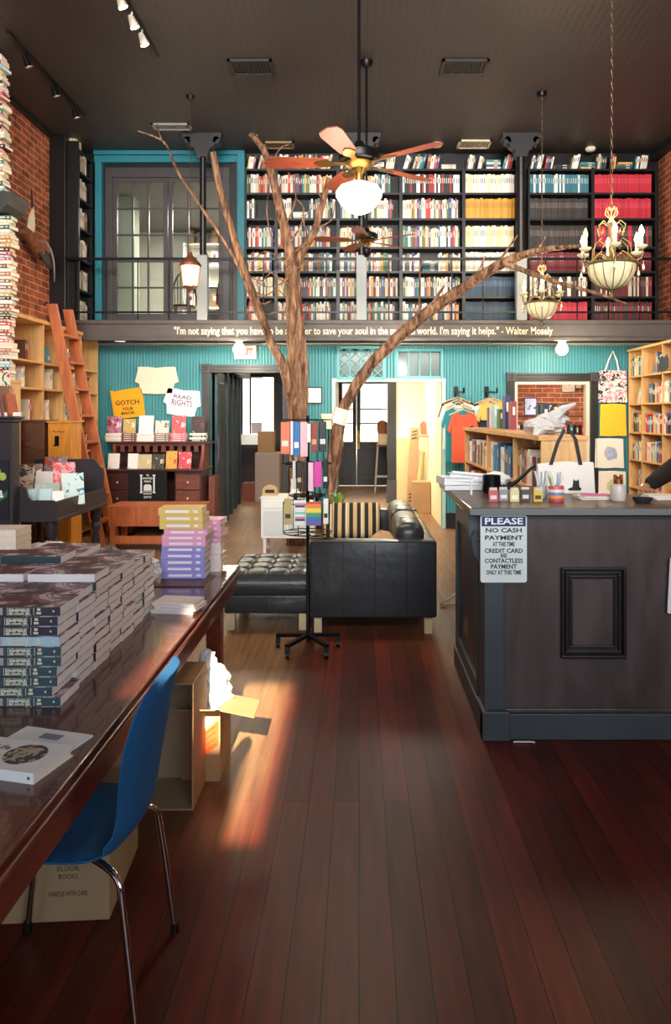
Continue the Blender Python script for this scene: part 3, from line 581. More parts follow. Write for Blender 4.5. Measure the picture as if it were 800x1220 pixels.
# track lights
def track(px, y0, y1, heads, lit, label):
    Ym = (y0+y1)/2; x = PX(px, Ym); t = thing('track_light', label, 'track light', (x, Ym, ZC)); L = (y1-y0)/2
    MB().box(-.018, .018, -L, L, -.03, 0).build('track', BLACK, t)
    for y in heads:
        hd = MB(); c = Vector((0, y, -.1)); d = Vector((.35, .3, -1)).normalized(); hd.tube([(0, y, -.03), c], .009, 6); hd.tube([c-d*.04, c+d*.02, c+d*.07], [.025, .035, .045], 12)
        h = hd.build('spotlight', M('track_white', 'cfc9be', .4) if lit else BLKMET, t, smooth=True)
        bl = MB(); bl.tube([c+d*.066, c+d*.075], [.038, .038], 12); bl.build('bulb', M('spot_bulb', 'ffd9a0', .3, emit=40) if lit else M('bulb_off', 'b9a890', .2), h)
        if lit: q = light('track_spot', 'SPOT', c+d*.1+Vector((x, Ym, ZC)), 38, (1, .80, .55), .03, d.to_track_quat('-Z', 'Y').to_euler()); q.data.spot_size = R(115); q.data.spot_blend = .6
track(158, 6.0, 7.7, (-.62, -.36, -.02, .3), True, 'lit track light with small white spotlights on the ceiling')
track(60, 7.2, 9.2, (-.6, .1, .7), False, 'unlit track light near the brick wall cornice')
# ceiling fans
def fan(x, y, z, s, glob, label, zrot=0):
    t = thing('ceiling_fan', label, 'ceiling fan', (x, y, z)); rz = ZC-z
    rod = MB(); rod.tube([(0, 0, .1*s), (0, 0, rz-.02)], .013, 8); rod.build('rod', BLKMET, t); MB().lathe([(0, rz-.07), (.04, rz-.07), (.065, rz-.03), (.068, rz), (0, rz)], n=20).build('ceiling_canopy', BLKMET, t, smooth=True)
    MB().lathe([(0, -.03), (.1, -.03), (.16, -.015), (.165, .0), (.165, .045), (.14, .07), (.09, .085), (.05, .1), (.035, .14), (0, .14)], n=32).build('motor_housing', BLKMET, t, smooth=True).scale = (s, s, s)
    MB().lathe([(0, -.1), (.05, -.1), (.06, -.075), (.1, -.06), (.125, -.035), (.12, -.028), (0, -.028)], n=24).build('brass_collar', BRASS, t, smooth=True).scale = (s, s, s)
    for i in range(5):
        a = R(zrot+72*i); q = Matrix.Rotation(a, 4, 'Z') @ Matrix.Rotation(R(12), 4, 'X')
        b = MB(); b.X = q; pts = [(.24, -.05), (.3, -.068), (.66, -.088), (.73, -.07), (.76, 0), (.73, .07), (.66, .088), (.3, .068), (.24, .05)]
        b.prism(pts, -.034, -.026, 'z'); bl = b.build('blade', wood('blade_wood', '8e3d22', .65, .55, (3, 14, 14)), t, bevel=.002); bl.scale = (s, s, s)
        k = MB(); k.X = q; k.prism([(.1, -.018), (.2, -.022), (.26, -.05), (.33, -.03), (.36, 0), (.33, .03), (.26, .05), (.2, .022), (.1, .018)], -.042, -.034, 'z'); k.build('blade_iron', BRASS, t).scale = (s, s, s)
    if glob:
        MB().lathe([(0, -.2), (.035, -.2), (.03, -.13), (.045, -.1), (0, -.1)], n=20).build('lamp_stem', BRASS, t, smooth=True)
        g = MB(); g.lathe([(0, -.44), (.03, -.437), (.09, -.41), (.14, -.36), (.175, -.3), (.18, -.26), (.155, -.225), (.1, -.2), (.06, -.185), (0, -.185)], n=48, wob=.035, wn=12); g.build('glass_globe', M('lit_globe', 'fff0d2', .3, emit=6), t, smooth=True)
        light('fan_globe_light', 'POINT', (x, y, z-.66), 34, (1, .84, .6), .12)
    else:
        MB().lathe([(0, -.2), (.02, -.2), (.045, -.17), (.05, -.12), (.03, -.1), (0, -.1)], n=20).build('switch_cup', BLKMET, t, smooth=True)
        MB().tube([(.03, 0, -.16), (.03, 0, -.28)], .002, 5).build('pull_chain', BRASS, t)
fan(PX(428, 5.9), 5.9, PZ(190, 5.9), 1, True, 'larger ceiling fan with lit scalloped glass globe and reddish wooden blades', -36)
fan(PX(437, 7.84), 7.84, PZ(284, 7.84), .74, False, 'smaller dark ceiling fan without a lamp, behind the lit fan', -30)
# chandeliers
GOLD = M('antique_gold', '7a6a48', .45, .6); IVG = M('ivory_glass', 'd8cfa8', .35, emit=.12)
def chain(parent, z0, z1, r=.016, mt=None, step=.045):
    c = MB(); z = z0; i = 0
    while z < z1:
        pts = []
        for a in range(0, 360, 45):
            u, v = r*.62*math.cos(R(a)), r*1.5*math.sin(R(a)); pts.append((u if i % 2 else 0, 0 if i % 2 else u, z+step/2+v))
        c.tube(pts+[pts[0]], .003, 5, cap=False); z += step; i += 1
    return c.build('chain', mt or M('chain_bronze', '5a4a3a', .4, .8), parent)
def chandelier(px, py, Y, label, s=1):
    x, z = PX(px, Y), PZ(py, Y); t = thing('chandelier', label, 'chandelier', (x, Y, z))
    rb = .18; b = MB(); b.lathe([(rb, 0), (rb*.96, -.05), (rb*.82, -.11), (rb*.55, -.16), (rb*.2, -.185), (0, -.19), (0, -.185), (rb*.2, -.18), (rb*.52, -.153), (rb*.78, -.105), (rb*.93, -.05), (rb*.97, 0)], n=32); b.build('glass_bowl', IVG, t, smooth=True)
    r_ = MB()
    for i in range(14):
        a = 2*PI*i/14; r_.tube([((rb+.003)*k*math.cos(a), (rb+.003)*k*math.sin(a), zz) for k, zz in ((1, 0), (.97, -.05), (.83, -.112), (.56, -.163), (.2, -.19), (.0, -.193))], .0035, 5)
    r_.build('bowl_ribs', GOLD, t)
    rg = MB(); n = 40; pts = [((rb+.008)*math.cos(2*PI*i/n), (rb+.008)*math.sin(2*PI*i/n), .004) for i in range(n+1)]; rg.tube(pts, .009, 6, cap=False)
    for i in range(n): a = 2*PI*i/n; rg.ball(((rb+.014)*math.cos(a), (rb+.014)*math.sin(a), .014), .007, n=6)
    rg.build('beaded_rim', GOLD, t); fn = MB(); fn.lathe([(0, -.27), (.018, -.255), (.022, -.235), (.01, -.215), (.02, -.2), (.012, -.188), (0, -.188)], n=14); fn.build('finial', GOLD, t, smooth=True)
    ct = MB(); ct.lathe([(0, -.02), (.02, 0), (.012, .06), (.025, .12), (.012, .2), (.018, .28), (.03, .33), (.012, .36), (0, .37)], n=14); ct.build('centre_stem', GOLD, t, smooth=True)
    for i in range(6):
        a = 2*PI*i/6+.3; ca, sa = math.cos(a), math.sin(a); f_ = lambda r, zz: (r*ca, r*sa, zz)
        am = MB(); am.tube([f_(.02, .05), f_(.09, .1), f_(.15, .05), f_(.19, .005), f_(.235, .02), f_(.25, .07), f_(.235, .095)], [.0055]*7, 6)
        am.tube([f_(.02, .3), f_(.07, .34), f_(.115, .3), f_(.1, .24), f_(.07, .25), f_(.075, .28)], [.0038]*6, 6); am.tube([f_(.16, .06), f_(.15, .15), f_(.09, .2), f_(.05, .16), f_(.08, .13)], [.0038]*5, 6)
        am.tube([f_(.2, .0), f_(.24, -.03), f_(.25, -.08), f_(.22, -.07)], .004, 5); o = am.build('arm', GOLD, t)
        c = MB(); c.lathe([(0, .09), (.02, .092), (.045, .11), (.047, .118), (.02, .115), (0, .115)], (.235*ca, .235*sa, 0), 14); c.build('candle_cup', IVG, o, smooth=True)
        MB().lathe([(0, .115), (.014, .115), (.014, .19), (0, .19)], (.235*ca, .235*sa, 0), 10).build('candle_sleeve', M('candle_cream', 'efe4c4', .5), o)
        MB().lathe([(0, .19), (.012, .192), (.02, .215), (.018, .235), (.008, .262), (0, .275)], (.235*ca, .235*sa, 0), 10).build('candle_bulb', BULB if i != 3 else M('bulb_unlit', 'e9d8b0', .2), o, smooth=True)
        dp = MB(); dp.tube([f_(.25, .0), f_(.25, -.02)], .002, 4); dp.lathe([(0, -.075), (.012, -.06), (.009, -.035), (0, -.02)], (.25*ca, .25*sa, 0), 8); dp.build('crystal_drop', M('crystal', 'e8e0cc', .1), o, smooth=True)
    cr = MB()
    for i in range(5):
        a = 2*PI*i/5; cr.tube([(.01*math.cos(a), .01*math.sin(a), .36), (.05*math.cos(a), .05*math.sin(a), .4), (.04*math.cos(a), .04*math.sin(a), .45), (.012*math.cos(a), .012*math.sin(a), .43)], .004, 5)
    cr.build('crown', GOLD, t); chain(t, .4, ZC-z-.05); MB().lathe([(0, ZC-z-.05), (.05, ZC-z-.045), (.06, ZC-z-.01), (.06, ZC-z), (0, ZC-z)], n=16).build('ceiling_canopy', BLKMET, t, smooth=True)
    light('chandelier_light', 'POINT', (x, Y, z+.42), 30, (1, .78, .48), .2)
chandelier(729, 316, 5.75, 'larger nearer chandelier with ivory glass bowl and candle bulbs'); chandelier(646, 362, 8.6, 'smaller farther chandelier with ivory glass bowl hanging before the right balcony post')
# lantern
Y = 8.7; x, z = PX(227, Y), PZ(328, Y); t = thing('hanging_lantern', 'lit metal lantern hanging in front of the interior window', 'lantern', (x, Y, z)); CB = M('copper_brown', '6a4232', .45, .6)
f = MB(); f.lathe([(0, .28), (.02, .27), (.03, .23), (.06, .2), (.1, .16), (.13, .12), (.13, .1), (0, .1)], n=20); f.build('hood', CB, t, smooth=True)
f = MB(); f.lathe([(0, -.2), (.03, -.18), (.05, -.15), (.085, -.14), (.085, -.125), (0, -.12)], n=12)
for i in range(6): a = 2*PI*i/6; f.tube([(.115*math.cos(a), .115*math.sin(a), .1), (.085*math.cos(a), .085*math.sin(a), -.13)], .006, 5)
f.build('cage', CB, t); MB().lathe([(0, -.12), (.07, -.12), (.1, .1), (0, .1)], n=6).build('glass_panes', M('lantern_glass', 'ffd79a', .3, emit=14), t)
chain(t, .27, ZC-z-.04, .012); MB().lathe([(0, ZC-z-.04), (.04, ZC-z-.04), (.055, ZC-z), (0, ZC-z)], n=16).build('ceiling_canopy', BLKMET, t, smooth=True)
light('lantern_light', 'POINT', (x, Y-.25, z-.05), 14, (1, .75, .45), .1)
# lamps under the balcony
def under(px, py, label):
    Y = 10.15; x = PX(px, Y); t = thing('bulb_lamp', label, 'lamp', (x, Y, Z1+.05)); MB().lathe([(0, -.05), (.05, -.045), (.055, 0), (0, 0)], n=16).build('lamp_holder', WHITE, t, smooth=True)
    MB().lathe([(0, -.22), (.04, -.215), (.08, -.17), (.085, -.13), (.055, -.075), (.03, -.05), (0, -.05)], n=20).build('bulb', M('bulb_glow', 'fff0cc', .3, emit=14), t, smooth=True); light('under_balcony_light', 'POINT', (x, Y-.6, Z1-.3), 32, (1, .88, .68), .08)
under(285, 412, 'glowing bare bulb under the balcony beside the exit sign'); under(670, 415, 'glowing bare bulb under the balcony above the right doorway')
light('under_balcony_light', 'POINT', (PX(480, 10.0), 9.6, Z1-.3), 34, (1, .9, .75), .15)
x = PX(143, 10.1); o = MB().lathe([(0, -.03), (.07, -.03), (.085, -.015), (.09, 0), (0, 0)], n=20).build('recessed_light', M('recess_glow', 'efe6d8', .4, emit=1.2), loc=(x, 10.1, Z1+.045), smooth=True); tag(o, 'round recessed light under the balcony above the T-shirts', 'recessed light')
t = thing('exit_sign', 'white exit sign with red letters under the balcony', 'sign', (PX(293, YB), YB-.06, PZ(420, YB)))
MB().box(-.16, .16, 0, .055, -.1, .1).build('sign_body', M('exit_white', 'd8cdc6', .5), t, bevel=.006); q = MB(); addtext(q, 'EXIT', 0, -.002, 0, .13, 0, bold=.003, width=.22); q.build('letters', M('exit_red', 'd8301c', .5), t)
t = thing('picture_frame', 'small black picture frame with a white certificate right of the tree trunk', 'picture frame', (PX(374.5, YB), YB-.03, PZ(471, YB)))
q = MB(); w_, h_ = .115, .12; q.box(-w_, w_, 0, .025, h_-.015, h_); q.box(-w_, w_, 0, .025, -h_, -h_+.015); q.box(-w_, -w_+.015, 0, .025, -h_+.015, h_-.015); q.box(w_-.015, w_, 0, .025, -h_+.015, h_-.015); q.build('frame', BLACK, t); MB().box(-w_+.015, w_-.015, .012, .02, -h_+.015, h_-.015).build('certificate', M('paper_white', 'ece9e2', .6), t)
# ======================= TREE =======================
def bark():
    m, n, l, b = newmat('bark'); tc = n.new('ShaderNodeTexCoord'); mp = n.new('ShaderNodeMapping'); mp.inputs['Scale'].default_value = (14, 14, 2.2); l.new(tc.outputs['Object'], mp.inputs[0])
    t = n.new('ShaderNodeTexNoise'); t.inputs['Scale'].default_value = 1.6; t.inputs['Detail'].default_value = 8; t.inputs['Distortion'].default_value = .8; l.new(mp.outputs[0], t.inputs[0])
    r = n.new('ShaderNodeValToRGB'); e = r.color_ramp.elements; e[0].position = .34; e[0].color = lin('3f2a1e'); e[1].position = .68; e[1].color = lin('a9866a'); k = e.new(.5); k.color = lin('7d5a42')
    l.new(t.outputs[0], r.inputs[0]); l.new(r.outputs[0], b.inputs['Base Color']); b.inputs['Roughness'].default_value = .85
    bp = n.new('ShaderNodeBump'); bp.inputs['Strength'].default_value = 1; bp.inputs['Distance'].default_value = .03; l.new(t.outputs[0], bp.inputs['Height']); l.new(bp.outputs[0], b.inputs['Normal']); return m
BK = bark()
def interp(pts, rs, k=4):
    out = []; ro = []; n = len(pts)
    for i in range(n-1):
        p0, p1, p2, p3 = pts[max(i-1, 0)], pts[i], pts[i+1], pts[min(i+2, n-1)]
        for j in range(k):
            t = j/k; out.append(.5*((2*p1)+(p2-p0)*t+(2*p0-5*p1+4*p2-p3)*t*t+(3*p1-p0-3*p2+p3)*t**3)); ro.append(rs[i]+(rs[i+1]-rs[i])*t)
    return out+[pts[-1]], ro+[rs[-1]]
def limb(name, spec, parent, n=12, jit=.09, k=5, mt=None):
    """spec: (px, py, depth, radius)"""
    pts, rs = interp([P(a, b, c)-parent.location for a, b, c, r in spec], [s[3] for s in spec], k)
    o = MB().tube(pts, rs, n, 0, jit).build(name, mt or BK, parent, smooth=True); return o
tr = thing('tree', 'bare brown tree rising from the shop floor through the space before the balcony', 'tree', (PX(356, 9.3), 9.3, 0))
limb('trunk', [(358, 648, 9.3, .17), (357, 600, 9.3, .135), (356, 540, 9.3, .125), (355, 480, 9.3, .125), (355, 430, 9.3, .13), (352, 395, 9.3, .11), (350, 350, 9.3, .095), (349, 318, 9.3, .1)], tr, 18, .1, 6)
limb('limb', [(349, 325, 9.3, .085), (346, 300, 9.25, .07), (335, 255, 9.2, .058), (326, 215, 9.1, .05), (315, 180, 9.0, .04), (299, 160, 8.8, .03)], tr)
limb('limb', [(351, 322, 9.3, .075), (360, 300, 9.3, .055), (375, 275, 9.3, .045), (384, 245, 9.3, .038), (392, 212, 9.3, .03)], tr)
limb('limb', [(352, 492, 9.3, .09), (347, 462, 9.25, .085), (335, 430, 9.2, .06), (322, 405, 9.2, .052), (305, 360, 9.15, .05), (291, 322, 9.1, .05), (275, 270, 9.1, .045), (262, 225, 9.0, .042), (254, 182, 9.0, .038)], tr)
limb('branch', [(318, 398, 9.15, .02), (305, 372, 9.05, .018), (290, 330, 9.0, .02), (270, 292, 8.9, .018), (235, 240, 8.8, .016), (212, 205, 8.7, .016), (196, 170, 8.6, .013), (164, 156, 8.5, .006)], tr, 8)
twigs = [[(346, 300), (325, 285), (318, 250), (321, 215), (312, 190)], [(350, 322), (330, 305), (315, 300), (303, 310)], [(340, 270), (352, 240), (350, 215), (343, 205)], [(352, 322), (372, 310), (385, 318)], [(377, 272), (395, 262), (399, 240)], [(330, 235), (322, 212), (330, 190)], [(312, 380), (330, 372), (345, 378)], [(349, 320), (340, 335), (322, 342), (306, 336)],
         [(345, 290), (358, 270), (362, 248), (352, 236)], [(352, 300), (366, 285), (362, 262), (372, 248)], [(322, 200), (333, 178), (345, 172)], [(320, 190), (310, 172), (306, 160)], [(292, 325), (310, 335), (322, 325)], [(300, 345), (315, 352), (330, 345), (338, 352)], [(300, 350), (312, 362), (324, 358)], [(196, 172), (190, 160), (188, 148)], [(348, 322), (345, 310), (352, 298), (368, 292)], [(386, 240), (378, 225), (380, 208)], [(346, 340), (330, 330), (315, 320), (306, 322)]]
for tw in twigs: limb('twig', [(a, b, 9.2-.06*i, .011-.002*i) for i, (a, b) in enumerate(tw)], tr, 6, .1, 4)
br = thing('leaning_branch', 'long bare branch leaning from the floor plant up to the chandeliers', 'branch', (PX(400, 9.15), 9.15, 0))
limb('main_branch', [(395, 648, 9.15, .055), (394, 610, 9.15, .03), (396, 575, 9.15, .045), (398, 552, 9.15, .085), (401, 528, 9.15, .09), (406, 500, 9.15, .07), (414, 478, 9.15, .07), (440, 437, 9.1, .07), (475, 402, 9.0, .072), (510, 372, 8.9, .07), (545, 348, 8.8, .068), (580, 325, 8.6, .06), (605, 311, 8.4, .055), (640, 299, 8.2, .04), (668, 295, 8.0, .028), (690, 293, 7.8, .014)], br, 12, .08, 5)
limb('side_branch', [(600, 313, 8.4, .035), (640, 328, 8.2, .028), (680, 341, 8.0, .024), (710, 349, 7.9, .018), (747, 362, 7.8, .008)], br, 8)
limb('side_branch', [(510, 372, 8.9, .03), (522, 352, 8.85, .02), (530, 340, 8.8, .01)], br, 8)
limb('side_branch', [(590, 318, 8.5, .02), (603, 300, 8.4, .014), (617, 280, 8.3, .007)], br, 8)
for tw in ([(500, 376), (500, 340), (502, 315), (512, 310), (524, 313)], [(560, 338), (572, 320), (578, 305)], [(640, 299), (647, 288), (650, 282)]): limb('twig', [(a, b, 8.8, .012-.002*i) for i, (a, b) in enumerate(tw)], br, 6)
wr = MB(); pts = [P(403, 505, 9.15)-br.location, P(408, 487, 9.15)-br.location]; wr.tube(pts, [.1, .095], 14, jit=.06); wr.build('paper_wrap', M('paper_white', 'ece9e2', .6), br)
# ======================= RIGHT: counter =======================
CW = wood('counter_wood', '4c4041', .6, .4, (3, 3, .8), 3, coat=.2); CG = M('counter_slate', '414a51', .4, noise=.15, nscale=3)
X0, Y0, ZT = .63, 3.72, 1.16
ct = thing('sales_counter', 'large dark wooden panelled sales counter on the right', 'counter', (X0, Y0, 0)); W = 2.9; D = 1.1
b = MB(); b.box(.10, W, .0, .03, .13, 1.12); b.box(.02, .055, .18, D, .12, 1.05); b.build('front_panel', CW, ct)
b = MB(); b.box(0, .10, -.012, .16, .13, 1.115); b.build('corner_post', CG, ct, bevel=.004)
b = MB(); b.box(-.015, W, -.035, .03, 0, .13); b.box(-.015, .12, -.05, .16, 0, .145); b.box(-.01, .03, .16, D, 0, .12); b.build('plinth', CG, ct, bevel=.004)
b = MB(); b.box(.1, W, -.02, 0, .13, .15); b.build('plinth_moulding', CW, ct, bevel=.004)
fx0, fx1, fz0, fz1 = PX(668, Y0)-X0, PX(745, Y0)-X0, PZ(783, Y0), PZ(675, Y0)
for k, (e, d) in enumerate(((0, .028), (.022, .018), (.044, .01))):
    b = MB(); x0, x1, z0, z1 = fx0+e, fx1-e, fz0+e, fz1-e; t_ = .016
    b.box(x0, x1, -d, 0, z0, z0+t_); b.box(x0, x1, -d, 0, z1-t_, z1); b.box(x0, x0+t_, -d, 0, z0+t_, z1-t_); b.box(x1-t_, x1, -d, 0, z0+t_, z1-t_); b.build('panel_moulding', M('counter_moulding', '1b1718', .35), ct, bevel=.004)
b = MB(); b.box(-.075, W, -.05, .62, ZT-.036, ZT); b.box(-.065, W, -.022, .05, ZT-.045, ZT-.036); b.box(-.075, .5, .62, D+.02, ZT-.036, ZT); b.build('countertop', wood('countertop_wood', '4a332b', .6, .38, (1, 6, 6), 3, coat=.1), ct, bevel=.008)
b = MB(); b.box(-.08, W, -.056, -.048, ZT-.036, ZT-.004); b.build('countertop_edge', M('edge_grey', '6d7478', .35), ct, bevel=.003)
# carved scroll bracket at the corner
b = MB(); b.prism([(.0, 1.12), (-.075, 1.12), (-.075, 1.02), (-.06, .95), (-.03, .9), (-.005, .84), (.0, .8)], .02, .075); b.tube([(-.02, .0, .88), (-.05, .0, .93), (-.062, .0, 1.0), (-.045, .0, 1.04), (-.02, .0, 1.03), (-.018, .0, 1.0), (-.035, .0, .995)], .006, 6); b.build('scroll_bracket', CG, ct, bevel=.004)
b = MB(); b.box(0, .02, .2, .26, .12, 1.05); b.box(0, .02, D-.08, D, .12, 1.05); b.box(0, .02, .26, D-.08, .95, 1.05); b.box(0, .02, .26, D-.08, .12, .2); b.build('side_frame', CG, ct, bevel=.003)
# payment sign
sg = thing('payment_sign', 'white payment notice with blue PLEASE banner fixed to the counter front', 'sign', (PX(600.5, 3.69), 3.69, PZ(654, 3.69)))
w_, h_ = .116, .168
def rrect(w, h, r, n=5): return [(sx*(w-r)+r*math.cos(a), sz*(h-r)+r*math.sin(a)) for sx, sz, a0 in ((1, 1, 0), (-1, 1, 90), (-1, -1, 180), (1, -1, 270)) for a in [R(a0+90*i/n) for i in range(n+1)]]
b = MB(); b.prism(rrect(w_, h_, .012), 0, .006); b.build('board', M('sign_white', 'dce8ea', .4), sg)
b = MB(); b.prism(rrect(w_-.006, .024, .002), -.0012, 0, T=T3(0, 0, .137)); b.build('blue_banner', M('sign_blue', '20306a', .4), sg)
b = MB(); addtext(b, 'PLEASE', 0, -.002, .137, .045, 0, bold=.001, width=.19); b.build('banner_letters', M('sign_letters_white', 'eef4f4', .4), sg)
b = MB()
for s, z, wd in (('NO CASH', .092, .18), ('PAYMENT', .055, .19), ('AT THIS TIME', .023, .11), ('CREDIT CARD', -.01, .19), ('AND', -.034, .035), ('CONTACTLESS', -.06, .19), ('PAYMENT', -.089, .13), ('ONLY AT THIS TIME', -.118, .175)):
    addtext(b, s, 0, -.0015, z, .03, 0, bold=.0008, width=wd)
addtext(b, '.', 0, -.0015, -.142, .02, 0); b.build('letters', M('sign_ink', '26303a', .5), sg)
sg2 = thing('notice_sign', 'white notice at the right edge of the counter front, mostly out of frame', 'sign', (PX(845, 3.69), 3.69, PZ(700, 3.69)))
b = MB(); b.prism(rrect(.2, .14, .01), 0, .006, T=Matrix.Rotation(R(3), 4, 'Y')); b.build('board', MC['sign_white'], sg2)
# ---- things on the counter ----
def on(name, label, cat, px, Y, group=None, rz=0): return thing(name, label, cat, (PX(px, Y), Y, ZT), rz, group)
t = on('white_tray', 'pile of white plastic trays at the left end of the counter', 'tray', 555, 4.62); PL = M('white_plastic', 'dfe3e8', .35)
for k, (dx, rz, s) in enumerate(((0, 4, 1), (.02, -6, .97), (-.03, 10, .9), (.03, -12, .82))):
    b = MB(); b.X = T3(dx, 0, .014*k+.002) @ Matrix.Rotation(R(rz), 4, 'Z') @ Matrix.Rotation(R(k*1.5), 4, 'Y'); a, c = .15*s, .1*s
    b.box(-a, a, -c, c, 0, .004)
    for q in ((-a, a, -c, -c+.004), (-a, a, c-.004, c), (-a, -a+.004, -c, c), (a-.004, a, -c, c)): b.box(*q, .004, .035+.006*k)
    b.box(-a-.015, a+.015, -c-.015, -c, .033+.006*k, .037+.006*k); b.build('tray', PL, t, bevel=.003)
t = on('white_bag', 'crumpled white plastic bag on the trays behind the black pot', 'bag', 592, 4.85); b = MB(); b.ball((0, 0, .045), .065, sc=(1.3, .8, .7), jit=.12, n=14); b.build('bag_body', PL, t)
t = on('coffee_pot', 'small black and silver pot with long black handle on the counter', 'pot', 586, 4.4)
b = MB(); b.lathe([(0, .0), (.05, .0), (.056, .02), (.053, .1), (.055, .105), (.05, .105), (.05, .01), (0, .01)], n=24); b.build('pot_body', M('pot_black', '18181b', .15, .5), t, smooth=True)
MB().tube([(.05, 0, .03), (.1, 0, .03), (.16, .02, .07), (.22, .04, .12), (.27, .05, .16)], [.01, .012, .012, .011, .009], 8).build('handle', BLKMET, t, smooth=True)
t = on('tap_spout', 'white curved plastic handle sticking up from the trays', 'handle', 562, 4.28); MB().tube([(0, 0, 0), (.0, 0, .06), (.01, 0, .085), (.035, 0, .095)], .007, 8).build('spout', PL, t, smooth=True)
for px, Y, c, lab, l2 in ((588, 3.95, 'c8606e', 'pink', 'e9d7d2'), (600, 3.98, '8c8f96', 'grey', 'e9e2d8'), (613, 3.95, 'd9cf9a', 'pale yellow', 'f2efe0'), (626, 3.98, '4a4c58', 'dark blue', 'd8d4cc'), (641, 3.95, 'd8bb52', 'golden yellow', '5a3a2a')):
    t = on('card_pack', '%s little pack of cards in the row on the counter front edge' % lab, 'card pack', px, Y); b = MB(); b.box(-.024, .024, -.013, .013, 0, .062); b.build('box', M('pack_'+c, c, .5), t, bevel=.002)
    b = MB(); b.box(-.016, .016, -.0145, -.013, .014, .034); b.lathe([(0, 0), (.008, 0), (.008, .0015), (0, .0015)], (0, 0, 0), 8); b.build('label', M('pack_'+l2, l2, .5), t)
    MB().box(-.02, .02, -.009, .009, .062, .074).build('pack_top', M('pack_top', 'cfc9bd', .4), t)
t = on('pen_jar', 'striped jar full of pale pens on the counter', 'jar', 663, 3.98); b = MB(); b.lathe([(0, 0), (.04, 0), (.042, .01), (.042, .075), (.038, .082), (.038, .012), (0, .012)], n=24); b.build('jar', stripes('jar_stripes', ['d4566a', 'e7a05a', '6a86b8', 'e8dccc', 'd4566a'], 2, .08, .3), t, smooth=True)
for k in range(9):
    a = random.uniform(0, 2*PI); r = .022; b = MB(); b.tube([(r*.4*math.cos(a), r*.4*math.sin(a), .014), (r*1.9*math.cos(a), r*1.4*math.sin(a), random.uniform(.13, .16))], .0045, 6); b.build('pen', M(['pen_green', 'pen_white', 'pen_blue'][k % 3], ['b7cf8a', 'e8ebe4', '9fb8d8'][k % 3], .4), t, smooth=True)
t = on('pen_jar', 'clear jar of white and pale blue pens left of the striped jar', 'jar', 646, 4.12); MB().lathe([(0, 0), (.028, 0), (.03, .01), (.03, .07), (.028, .07), (.028, .01), (0, .01)], n=20).build('jar', M('frosted_jar', 'c9d2da', .2), t, smooth=True)
for k in range(7):
    a = 2*PI*k/7; b = MB(); b.tube([(.008*math.cos(a), .008*math.sin(a), .012), (.045*math.cos(a), .03*math.sin(a), .15)], .0045, 6); b.build('pen', M(['pen_white', 'pen_blue'][k % 2], 'e8ebe4', .4), t, smooth=True)
# tote bag with cat, leaning upright
Y = 4.35; t = thing('tote_bag', 'white canvas tote bag with long black handles and black cat print on the counter', 'bag', (PX(674, Y), Y, ZT)); wv = .165
b = MB(); b.prism([(-wv, 0), (wv+.01, 0), (wv, .185), (0, .19), (-wv, .175)], -.012, .02); b.build('canvas_body', M('canvas_white', 'e9e6df', .8), t, bevel=.006)
for yy in (-.016,):
    b = MB(); pts = [(-.09, yy, .17), (-.05, yy, .3), (-.01, yy, .375), (.02, yy, .375), (.055, yy, .32), (.085, yy, .17)]
    for i in range(5): b.bar(pts[i], pts[i+1], .008, .024, up=(0, 1, 0)) if False else b.prism([(pts[i][0]-.011, pts[i][2]), (pts[i][0]+.011, pts[i][2]), (pts[i+1][0]+.011, pts[i+1][2]), (pts[i+1][0]-.011, pts[i+1][2])], yy-.003, yy+.003)
    b.build('handle', BLACK, t)
b = MB(); b.prism([(.015, .02), (.085, .02), (.09, .035), (.078, .04), (.074, .085), (.066, .077), (.052, .077), (.045, .087), (.038, .04), (.012, .03)], -.018, -.0125); b.build('cat_print', BLACK, t)
t = on('paper_pile', 'flat pile of papers with a pink flyer on top of the counter', 'papers', 709, 4.1)
for k, (c, s, rz) in enumerate((('e8e4dc', 1, 3), ('dcd8d0', .95, -8), ('e8e4dc', .98, 10), ('d0699a', .75, -14))): MB().box(-.1*s, .1*s, -.075*s, .075*s, .006*k, .006*k+.005).build('sheet', M('sheet_'+c, c, .6), t, rot=(0, 0, R(rz)))
t = on('candle_jar', 'frosted glass jar with copper pump lid on the counter', 'jar', 737, 4.0)
MB().lathe([(0, 0), (.038, 0), (.041, .008), (.041, .075), (.03, .09), (0, .09)], n=24).build('jar', M('frosted', 'c9c3bf', .3), t, smooth=True); MB().lathe([(0, .09), (.025, .09), (.025, .115), (.008, .118), (.008, .13), (0, .13)], n=16).build('lid', M('copper', 'a0603a', .3, .8), t, smooth=True)
for s in (-1, 1): MB().lathe([(0, .115), (.009, .115), (.009, .14), (0, .14)], (s*.017, 0, 0), 10).build('knob', MC['copper'], t, smooth=True)
t = on('black_dish', 'low black oval dish on the counter front edge', 'dish', 766, 3.88)
b = MB(); b.lathe([(0, 0), (.035, 0), (.052, .02), (.055, .03), (.048, .028), (.032, .006), (0, .006)], n=24); o = b.build('dish', M('dish_black', '2a2c30', .3), t, smooth=True); o.scale = (1, .6, 1)
t = on('paper_pile', 'white papers by the dark sleeve at the right end of the counter', 'papers', 795, 4.1)
for k in range(4): MB().box(-.11, .11, -.08, .08, .005*k, .005*k+.004).build('sheet', M('sheet_e8e4dc', 'e8e4dc', .6), t, rot=(0, 0, R(random.uniform(-15, 15))))
for o in [q for q in bpy.data.objects if q.get('label') in ('small black and silver pot with long black handle on the counter',)]: pass
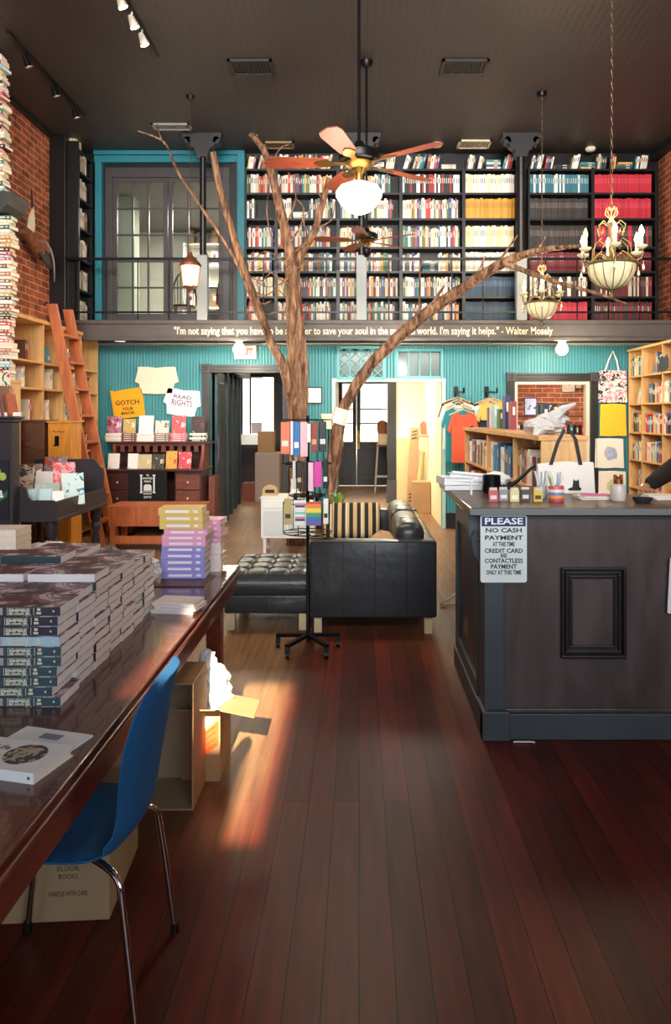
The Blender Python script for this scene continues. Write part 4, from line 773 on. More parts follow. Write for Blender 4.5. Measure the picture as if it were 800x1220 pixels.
# person behind the counter, mostly out of frame
SKN = M('skin', 'a8765a', .5); SLV = M('dark_sweater', '171316', .85, bump=.4, bscale=80)
pr = thing('person', 'person in dark clothing leaning an arm on the counter at the right edge', 'person', (2.5, 4.95, 0))
def skin_chain(name, verts, edges, mt, parent, root=0, sub=1):
    me = bpy.data.meshes.new(name); me.from_pydata([v[:3] for v in verts], edges, []); me.materials.append(mt); o = bpy.data.objects.new(name, me); COL.objects.link(o); o.parent = parent
    md = o.modifiers.new('skin', 'SKIN'); me.skin_vertices[0].data.foreach_set('radius', [r for v in verts for r in (v[3], v[4] if len(v) > 4 else v[3])]); me.skin_vertices[0].data[root].use_root = True; md.use_smooth_shade = True
    s = o.modifiers.new('sub', 'SUBSURF'); s.levels = s.render_levels = sub; return o
skin_chain('body', [(0, .1, .95, .16, .12), (0, .1, 1.15, .15, .11), (0, .08, 1.38, .17, .11), (0, .05, 1.5, .06), (0, .0, 1.6, .055), (-.19, .06, 1.4, .065), (-.52, -.2, 1.25, .065), (-.76, -.52, 1.2, .045), (.19, .06, 1.4, .065), (.32, -.05, 1.2, .05), (.15, -.45, 1.18, .04), (-.09, .1, .88, .09), (-.1, .08, .5, .07), (-.1, .1, .08, .05), (.09, .1, .88, .09), (.1, .08, .5, .07), (.1, .1, .08, .05), (-.1, 0, .04, .045), (.1, 0, .04, .045)],
    [(0, 1), (1, 2), (2, 3), (3, 4), (2, 5), (5, 6), (6, 7), (2, 8), (8, 9), (9, 10), (0, 11), (11, 12), (12, 13), (0, 14), (14, 15), (15, 16), (13, 17), (16, 18)], SLV, pr)
b = MB(); b.ball((0, -.03, 1.72), .1, n=20, sc=(.8, .95, 1.15)); b.ball((0, -.13, 1.71), .016, n=8, sc=(.8, 1, 1.5)); b.ball((-.083, -.02, 1.71), .025, n=8, sc=(.3, .7, 1)); b.ball((.083, -.02, 1.71), .025, n=8, sc=(.3, .7, 1)); b.build('head', SKN, pr, smooth=True)
b = MB(); b.ball((0, .0, 1.76), .108, n=20, sc=(.88, .98, 1.05), jit=.02); b.build('hair', M('dark_hair', '2a1a14', .8, bump=.6), pr, smooth=True)
for hx, hy, rz in ((-.82, -.6, 1), (.12, -.54, 1)):
    v = [(hx+.04, hy+.07, 1.2, .028), (hx, hy, 1.186, .036, .018)]; e = [(0, 1)]
    for i, (dx, L) in enumerate(((-.03, .065), (-.01, .075), (.01, .072), (.03, .06))):
        k = len(v); v += [(hx+dx, hy-.03, 1.184, .011), (hx+dx*1.1, hy-.03-L*.6, 1.184, .009), (hx+dx*1.1, hy-.03-L, 1.172, .007)]; e += [(1, k), (k, k+1), (k+1, k+2)]
    k = len(v); v += [(hx+.045, hy-.01, 1.18, .012), (hx+.058, hy-.04, 1.174, .009)]; e += [(1, k), (k, k+1)]; skin_chain('hand', v, e, SKN, pr)
# ---- pine bookcase running behind the counter ----
X0b, X1b, Yn, Yf, Hb = 1.2, 1.5, 4.88, 8.35, 1.485
t = thing('bookcase', 'low pine bookcase running back behind the counter, plastic-wrapped stock on top', 'bookcase', (X0b, Yn, 0)); W_, L_ = X1b-X0b, Yf-Yn
MB().box(0, W_, -.02, 0, 0, Hb-.03).build('end_panel', PINEL, t); MB().box(0, W_, L_, L_+.02, 0, Hb-.03).build('end_panel', PINEL, t)
MB().box(W_-.01, W_, 0, L_, 0, Hb-.03).build('back_panel', PINEL, t); MB().box(-.02, W_+.01, -.03, L_+.03, Hb-.03, Hb).build('top_board', PINE, t)
ys = [0, .87, 2.07-.0, L_]; ys = [0, .86, 2.05, L_]
for y in ys[1:3]: MB().box(0, W_-.01, y-.012, y+.012, 0, Hb-.03).build('divider', PINEL, t)
for z in (.05, .42, .78, 1.1):
    for i in range(3): MB().box(0, W_-.01, ys[i]+.012, ys[i+1]-.012, z, z+.02).build('shelf', PINE, t)
colsX = ['4f8fb8', '2c5f8a', 'e8e2d4', 'b85a4a', 'd8d0c0', '7c3f5a', '3a3330', 'cfc6b4', 'e2dccd', '8a6a4a']
for c in colsX:
    if c not in BOOKS: BOOKS[c] = unit_book(bm_(c, '3a3430'))
for i, (z, zn) in enumerate(((.8, 'upper'), (1.12, 'top'), (.44, 'middle'))):
    for j in range(3):
        y = Yn+ys[j]+.05; yend = Yn+ys[j+1]-.05
        bn_ = ['nearest', 'middle', 'farthest'][j]
        while y < yend:
            tt = random.uniform(.05, .1) if random.random() < .4 else random.uniform(.02, .04)
            if random.random() < .2: y += .1; continue
            if y+tt > yend: break
            c = random.choice(colsX[:3] if j == 1 and z > .7 else colsX)
            o = bpy.data.objects.new('book', BOOKS[c]); COL.objects.link(o); o.scale = (tt*.92, .17, random.uniform(.2, .26)); o.location = (X0b+.02, y+tt/2, z); o.rotation_euler = (0, 0, -PI/2)
            tag(o, 'book on the %s shelf in the %s bay of the low pine bookcase' % (zn, bn_), 'book', 'books on the %s shelf, %s bay of the low pine bookcase' % (zn, bn_)); y += tt
# plastic-wrapped heap and merchandise on its top
t = thing('plastic_wrap', 'crumpled clear and silver plastic wrap heaped on the low pine bookcase', 'plastic wrap', (1.36, 5.35, Hb))
def crumple(mb, c, r, sc, jit=.22, n=18):
    mb.ball(c, r, n=n, sc=sc, jit=jit)
SILV = M('silver_wrap', 'd4d4d8', .3, .1, bump=.8, bscale=60)
b = MB(); crumple(b, (-.02, 0, .055), .1, (1.35, 1.7, .6)); crumple(b, (.07, .1, .1), .09, (1.2, 1.1, .6)); b.tube([(.06, .05, .12), (.13, .0, .19), (.2, -.04, .22)], [.05, .03, .008], 8, jit=.3); b.tube([(-.08, -.1, .04), (-.13, -.2, -.01), (-.15, -.26, -.06)], [.05, .02, .006], 8, jit=.3); b.build('wrap', SILV, t)
for px, Y, c, h, lab in ((618, 7.6, '2f6b3a', .2, 'green tin'), (627, 7.3, '2a2f6a', .33, 'tall dark blue boxed book'), (636, 7.0, '8a2f3a', .27, 'maroon boxed book'), (607, 7.9, '9fd0d8', .24, 'pale aqua box'), (600, 8.1, 'e6cfd6', .24, 'pale pink box'), (592, 8.2, '6a86a8', .22, 'blue grey box'), (686, 5.9, '1f4a3a', .22, 'dark green book'), (691, 5.8, '2a3350', .23, 'navy book')):
    if c not in BOOKS: BOOKS[c] = unit_book(bm_(c, 'e9e4d8'))
    o = bpy.data.objects.new('boxed_book', BOOKS[c]); COL.objects.link(o); o.location = (min(max(PX(px, Y), X0b+.03), X1b-.03), Y, Hb); o.scale = (.05, .14, h); tag(o, '%s standing on top of the low pine bookcase' % lab, 'book')
# ---- shelves in the brick room seen through the right doorway ----
t = thing('room_shelf', 'dark shelf with framed pictures in the brick room beyond the right doorway', 'shelf', (3.4, 12.6, 0)); 
for z in (1.2, 1.62): MB().box(-1.0, 1.2, -.15, .15, z-.03, z).build('shelf_board', M('shelf_brown', '4a3024', .5), t)
for x in (-1.0, 1.17): MB().box(x, x+.03, -.15, .15, 0, 1.62).build('upright', M('shelf_brown', '4a3024', .5), t)
def pict(x, y, z, w, h, cols, nm, label, cat, sc=9, rz=0, fr='2a1e18'):
    t = thing(nm, label, cat, (x, y, z), rz); MB().box(-w/2, w/2, 0, .02, 0, h).build('frame', M('frame_'+fr, fr, .5), t, bevel=.003); MB().box(-w/2+.015, w/2-.015, -.003, 0, .015, h-.015).build('picture', blotch('art_'+'_'.join(cols)[:40], cols, sc), t); return t
pict(PX(656, 12.6), 12.55, 1.62, .24, .2, ['d8c9a6', '2a2622', 'd8c9a6'], 'framed_picture', 'square tan picture with round black emblem in the brick room', 'picture'); pict(PX(672, 12.6), 12.55, 1.62, .15, .2, ['a34a30', '5a2a20'], 'framed_picture', 'small red brown picture right of the tan emblem picture', 'picture')
pict(PX(641, 12.6), 12.55, 1.62, .16, .22, ['e8e4dc', '2c3560', '1e2024'], 'framed_picture', 'white and navy card left of the tan emblem picture', 'picture'); pict(PX(631, 12.6), 12.5, 1.62, .22, .3, ['3a3f98', 'd8d8f0', '2a2f6a'], 'framed_picture', 'blue boxed item on the brick room shelf', 'box', fr='2a2f6a')
pict(PX(679, 13.3), 13.36, 2.05, .22, .38, ['e6dccb', 'c9a890', 'e6dccb'], 'framed_picture', 'pale paper poster on the brick wall beyond the right doorway', 'poster', fr='d8cfc0'); pict(PX(691, 13.3), 13.36, 2.1, .13, .33, ['3a2418', 'b8936a', '2a1a14'], 'framed_picture', 'dark narrow picture beside the pale poster on the brick wall', 'picture')
for k in range(16):
    tt = random.uniform(.03, .06); o = bpy.data.objects.new('distant_book', BOOKS[random.choice(['1f6f7a', '3a3330', 'a32b2b', 'e2dccd', '2c5f8a'])]); COL.objects.link(o); o.scale = (.05, .2, .26); o.location = (2.6+k*.1, 12.5, 1.2); tag(o, 'book on the lower shelf in the brick room beyond the right doorway', 'book', 'books on the lower shelf of the brick room')
# ---- clothing on the back wall rails ----
def tee_poly(w, h, sl=.14, flat=False): return [(-w*.2, 0), (-w*.46, -.06), (-w*.5-sl*.3, -sl-.11), (-w*.5-.0, -sl-.15), (-w*.45, -sl-.04), (-w*.45, -h), (w*.45, -h), (w*.45, -sl-.04), (w*.5+.0, -sl-.15), (w*.5+sl*.3, -sl-.11), (w*.5, -.05), (w*.2, 0), (w*.1, -.04), (-w*.1, -.04)]
def hung_shirt(x, y, z, c, label, cat='shirt', w=.4, h=.66, rz=0, sub=None, art=None, up=.0):
    t = thing('hanging_shirt', label, cat, (x, y, z), rz)
    b = MB(); b.prism(tee_poly(w, h), -.012, .012, T=T3(0, 0, -.09)); b.build('shirt', M('cloth_'+c, c, .85, bump=.3, bscale=14), t, bevel=.008)
    hg = MB(); hg.tube([(-.19, -.02, -.13), (0, -.02, -.055), (.19, -.02, -.13)], .009, 6); hg.build('hanger', M('hanger_wood', 'd0a878', .5), t); MB().tube([(0, -.02, -.055), (0, -.02, -.02), (0, -.02, up-.02), (.018, -.02, up), (.0, -.02, up+.016), (-.014, -.02, up+.006)], .0025, 5).build('hanger_hook', CHROME, t)
    if art: q = MB(); q.prism([(.06, -.3), (.12, -.27), (.15, -.3), (.15, -.4), (.1, -.42), (.07, -.38)], -.015, -.0125); q.prism([(.04, -.44), (.14, -.42), (.15, -.46), (.06, -.47)], -.015, -.0125); q.build('print', M(*art), t)
    return t
def rail(px, label):
    Yr = YB; t = thing('clothes_rail', label, 'clothes rail', (PX(px, 10.2), Yr, PZ(466, 10.2))); b = MB(); b.box(-.03, .03, -.015, -.002, -.08, .08); b.build('wall_plate', BLKMET, t); MB().tube([(0, -.015, 0), (0, -.8, -.03), (0, -.82, .03)], .012, 8).build('rail', BLKMET, t)
    return t.location
r1 = rail(548, 'black wall rail holding T-shirts beside the hallway'); r2 = rail(586, 'black wall rail holding T-shirts beside the right doorway')
for k, (c, lab, w, dx) in enumerate((('22242c', 'black T-shirt hanging at the back of the left rail', .46, .0), ('e9e2d8', 'white T-shirt hanging behind the teal one', .46, -.01), ('9ab4bc', 'pale grey blue T-shirt hanging behind the teal one on the left rail', .4, -.02), ('1f7f86', 'teal T-shirt hanging just behind the orange one', .4, -.03))): hung_shirt(r1[0]+dx, YB-.12-.14*k, r1[2]-.02-.04*k, c, lab, w=w, h=.62+.04*k, up=.02+.04*k-.005*(k+1))
hung_shirt(r1[0]-.0, YB-.74, r1[2]-.2, 'd8593c', 'orange T-shirt with small black and white print at the front of the left rail', w=.34, h=.68, art=('print_black', '1a1a1e', .7), up=.17)
for k, (c, lab, w, h) in enumerate((('1e2026', 'black T-shirt hanging at the back of the right rail', .46, .6), ('f0ece4', 'white T-shirt hanging on the right rail', .48, .6), ('a5d4d8', 'pale aqua T-shirt hanging on the right rail', .44, .6), ('2a2c3a', 'navy patterned shirt hanging on the right rail', .4, .42))): hung_shirt(r2[0]+.01*k, YB-.12-.14*k, r2[2]-.04-.03*k, c, lab, w=w+.04, h=h, up=.04+.03*k-.005*(k+1))
hung_shirt(r2[0]-.04, YB-.72, r2[2]-.05, 'd8b85a', 'yellow short garment at the front of the right rail', w=.36, h=.26, up=.02)
# ---- tote bags on the wall right of the doorway ----
def wall_tote(px0, px1, py0, py1, mt, label, cat='tote bag', handle=False, art=None, y=YB-.05):
    x0, x1, z0, z1 = PX(px0, y), PX(px1, y), PZ(py1, y), PZ(py0, y); cx = (x0+x1)/2; w = (x1-x0)/2; h = z1-z0; t = thing('wall_bag', label, cat, (cx, y, z0))
    b = MB(); b.prism([(-w, .01), (-w*.3, 0), (w*.4, .008), (w, .0), (w*.96, h*.5), (w*.93, h-.01), (0, h), (-w*.95, h-.005), (-w*.97, h*.5)], -.012, .012); b.build('cloth', mt, t, bevel=.006)
    if handle: MB().tube([(-w*.55, -.014, h-.02), (-w*.3, -.014, h+.14), (-.0, -.01, h+.27), (w*.25, -.014, h+.14), (w*.4, -.014, h-.02)], .012, 6).build('handle', M('canvas_white', 'e9e6df', .8), t, smooth=True)
    if art: q = MB(); n_ = 9; q.prism([(w*.1+w*.5*math.cos(2*PI*i/n_)*random.uniform(.8, 1.1), h*.5+h*.25*math.sin(2*PI*i/n_)*random.uniform(.8, 1.1)) for i in range(n_)], -.0145, -.012); q.build('print', art, t)
wall_tote(713, 748, 441, 480, blotch('tote_art', ['e8dccb', 'c77a9a', 'efe6d8', '3a2c3a', 'e8dccb'], 10, .8), 'printed white and purple tote bag hanging by its white handle', handle=True); wall_tote(715, 747, 481, 520, M('yellow_cloth', 'e8bd30', .85, bump=.3, bscale=12), 'yellow cloth bag pinned below the printed tote bag')
wall_tote(709, 744, 522, 558, M('canvas_cream', 'ebe3d3', .85, bump=.2, bscale=12), 'cream tote bag with pink and blue animal print below the yellow bag', art=blotch('animal_art', ['d88a7a', 'c9b0c0', '8fb0cc', 'd8765a'], 14, .8)); wall_tote(713, 747, 561, 598, M('canvas_cream', 'ebe3d3', .85, bump=.2, bscale=12), 'cream tote bag with faint green lettering, lowest on the wall', art=M('faint_green', 'c3c79a', .8))
# ---- light wood bookcase on the right wall ----
XF = 3.84; yf = 10.5
t = thing('bookcase', 'tall light pine bookcase along the right wall filled with books', 'bookcase', (XF, 6.9, 0)); HB = PZ(417, yf); LN = yf-6.9; div = sorted({0, .62, 1.22, 1.82, 2.45, LN-.45, LN-.0}); div = [0, .61, 1.22, 1.83, 2.44, 3.12, LN]
for y in div: MB().box(0, XR-XF-.01, y-.012, y+.012, 0, HB-.03).build('upright', PINEL, t)
MB().box(-.02, XR-XF-.005, -.03, LN+.03, HB-.03, HB).build('top_board', PINE, t); MB().box(XR-XF-.02, XR-XF-.01, 0, LN, 0, HB-.03).build('back_panel', PINEL, t)
zl = [PZ(p, yf) for p in (449, 481, 514, 546, 578)]+[.45, .1]
for z in zl:
    for i in range(6): MB().box(-.012, XR-XF-.02, div[i]+.012, div[i+1]-.012, z-.022, z).build('shelf', PINE, t)
cov = ['3f6f9a', 'c8c2b4', 'b8342a', '2f5a3a', '22242a', 'e2dccd', '7a4f8a', 'd8c25a', 'e8e2d4', '5a3a2a', 'd86a4a', '8fb8c8']
for c in cov:
    if c not in BOOKS: BOOKS[c] = unit_book(bm_(c, 'e9e4d8' if c not in ('e2dccd', 'e8e2d4', 'c8c2b4') else '4a3a3a'))
FOB = {}
def facebook(x, y, z, w, h, rz, art, label, tilt=R(10), d=.025, group=None, nm='display_book', leanback=True):
    """a book standing face out, cover towards local -Y"""
    t = thing(nm, label, 'book', (x, y, z), rz, group); T = Matrix.Rotation(-tilt, 4, 'X')
    b = MB(); b.box(-w/2, w/2, 0, .002, 0, h, 0, T); b.box(-w/2, w/2, d-.002, d, 0, h, 0, T); b.box(-w/2, -w/2+.003, .002, d-.002, 0, h, 0, T); b.build('cover', art, t)
    MB().box(-w/2+.003, w/2-.004, .0025, d-.0025, .003, h-.003, 0, T).build('pages', PAGE, t); return t
ARTS = [blotch('cover_art_%d' % i, cs, 16, .4) for i, cs in enumerate((['efe8dc', 'b8342a', 'efe8dc'], ['2c3f5a', 'd8c9a0', '2c3f5a'], ['c8d8dc', '4a7a8a', 'e8e4d8'], ['22242a', 'cfc8bc', '22242a'], ['e8d8b0', '8a4a3a', 'd8b87a'], ['d8dcd8', '7a5a6a', 'efe8e4'], ['3f6f5a', 'e8e2c8', '3f6f5a'], ['b8a8b8', '3a3040', 'e4dcd8']))]
for r, z in enumerate(zl[:6]):
    for i in range(2, 6):
        y = 6.9+div[i]+.03; yend = 6.9+div[i+1]-.03; rn = ['top', 'second', 'third', 'fourth', 'fifth', 'sixth'][r]; pn = ['nearest', 'second nearest', 'third nearest', 'third farthest', 'second farthest', 'farthest'][i]
        g = 'book on the %s shelf in the %s bay of the right wall bookcase' % (rn, pn)
        if random.random() < .35:
            facebook(XF+.05, (y+yend)/2, z, .16, .22, -PI/2, random.choice(ARTS), 'face-out '+g.replace('right wall ', 'right ')); yend = (y+yend)/2-.11
        fill = random.uniform(.65, 1)
        while y < yend*fill+(1-fill)*(6.9+div[i]):
            tt = random.uniform(.025, .06); o = bpy.data.objects.new('upright_book', BOOKS[random.choice(cov)]); COL.objects.link(o); o.scale = (tt*.92, .16, random.uniform(.2, .27)); o.location = (XF+.02, y+tt/2, z); o.rotation_euler = (0, 0, -PI/2); tag(o, 'upright '+g, 'book', 'upright '+g.replace('book', 'books', 1)); y += tt
q = MB(); q.prism([(-.14, -.06), (-.06, -.1), (.0, -.07), (.08, -.11), (.15, -.05), (.12, .03), (.15, .08), (.04, .1), (-.02, .07), (-.1, .11), (-.15, .04)], 0, .008, 'x'); o = tag(q.build('section_sign', [M('sign_dark', '2a2c2e', .5)], loc=(XF-.03, 9.25, PZ(433, 9.25)), bevel=.002), 'black wavy-edged shelf sign on the top shelf of the right bookcase', 'sign')
# ======================= CENTRE: sofa, ottoman, spinner rack, cabinet =======================
def leather():
    m = M('black_leather', '2b3036', .36, bump=.35, bscale=9, coat=.1); return m
LEA = leather(); SEAM = M('leather_seam', '0c0c0e', .6); LEG = M('sofa_leg_wood', 'cdbd96', .5)
def cushion(name, x0, x1, y0, y1, z0, z1, parent, mt, bev=.05, puff=.0, seg=4):
    b = MB(); b.box(x0, x1, y0, y1, z0, z1); o = b.build(name, mt, parent); m_ = o.modifiers.new('bevel', 'BEVEL'); m_.width = bev; m_.segments = seg; o.data.polygons.foreach_set('use_smooth', [True]*6); return o
SX0, SX1, SY0, SY1 = PX(369, 5.45), PX(521, 5.45), 5.45, 7.45
so = thing('sofa', 'black leather sofa with panelled arm facing the camera', 'sofa', (SX0, SY0, 0)); W = SX1-SX0; L = SY1-SY0; zt = PZ(645, 5.45)
for y in (0, L-.16):
    o = cushion('arm', 0, W, y, y+.16, .125, zt, so, LEA, .018, seg=3)
    b = MB()
    for i in (1, 2, 3): b.box(W*i/4+.012-.003, W*i/4+.012+.003, y-.0025 if y == 0 else y, y+.001, .14, zt-.015)
    b.box(.012, W-.012, y-.002, y+.004, .13, .138); b.box(.012, W-.012, y-.002, y+.004, zt-.012, zt-.006); b.build('seam', SEAM, o)
cushion('seat_frame', .02, W-.02, .16, L-.16, .125, .3, so, LEA, .02)
for k in range(2): cushion('seat_cushion', .0, W-.3, .165+k*(L-.33)/2, .16+(k+1)*(L-.33)/2, .3, .44, so, LEA, .04)
cushion('backrest_frame', W-.1, W, .16, L-.16, .125, .68, so, LEA, .02)
for k in range(2):
    y0 = .17+k*(L-.34)/2; o = cushion('back_cushion', W-.3, W-.07, y0, y0+(L-.35)/2, .42, .8, so, LEA, .09)
    b = MB(); b.box(W-.25, W-.1, y0+.3, y0+.305, .797, .801); b.build('seam', SEAM, o)
for x in (.06, W-.06):
    for y in (.06, L-.06): MB().box(x-.028, x+.028, y-.028, y+.028, 0, .125).build('leg', LEG, so)
pl = tag(MB().build('striped_pillow', M('tmp', '888888')), 'tan, black and cream striped pillow on the far end of the sofa', 'pillow'); 
def pillow_mesh(o, w, h, d, mt, nx=14):
    me = bpy.data.meshes.new('pillow'); vs = []; fs = []; n = nx
    for s in (-1, 1):
        for i in range(n+1):
            for j in range(n+1):
                u, v = i/n*2-1, j/n*2-1; k = (1-u**4)*(1-v**4); pin = 1-.08*(u*u*v*v)
                vs.append((u*w/2*(1-.06*(1-abs(u))*0)*(1-.05*(v*v)*(abs(u)>.99)), s*d/2*k**.5, v*h/2*(1-.05*(1-u*u)*0)+h/2))
    N = (n+1)**2
    for s in (0, 1):
        for i in range(n):
            for j in range(n): a = s*N+i*(n+1)+j; fs.append((a, a+1, a+n+2, a+n+1))
    me.from_pydata(vs, [], fs); bm = bmesh.new(); bm.from_mesh(me); bmesh.ops.remove_doubles(bm, verts=bm.verts, dist=1e-4); bmesh.ops.recalc_face_normals(bm, faces=bm.faces); bm.to_mesh(me); bm.free(); me.materials.append(mt); me.polygons.foreach_set('use_smooth', [True]*len(me.polygons)); o.data = me
pillow_mesh(pl, .58, .36, .13, stripes('pillow_stripes', ['17181c', 'c9a873', 'c9a873', '17181c', '17181c', 'd8c8a4', 'c9a873', '17181c'], 0, .148, .8)); pl.location = (SX0+.29, 7.1, .435); pl.rotation_euler = (R(-22), 0, 0)
for px, Y, rz in ((410, 5.75, 20), (458, 5.75, -15), (480, 5.8, 10)):
    pass
t = thing('fabric_scrap', 'small tan cloth lying on the sofa seat just behind the near arm', 'cloth', (PX(455, 5.85), 5.85, .44)); b = MB(); b.ball((0, 0, .13), .12, sc=(1.1, .8, 1.1), jit=.12, n=10); b.build('cloth', M('tan_cloth', 'c49a76', .85), t, smooth=True)
ot = thing('ottoman', 'black leather tufted ottoman with pale wooden legs left of the sofa', 'ottoman', (PX(269, 5.62), 5.55, 0)); W = SX0-PX(269, 5.62)-.01; L = .82
cushion('frame', 0, W, 0, L, .13, .27, ot, LEA, .015, seg=3); cs = MB(); n = 36; nx, ny = n, n; vs = []
def tuft(u, v):
    a, b_ = u*4, v*4; da = abs(a-round(a)); db = abs(b_-round(b_)); e = min(u, 1-u, v, 1-v)
    return -.035*math.exp(-((da*da+db*db)/.03))*(e > .06)-.012*math.exp(-min(da, db)**2/.004)-.05*max(0, 1-e/.07)**2
for i in range(n+1):
    for j in range(n+1): u, v = i/n, j/n; vs.append((u*W, v*L, .44+tuft(u, v)))
base = len(vs); fs = [(i*(n+1)+j, (i+1)*(n+1)+j, (i+1)*(n+1)+j+1, i*(n+1)+j+1) for i in range(n) for j in range(n)]
ring = [i*(n+1) for i in range(n+1)]+[n*(n+1)+j for j in range(1, n+1)]+[i*(n+1)+n for i in range(n-1, -1, -1)]+[j for j in range(n-1, 0, -1)]
for lvl, (ins, z) in enumerate(((-.012, .36), (-.012, .31), (.004, .272))):
    for q in ring: x, y, _ = vs[q]; cx, cy = W/2, L/2; vs.append((cx+(x-cx)*(1-ins*2/W), cy+(y-cy)*(1-ins*2/L), z))
m_ = len(ring); prev = ring
for lvl in range(3):
    cur = [base+lvl*m_+i for i in range(m_)]; fs += [(prev[i], prev[(i+1) % m_], cur[(i+1) % m_], cur[i]) for i in range(m_)]; prev = cur
cs._add(vs, fs, 0); o = cs.build('tufted_cushion', LEA, ot, smooth=True)
b = MB(); b.box(W/2-.003, W/2+.003, -.003, .001, .14, .265); b.build('seam', SEAM, ot)
for x in (.05, W-.05):
    for y in (.05, L-.05): MB().box(x-.028, x+.028, y-.028, y+.028, 0, .13).build('leg', LEG, ot)
# white cabinet behind
Yc = 8.65; x0, x1 = PX(311, Yc), PX(374, Yc); t = thing('white_cabinet', 'small white cabinet on castor legs behind the book spinner', 'cabinet', ((x0+x1)/2, Yc, 0)); w_ = (x1-x0)/2; zt = PZ(594, Yc); WC = M('cabinet_white', 'e4e6e4', .45)
MB().box(-w_, w_, 0, .4, .18, zt).build('cabinet_body', WC, t, bevel=.006); b = MB(); b.box(-w_-.01, w_+.01, -.015, .41, zt, zt+.02); b.build('top', WC, t, bevel=.004)
d = MB().box(-w_+.03, -.01, -.012, 0, .22, zt-.14).build('door', M('cabinet_mesh', 'c9d2d4', .5), t, bevel=.003); d2 = MB().box(.01, w_-.03, -.012, 0, .22, zt-.14).build('door', MC['cabinet_mesh'], t, bevel=.003); MB().box(-w_+.03, -.01, -.014, 0, zt-.11, zt-.02).build('drawer', WC, t, bevel=.003); MB().box(.01, w_-.03, -.014, 0, zt-.11, zt-.02).build('drawer', WC, t, bevel=.003)
for x in (-w_+.04, w_-.04):
    for y in (.04, .36): b = MB(); b.lathe([(0, 0), (.02, 0), (.022, .03), (.018, .05), (.026, .07), (.02, .1), (.028, .18), (0, .18)], (x, y, 0), 12); b.build('leg', WC, t, smooth=True)
t = thing('wooden_box', 'small rounded wooden radio-shaped box on the white cabinet', 'box', (PX(321, 8.75), 8.8, zt+.02)); b = MB(); b.prism([(-.09, 0), (.09, 0), (.09, .06)]+[(.09*math.cos(R(a)), .06+.06*math.sin(R(a))) for a in range(15, 180, 15)]+[(-.09, .06)], 0, .1); b.build('box_body', M('tan_wood', 'b99b6e', .5), t, bevel=.004); MB().box(-.055, .055, -.004, 0, .03, .07).build('front_slot', BLACK, t)
t = thing('white_figurine', 'white boot-like figurine on the white cabinet', 'figurine', (PX(351, 8.75), 8.75, zt+.02)); b = MB(); b.lathe([(0, 0), (.06, 0), (.065, .02), (.045, .05), (.04, .14), (.045, .2), (0, .2)], n=16); b.ball((.03, -.03, .03), .045, sc=(1.5, 1, .7)); b.build('figurine_body', WC, t, smooth=True)
# spinner rack
Yr = 5.1; xr = PX(367, Yr); t = thing('spinner_rack', 'black metal spinner rack on a castor base in front of the sofa', 'display rack', (xr, Yr, 0))
MB().tube([(0, 0, .1), (0, 0, 1.62)], .012, 10).build('pole', BLKMET, t)
for k in range(5):
    a = R(72*k+20); b = MB(); b.bar((0, 0, .105), (.23*math.cos(a), .23*math.sin(a), .085), .03, .022); o = b.build('base_arm', BLKMET, t)
    c = MB(); c.X = T3(.22*math.cos(a), .22*math.sin(a), 0); c.tube([(-.012, 0, .026), (.012, 0, .026)], .026, 14); c.box(-.016, .016, -.012, .012, .035, .08); c.build('castor', BLACK, o)
for z0, z1, r in ((PZ(552, Yr), PZ(500, Yr), .17), (PZ(590, Yr), PZ(556, Yr), .13), (PZ(634, Yr), PZ(598, Yr), .17)):
    b = MB(); 
    for z in (z0, z1): b.tube([(r*math.cos(2*PI*i/20), r*math.sin(2*PI*i/20), z) for i in range(21)], .004, 5, cap=False)
    for i in range(8): a = 2*PI*i/8+.2; b.tube([(0, 0, z0), (r*math.cos(a), r*math.sin(a), z0)], .003, 5)
    for i in range(6): a = 2*PI*i/6+.2; b.tube([(r*math.cos(a), r*math.sin(a), z0), (r*math.cos(a), r*math.sin(a), z1)], .003, 5)
    b.build('wire_tier', BLKMET, t)
def pack(px0, px1, py0, py1, c, label, Y=4.9, c2=None, art=None, hook=True, nm='packet', rz=0, d=.025):
    x0, x1, z0, z1 = PX(px0, Y), PX(px1, Y), PZ(py1, Y), PZ(py0, Y); t = thing(nm, label, 'packet', ((x0+x1)/2, Y, z0), rz); w = (x1-x0)/2; h = z1-z0
    MB().box(-w, w, -d/2, d/2, 0, h).build('body', art or M('pk_'+c, c, .4), t, bevel=.004)
    if c2: MB().box(-w*.7, w*.7, -d/2-.002, -d/2, h*.25, h*.42).build('label', M('pk_'+c2, c2, .5), t)
    b = MB(); b.tube([(0, 0, h), (0, 0, h+.012), (0, .03, h+.014)], .002, 4); b.build('hanger_loop', BLKMET, t)
pack(335, 346, 503, 541, 'd9795c', 'coral notebook at the left of the top tier of the spinner rack', c2='f0d8c8', rz=R(-8)); pack(346.5, 349.5, 502, 542, 'e4e6ea', 'thin white notebook beside the coral one on the spinner rack')
pack(350, 357.5, 502.5, 544, '2f6fae', 'blue notebook on the top tier of the spinner rack', c2='dfe8f0'); pack(358, 367, 503, 544, 'eab3bc', 'pink notebook on the top tier of the spinner rack'); pack(366, 370.5, 505, 527, 'f0eeec', 'small white card in front of the pink notebook', Y=4.86)
pack(371, 378.5, 503, 538, '8e3b2e', 'maroon notebook on the top tier of the spinner rack', c2='c99a6a'); pack(380, 389, 502, 538, '26282e', 'black notebook at the right of the top tier of the spinner rack', c2='c9cdd2', rz=R(8))
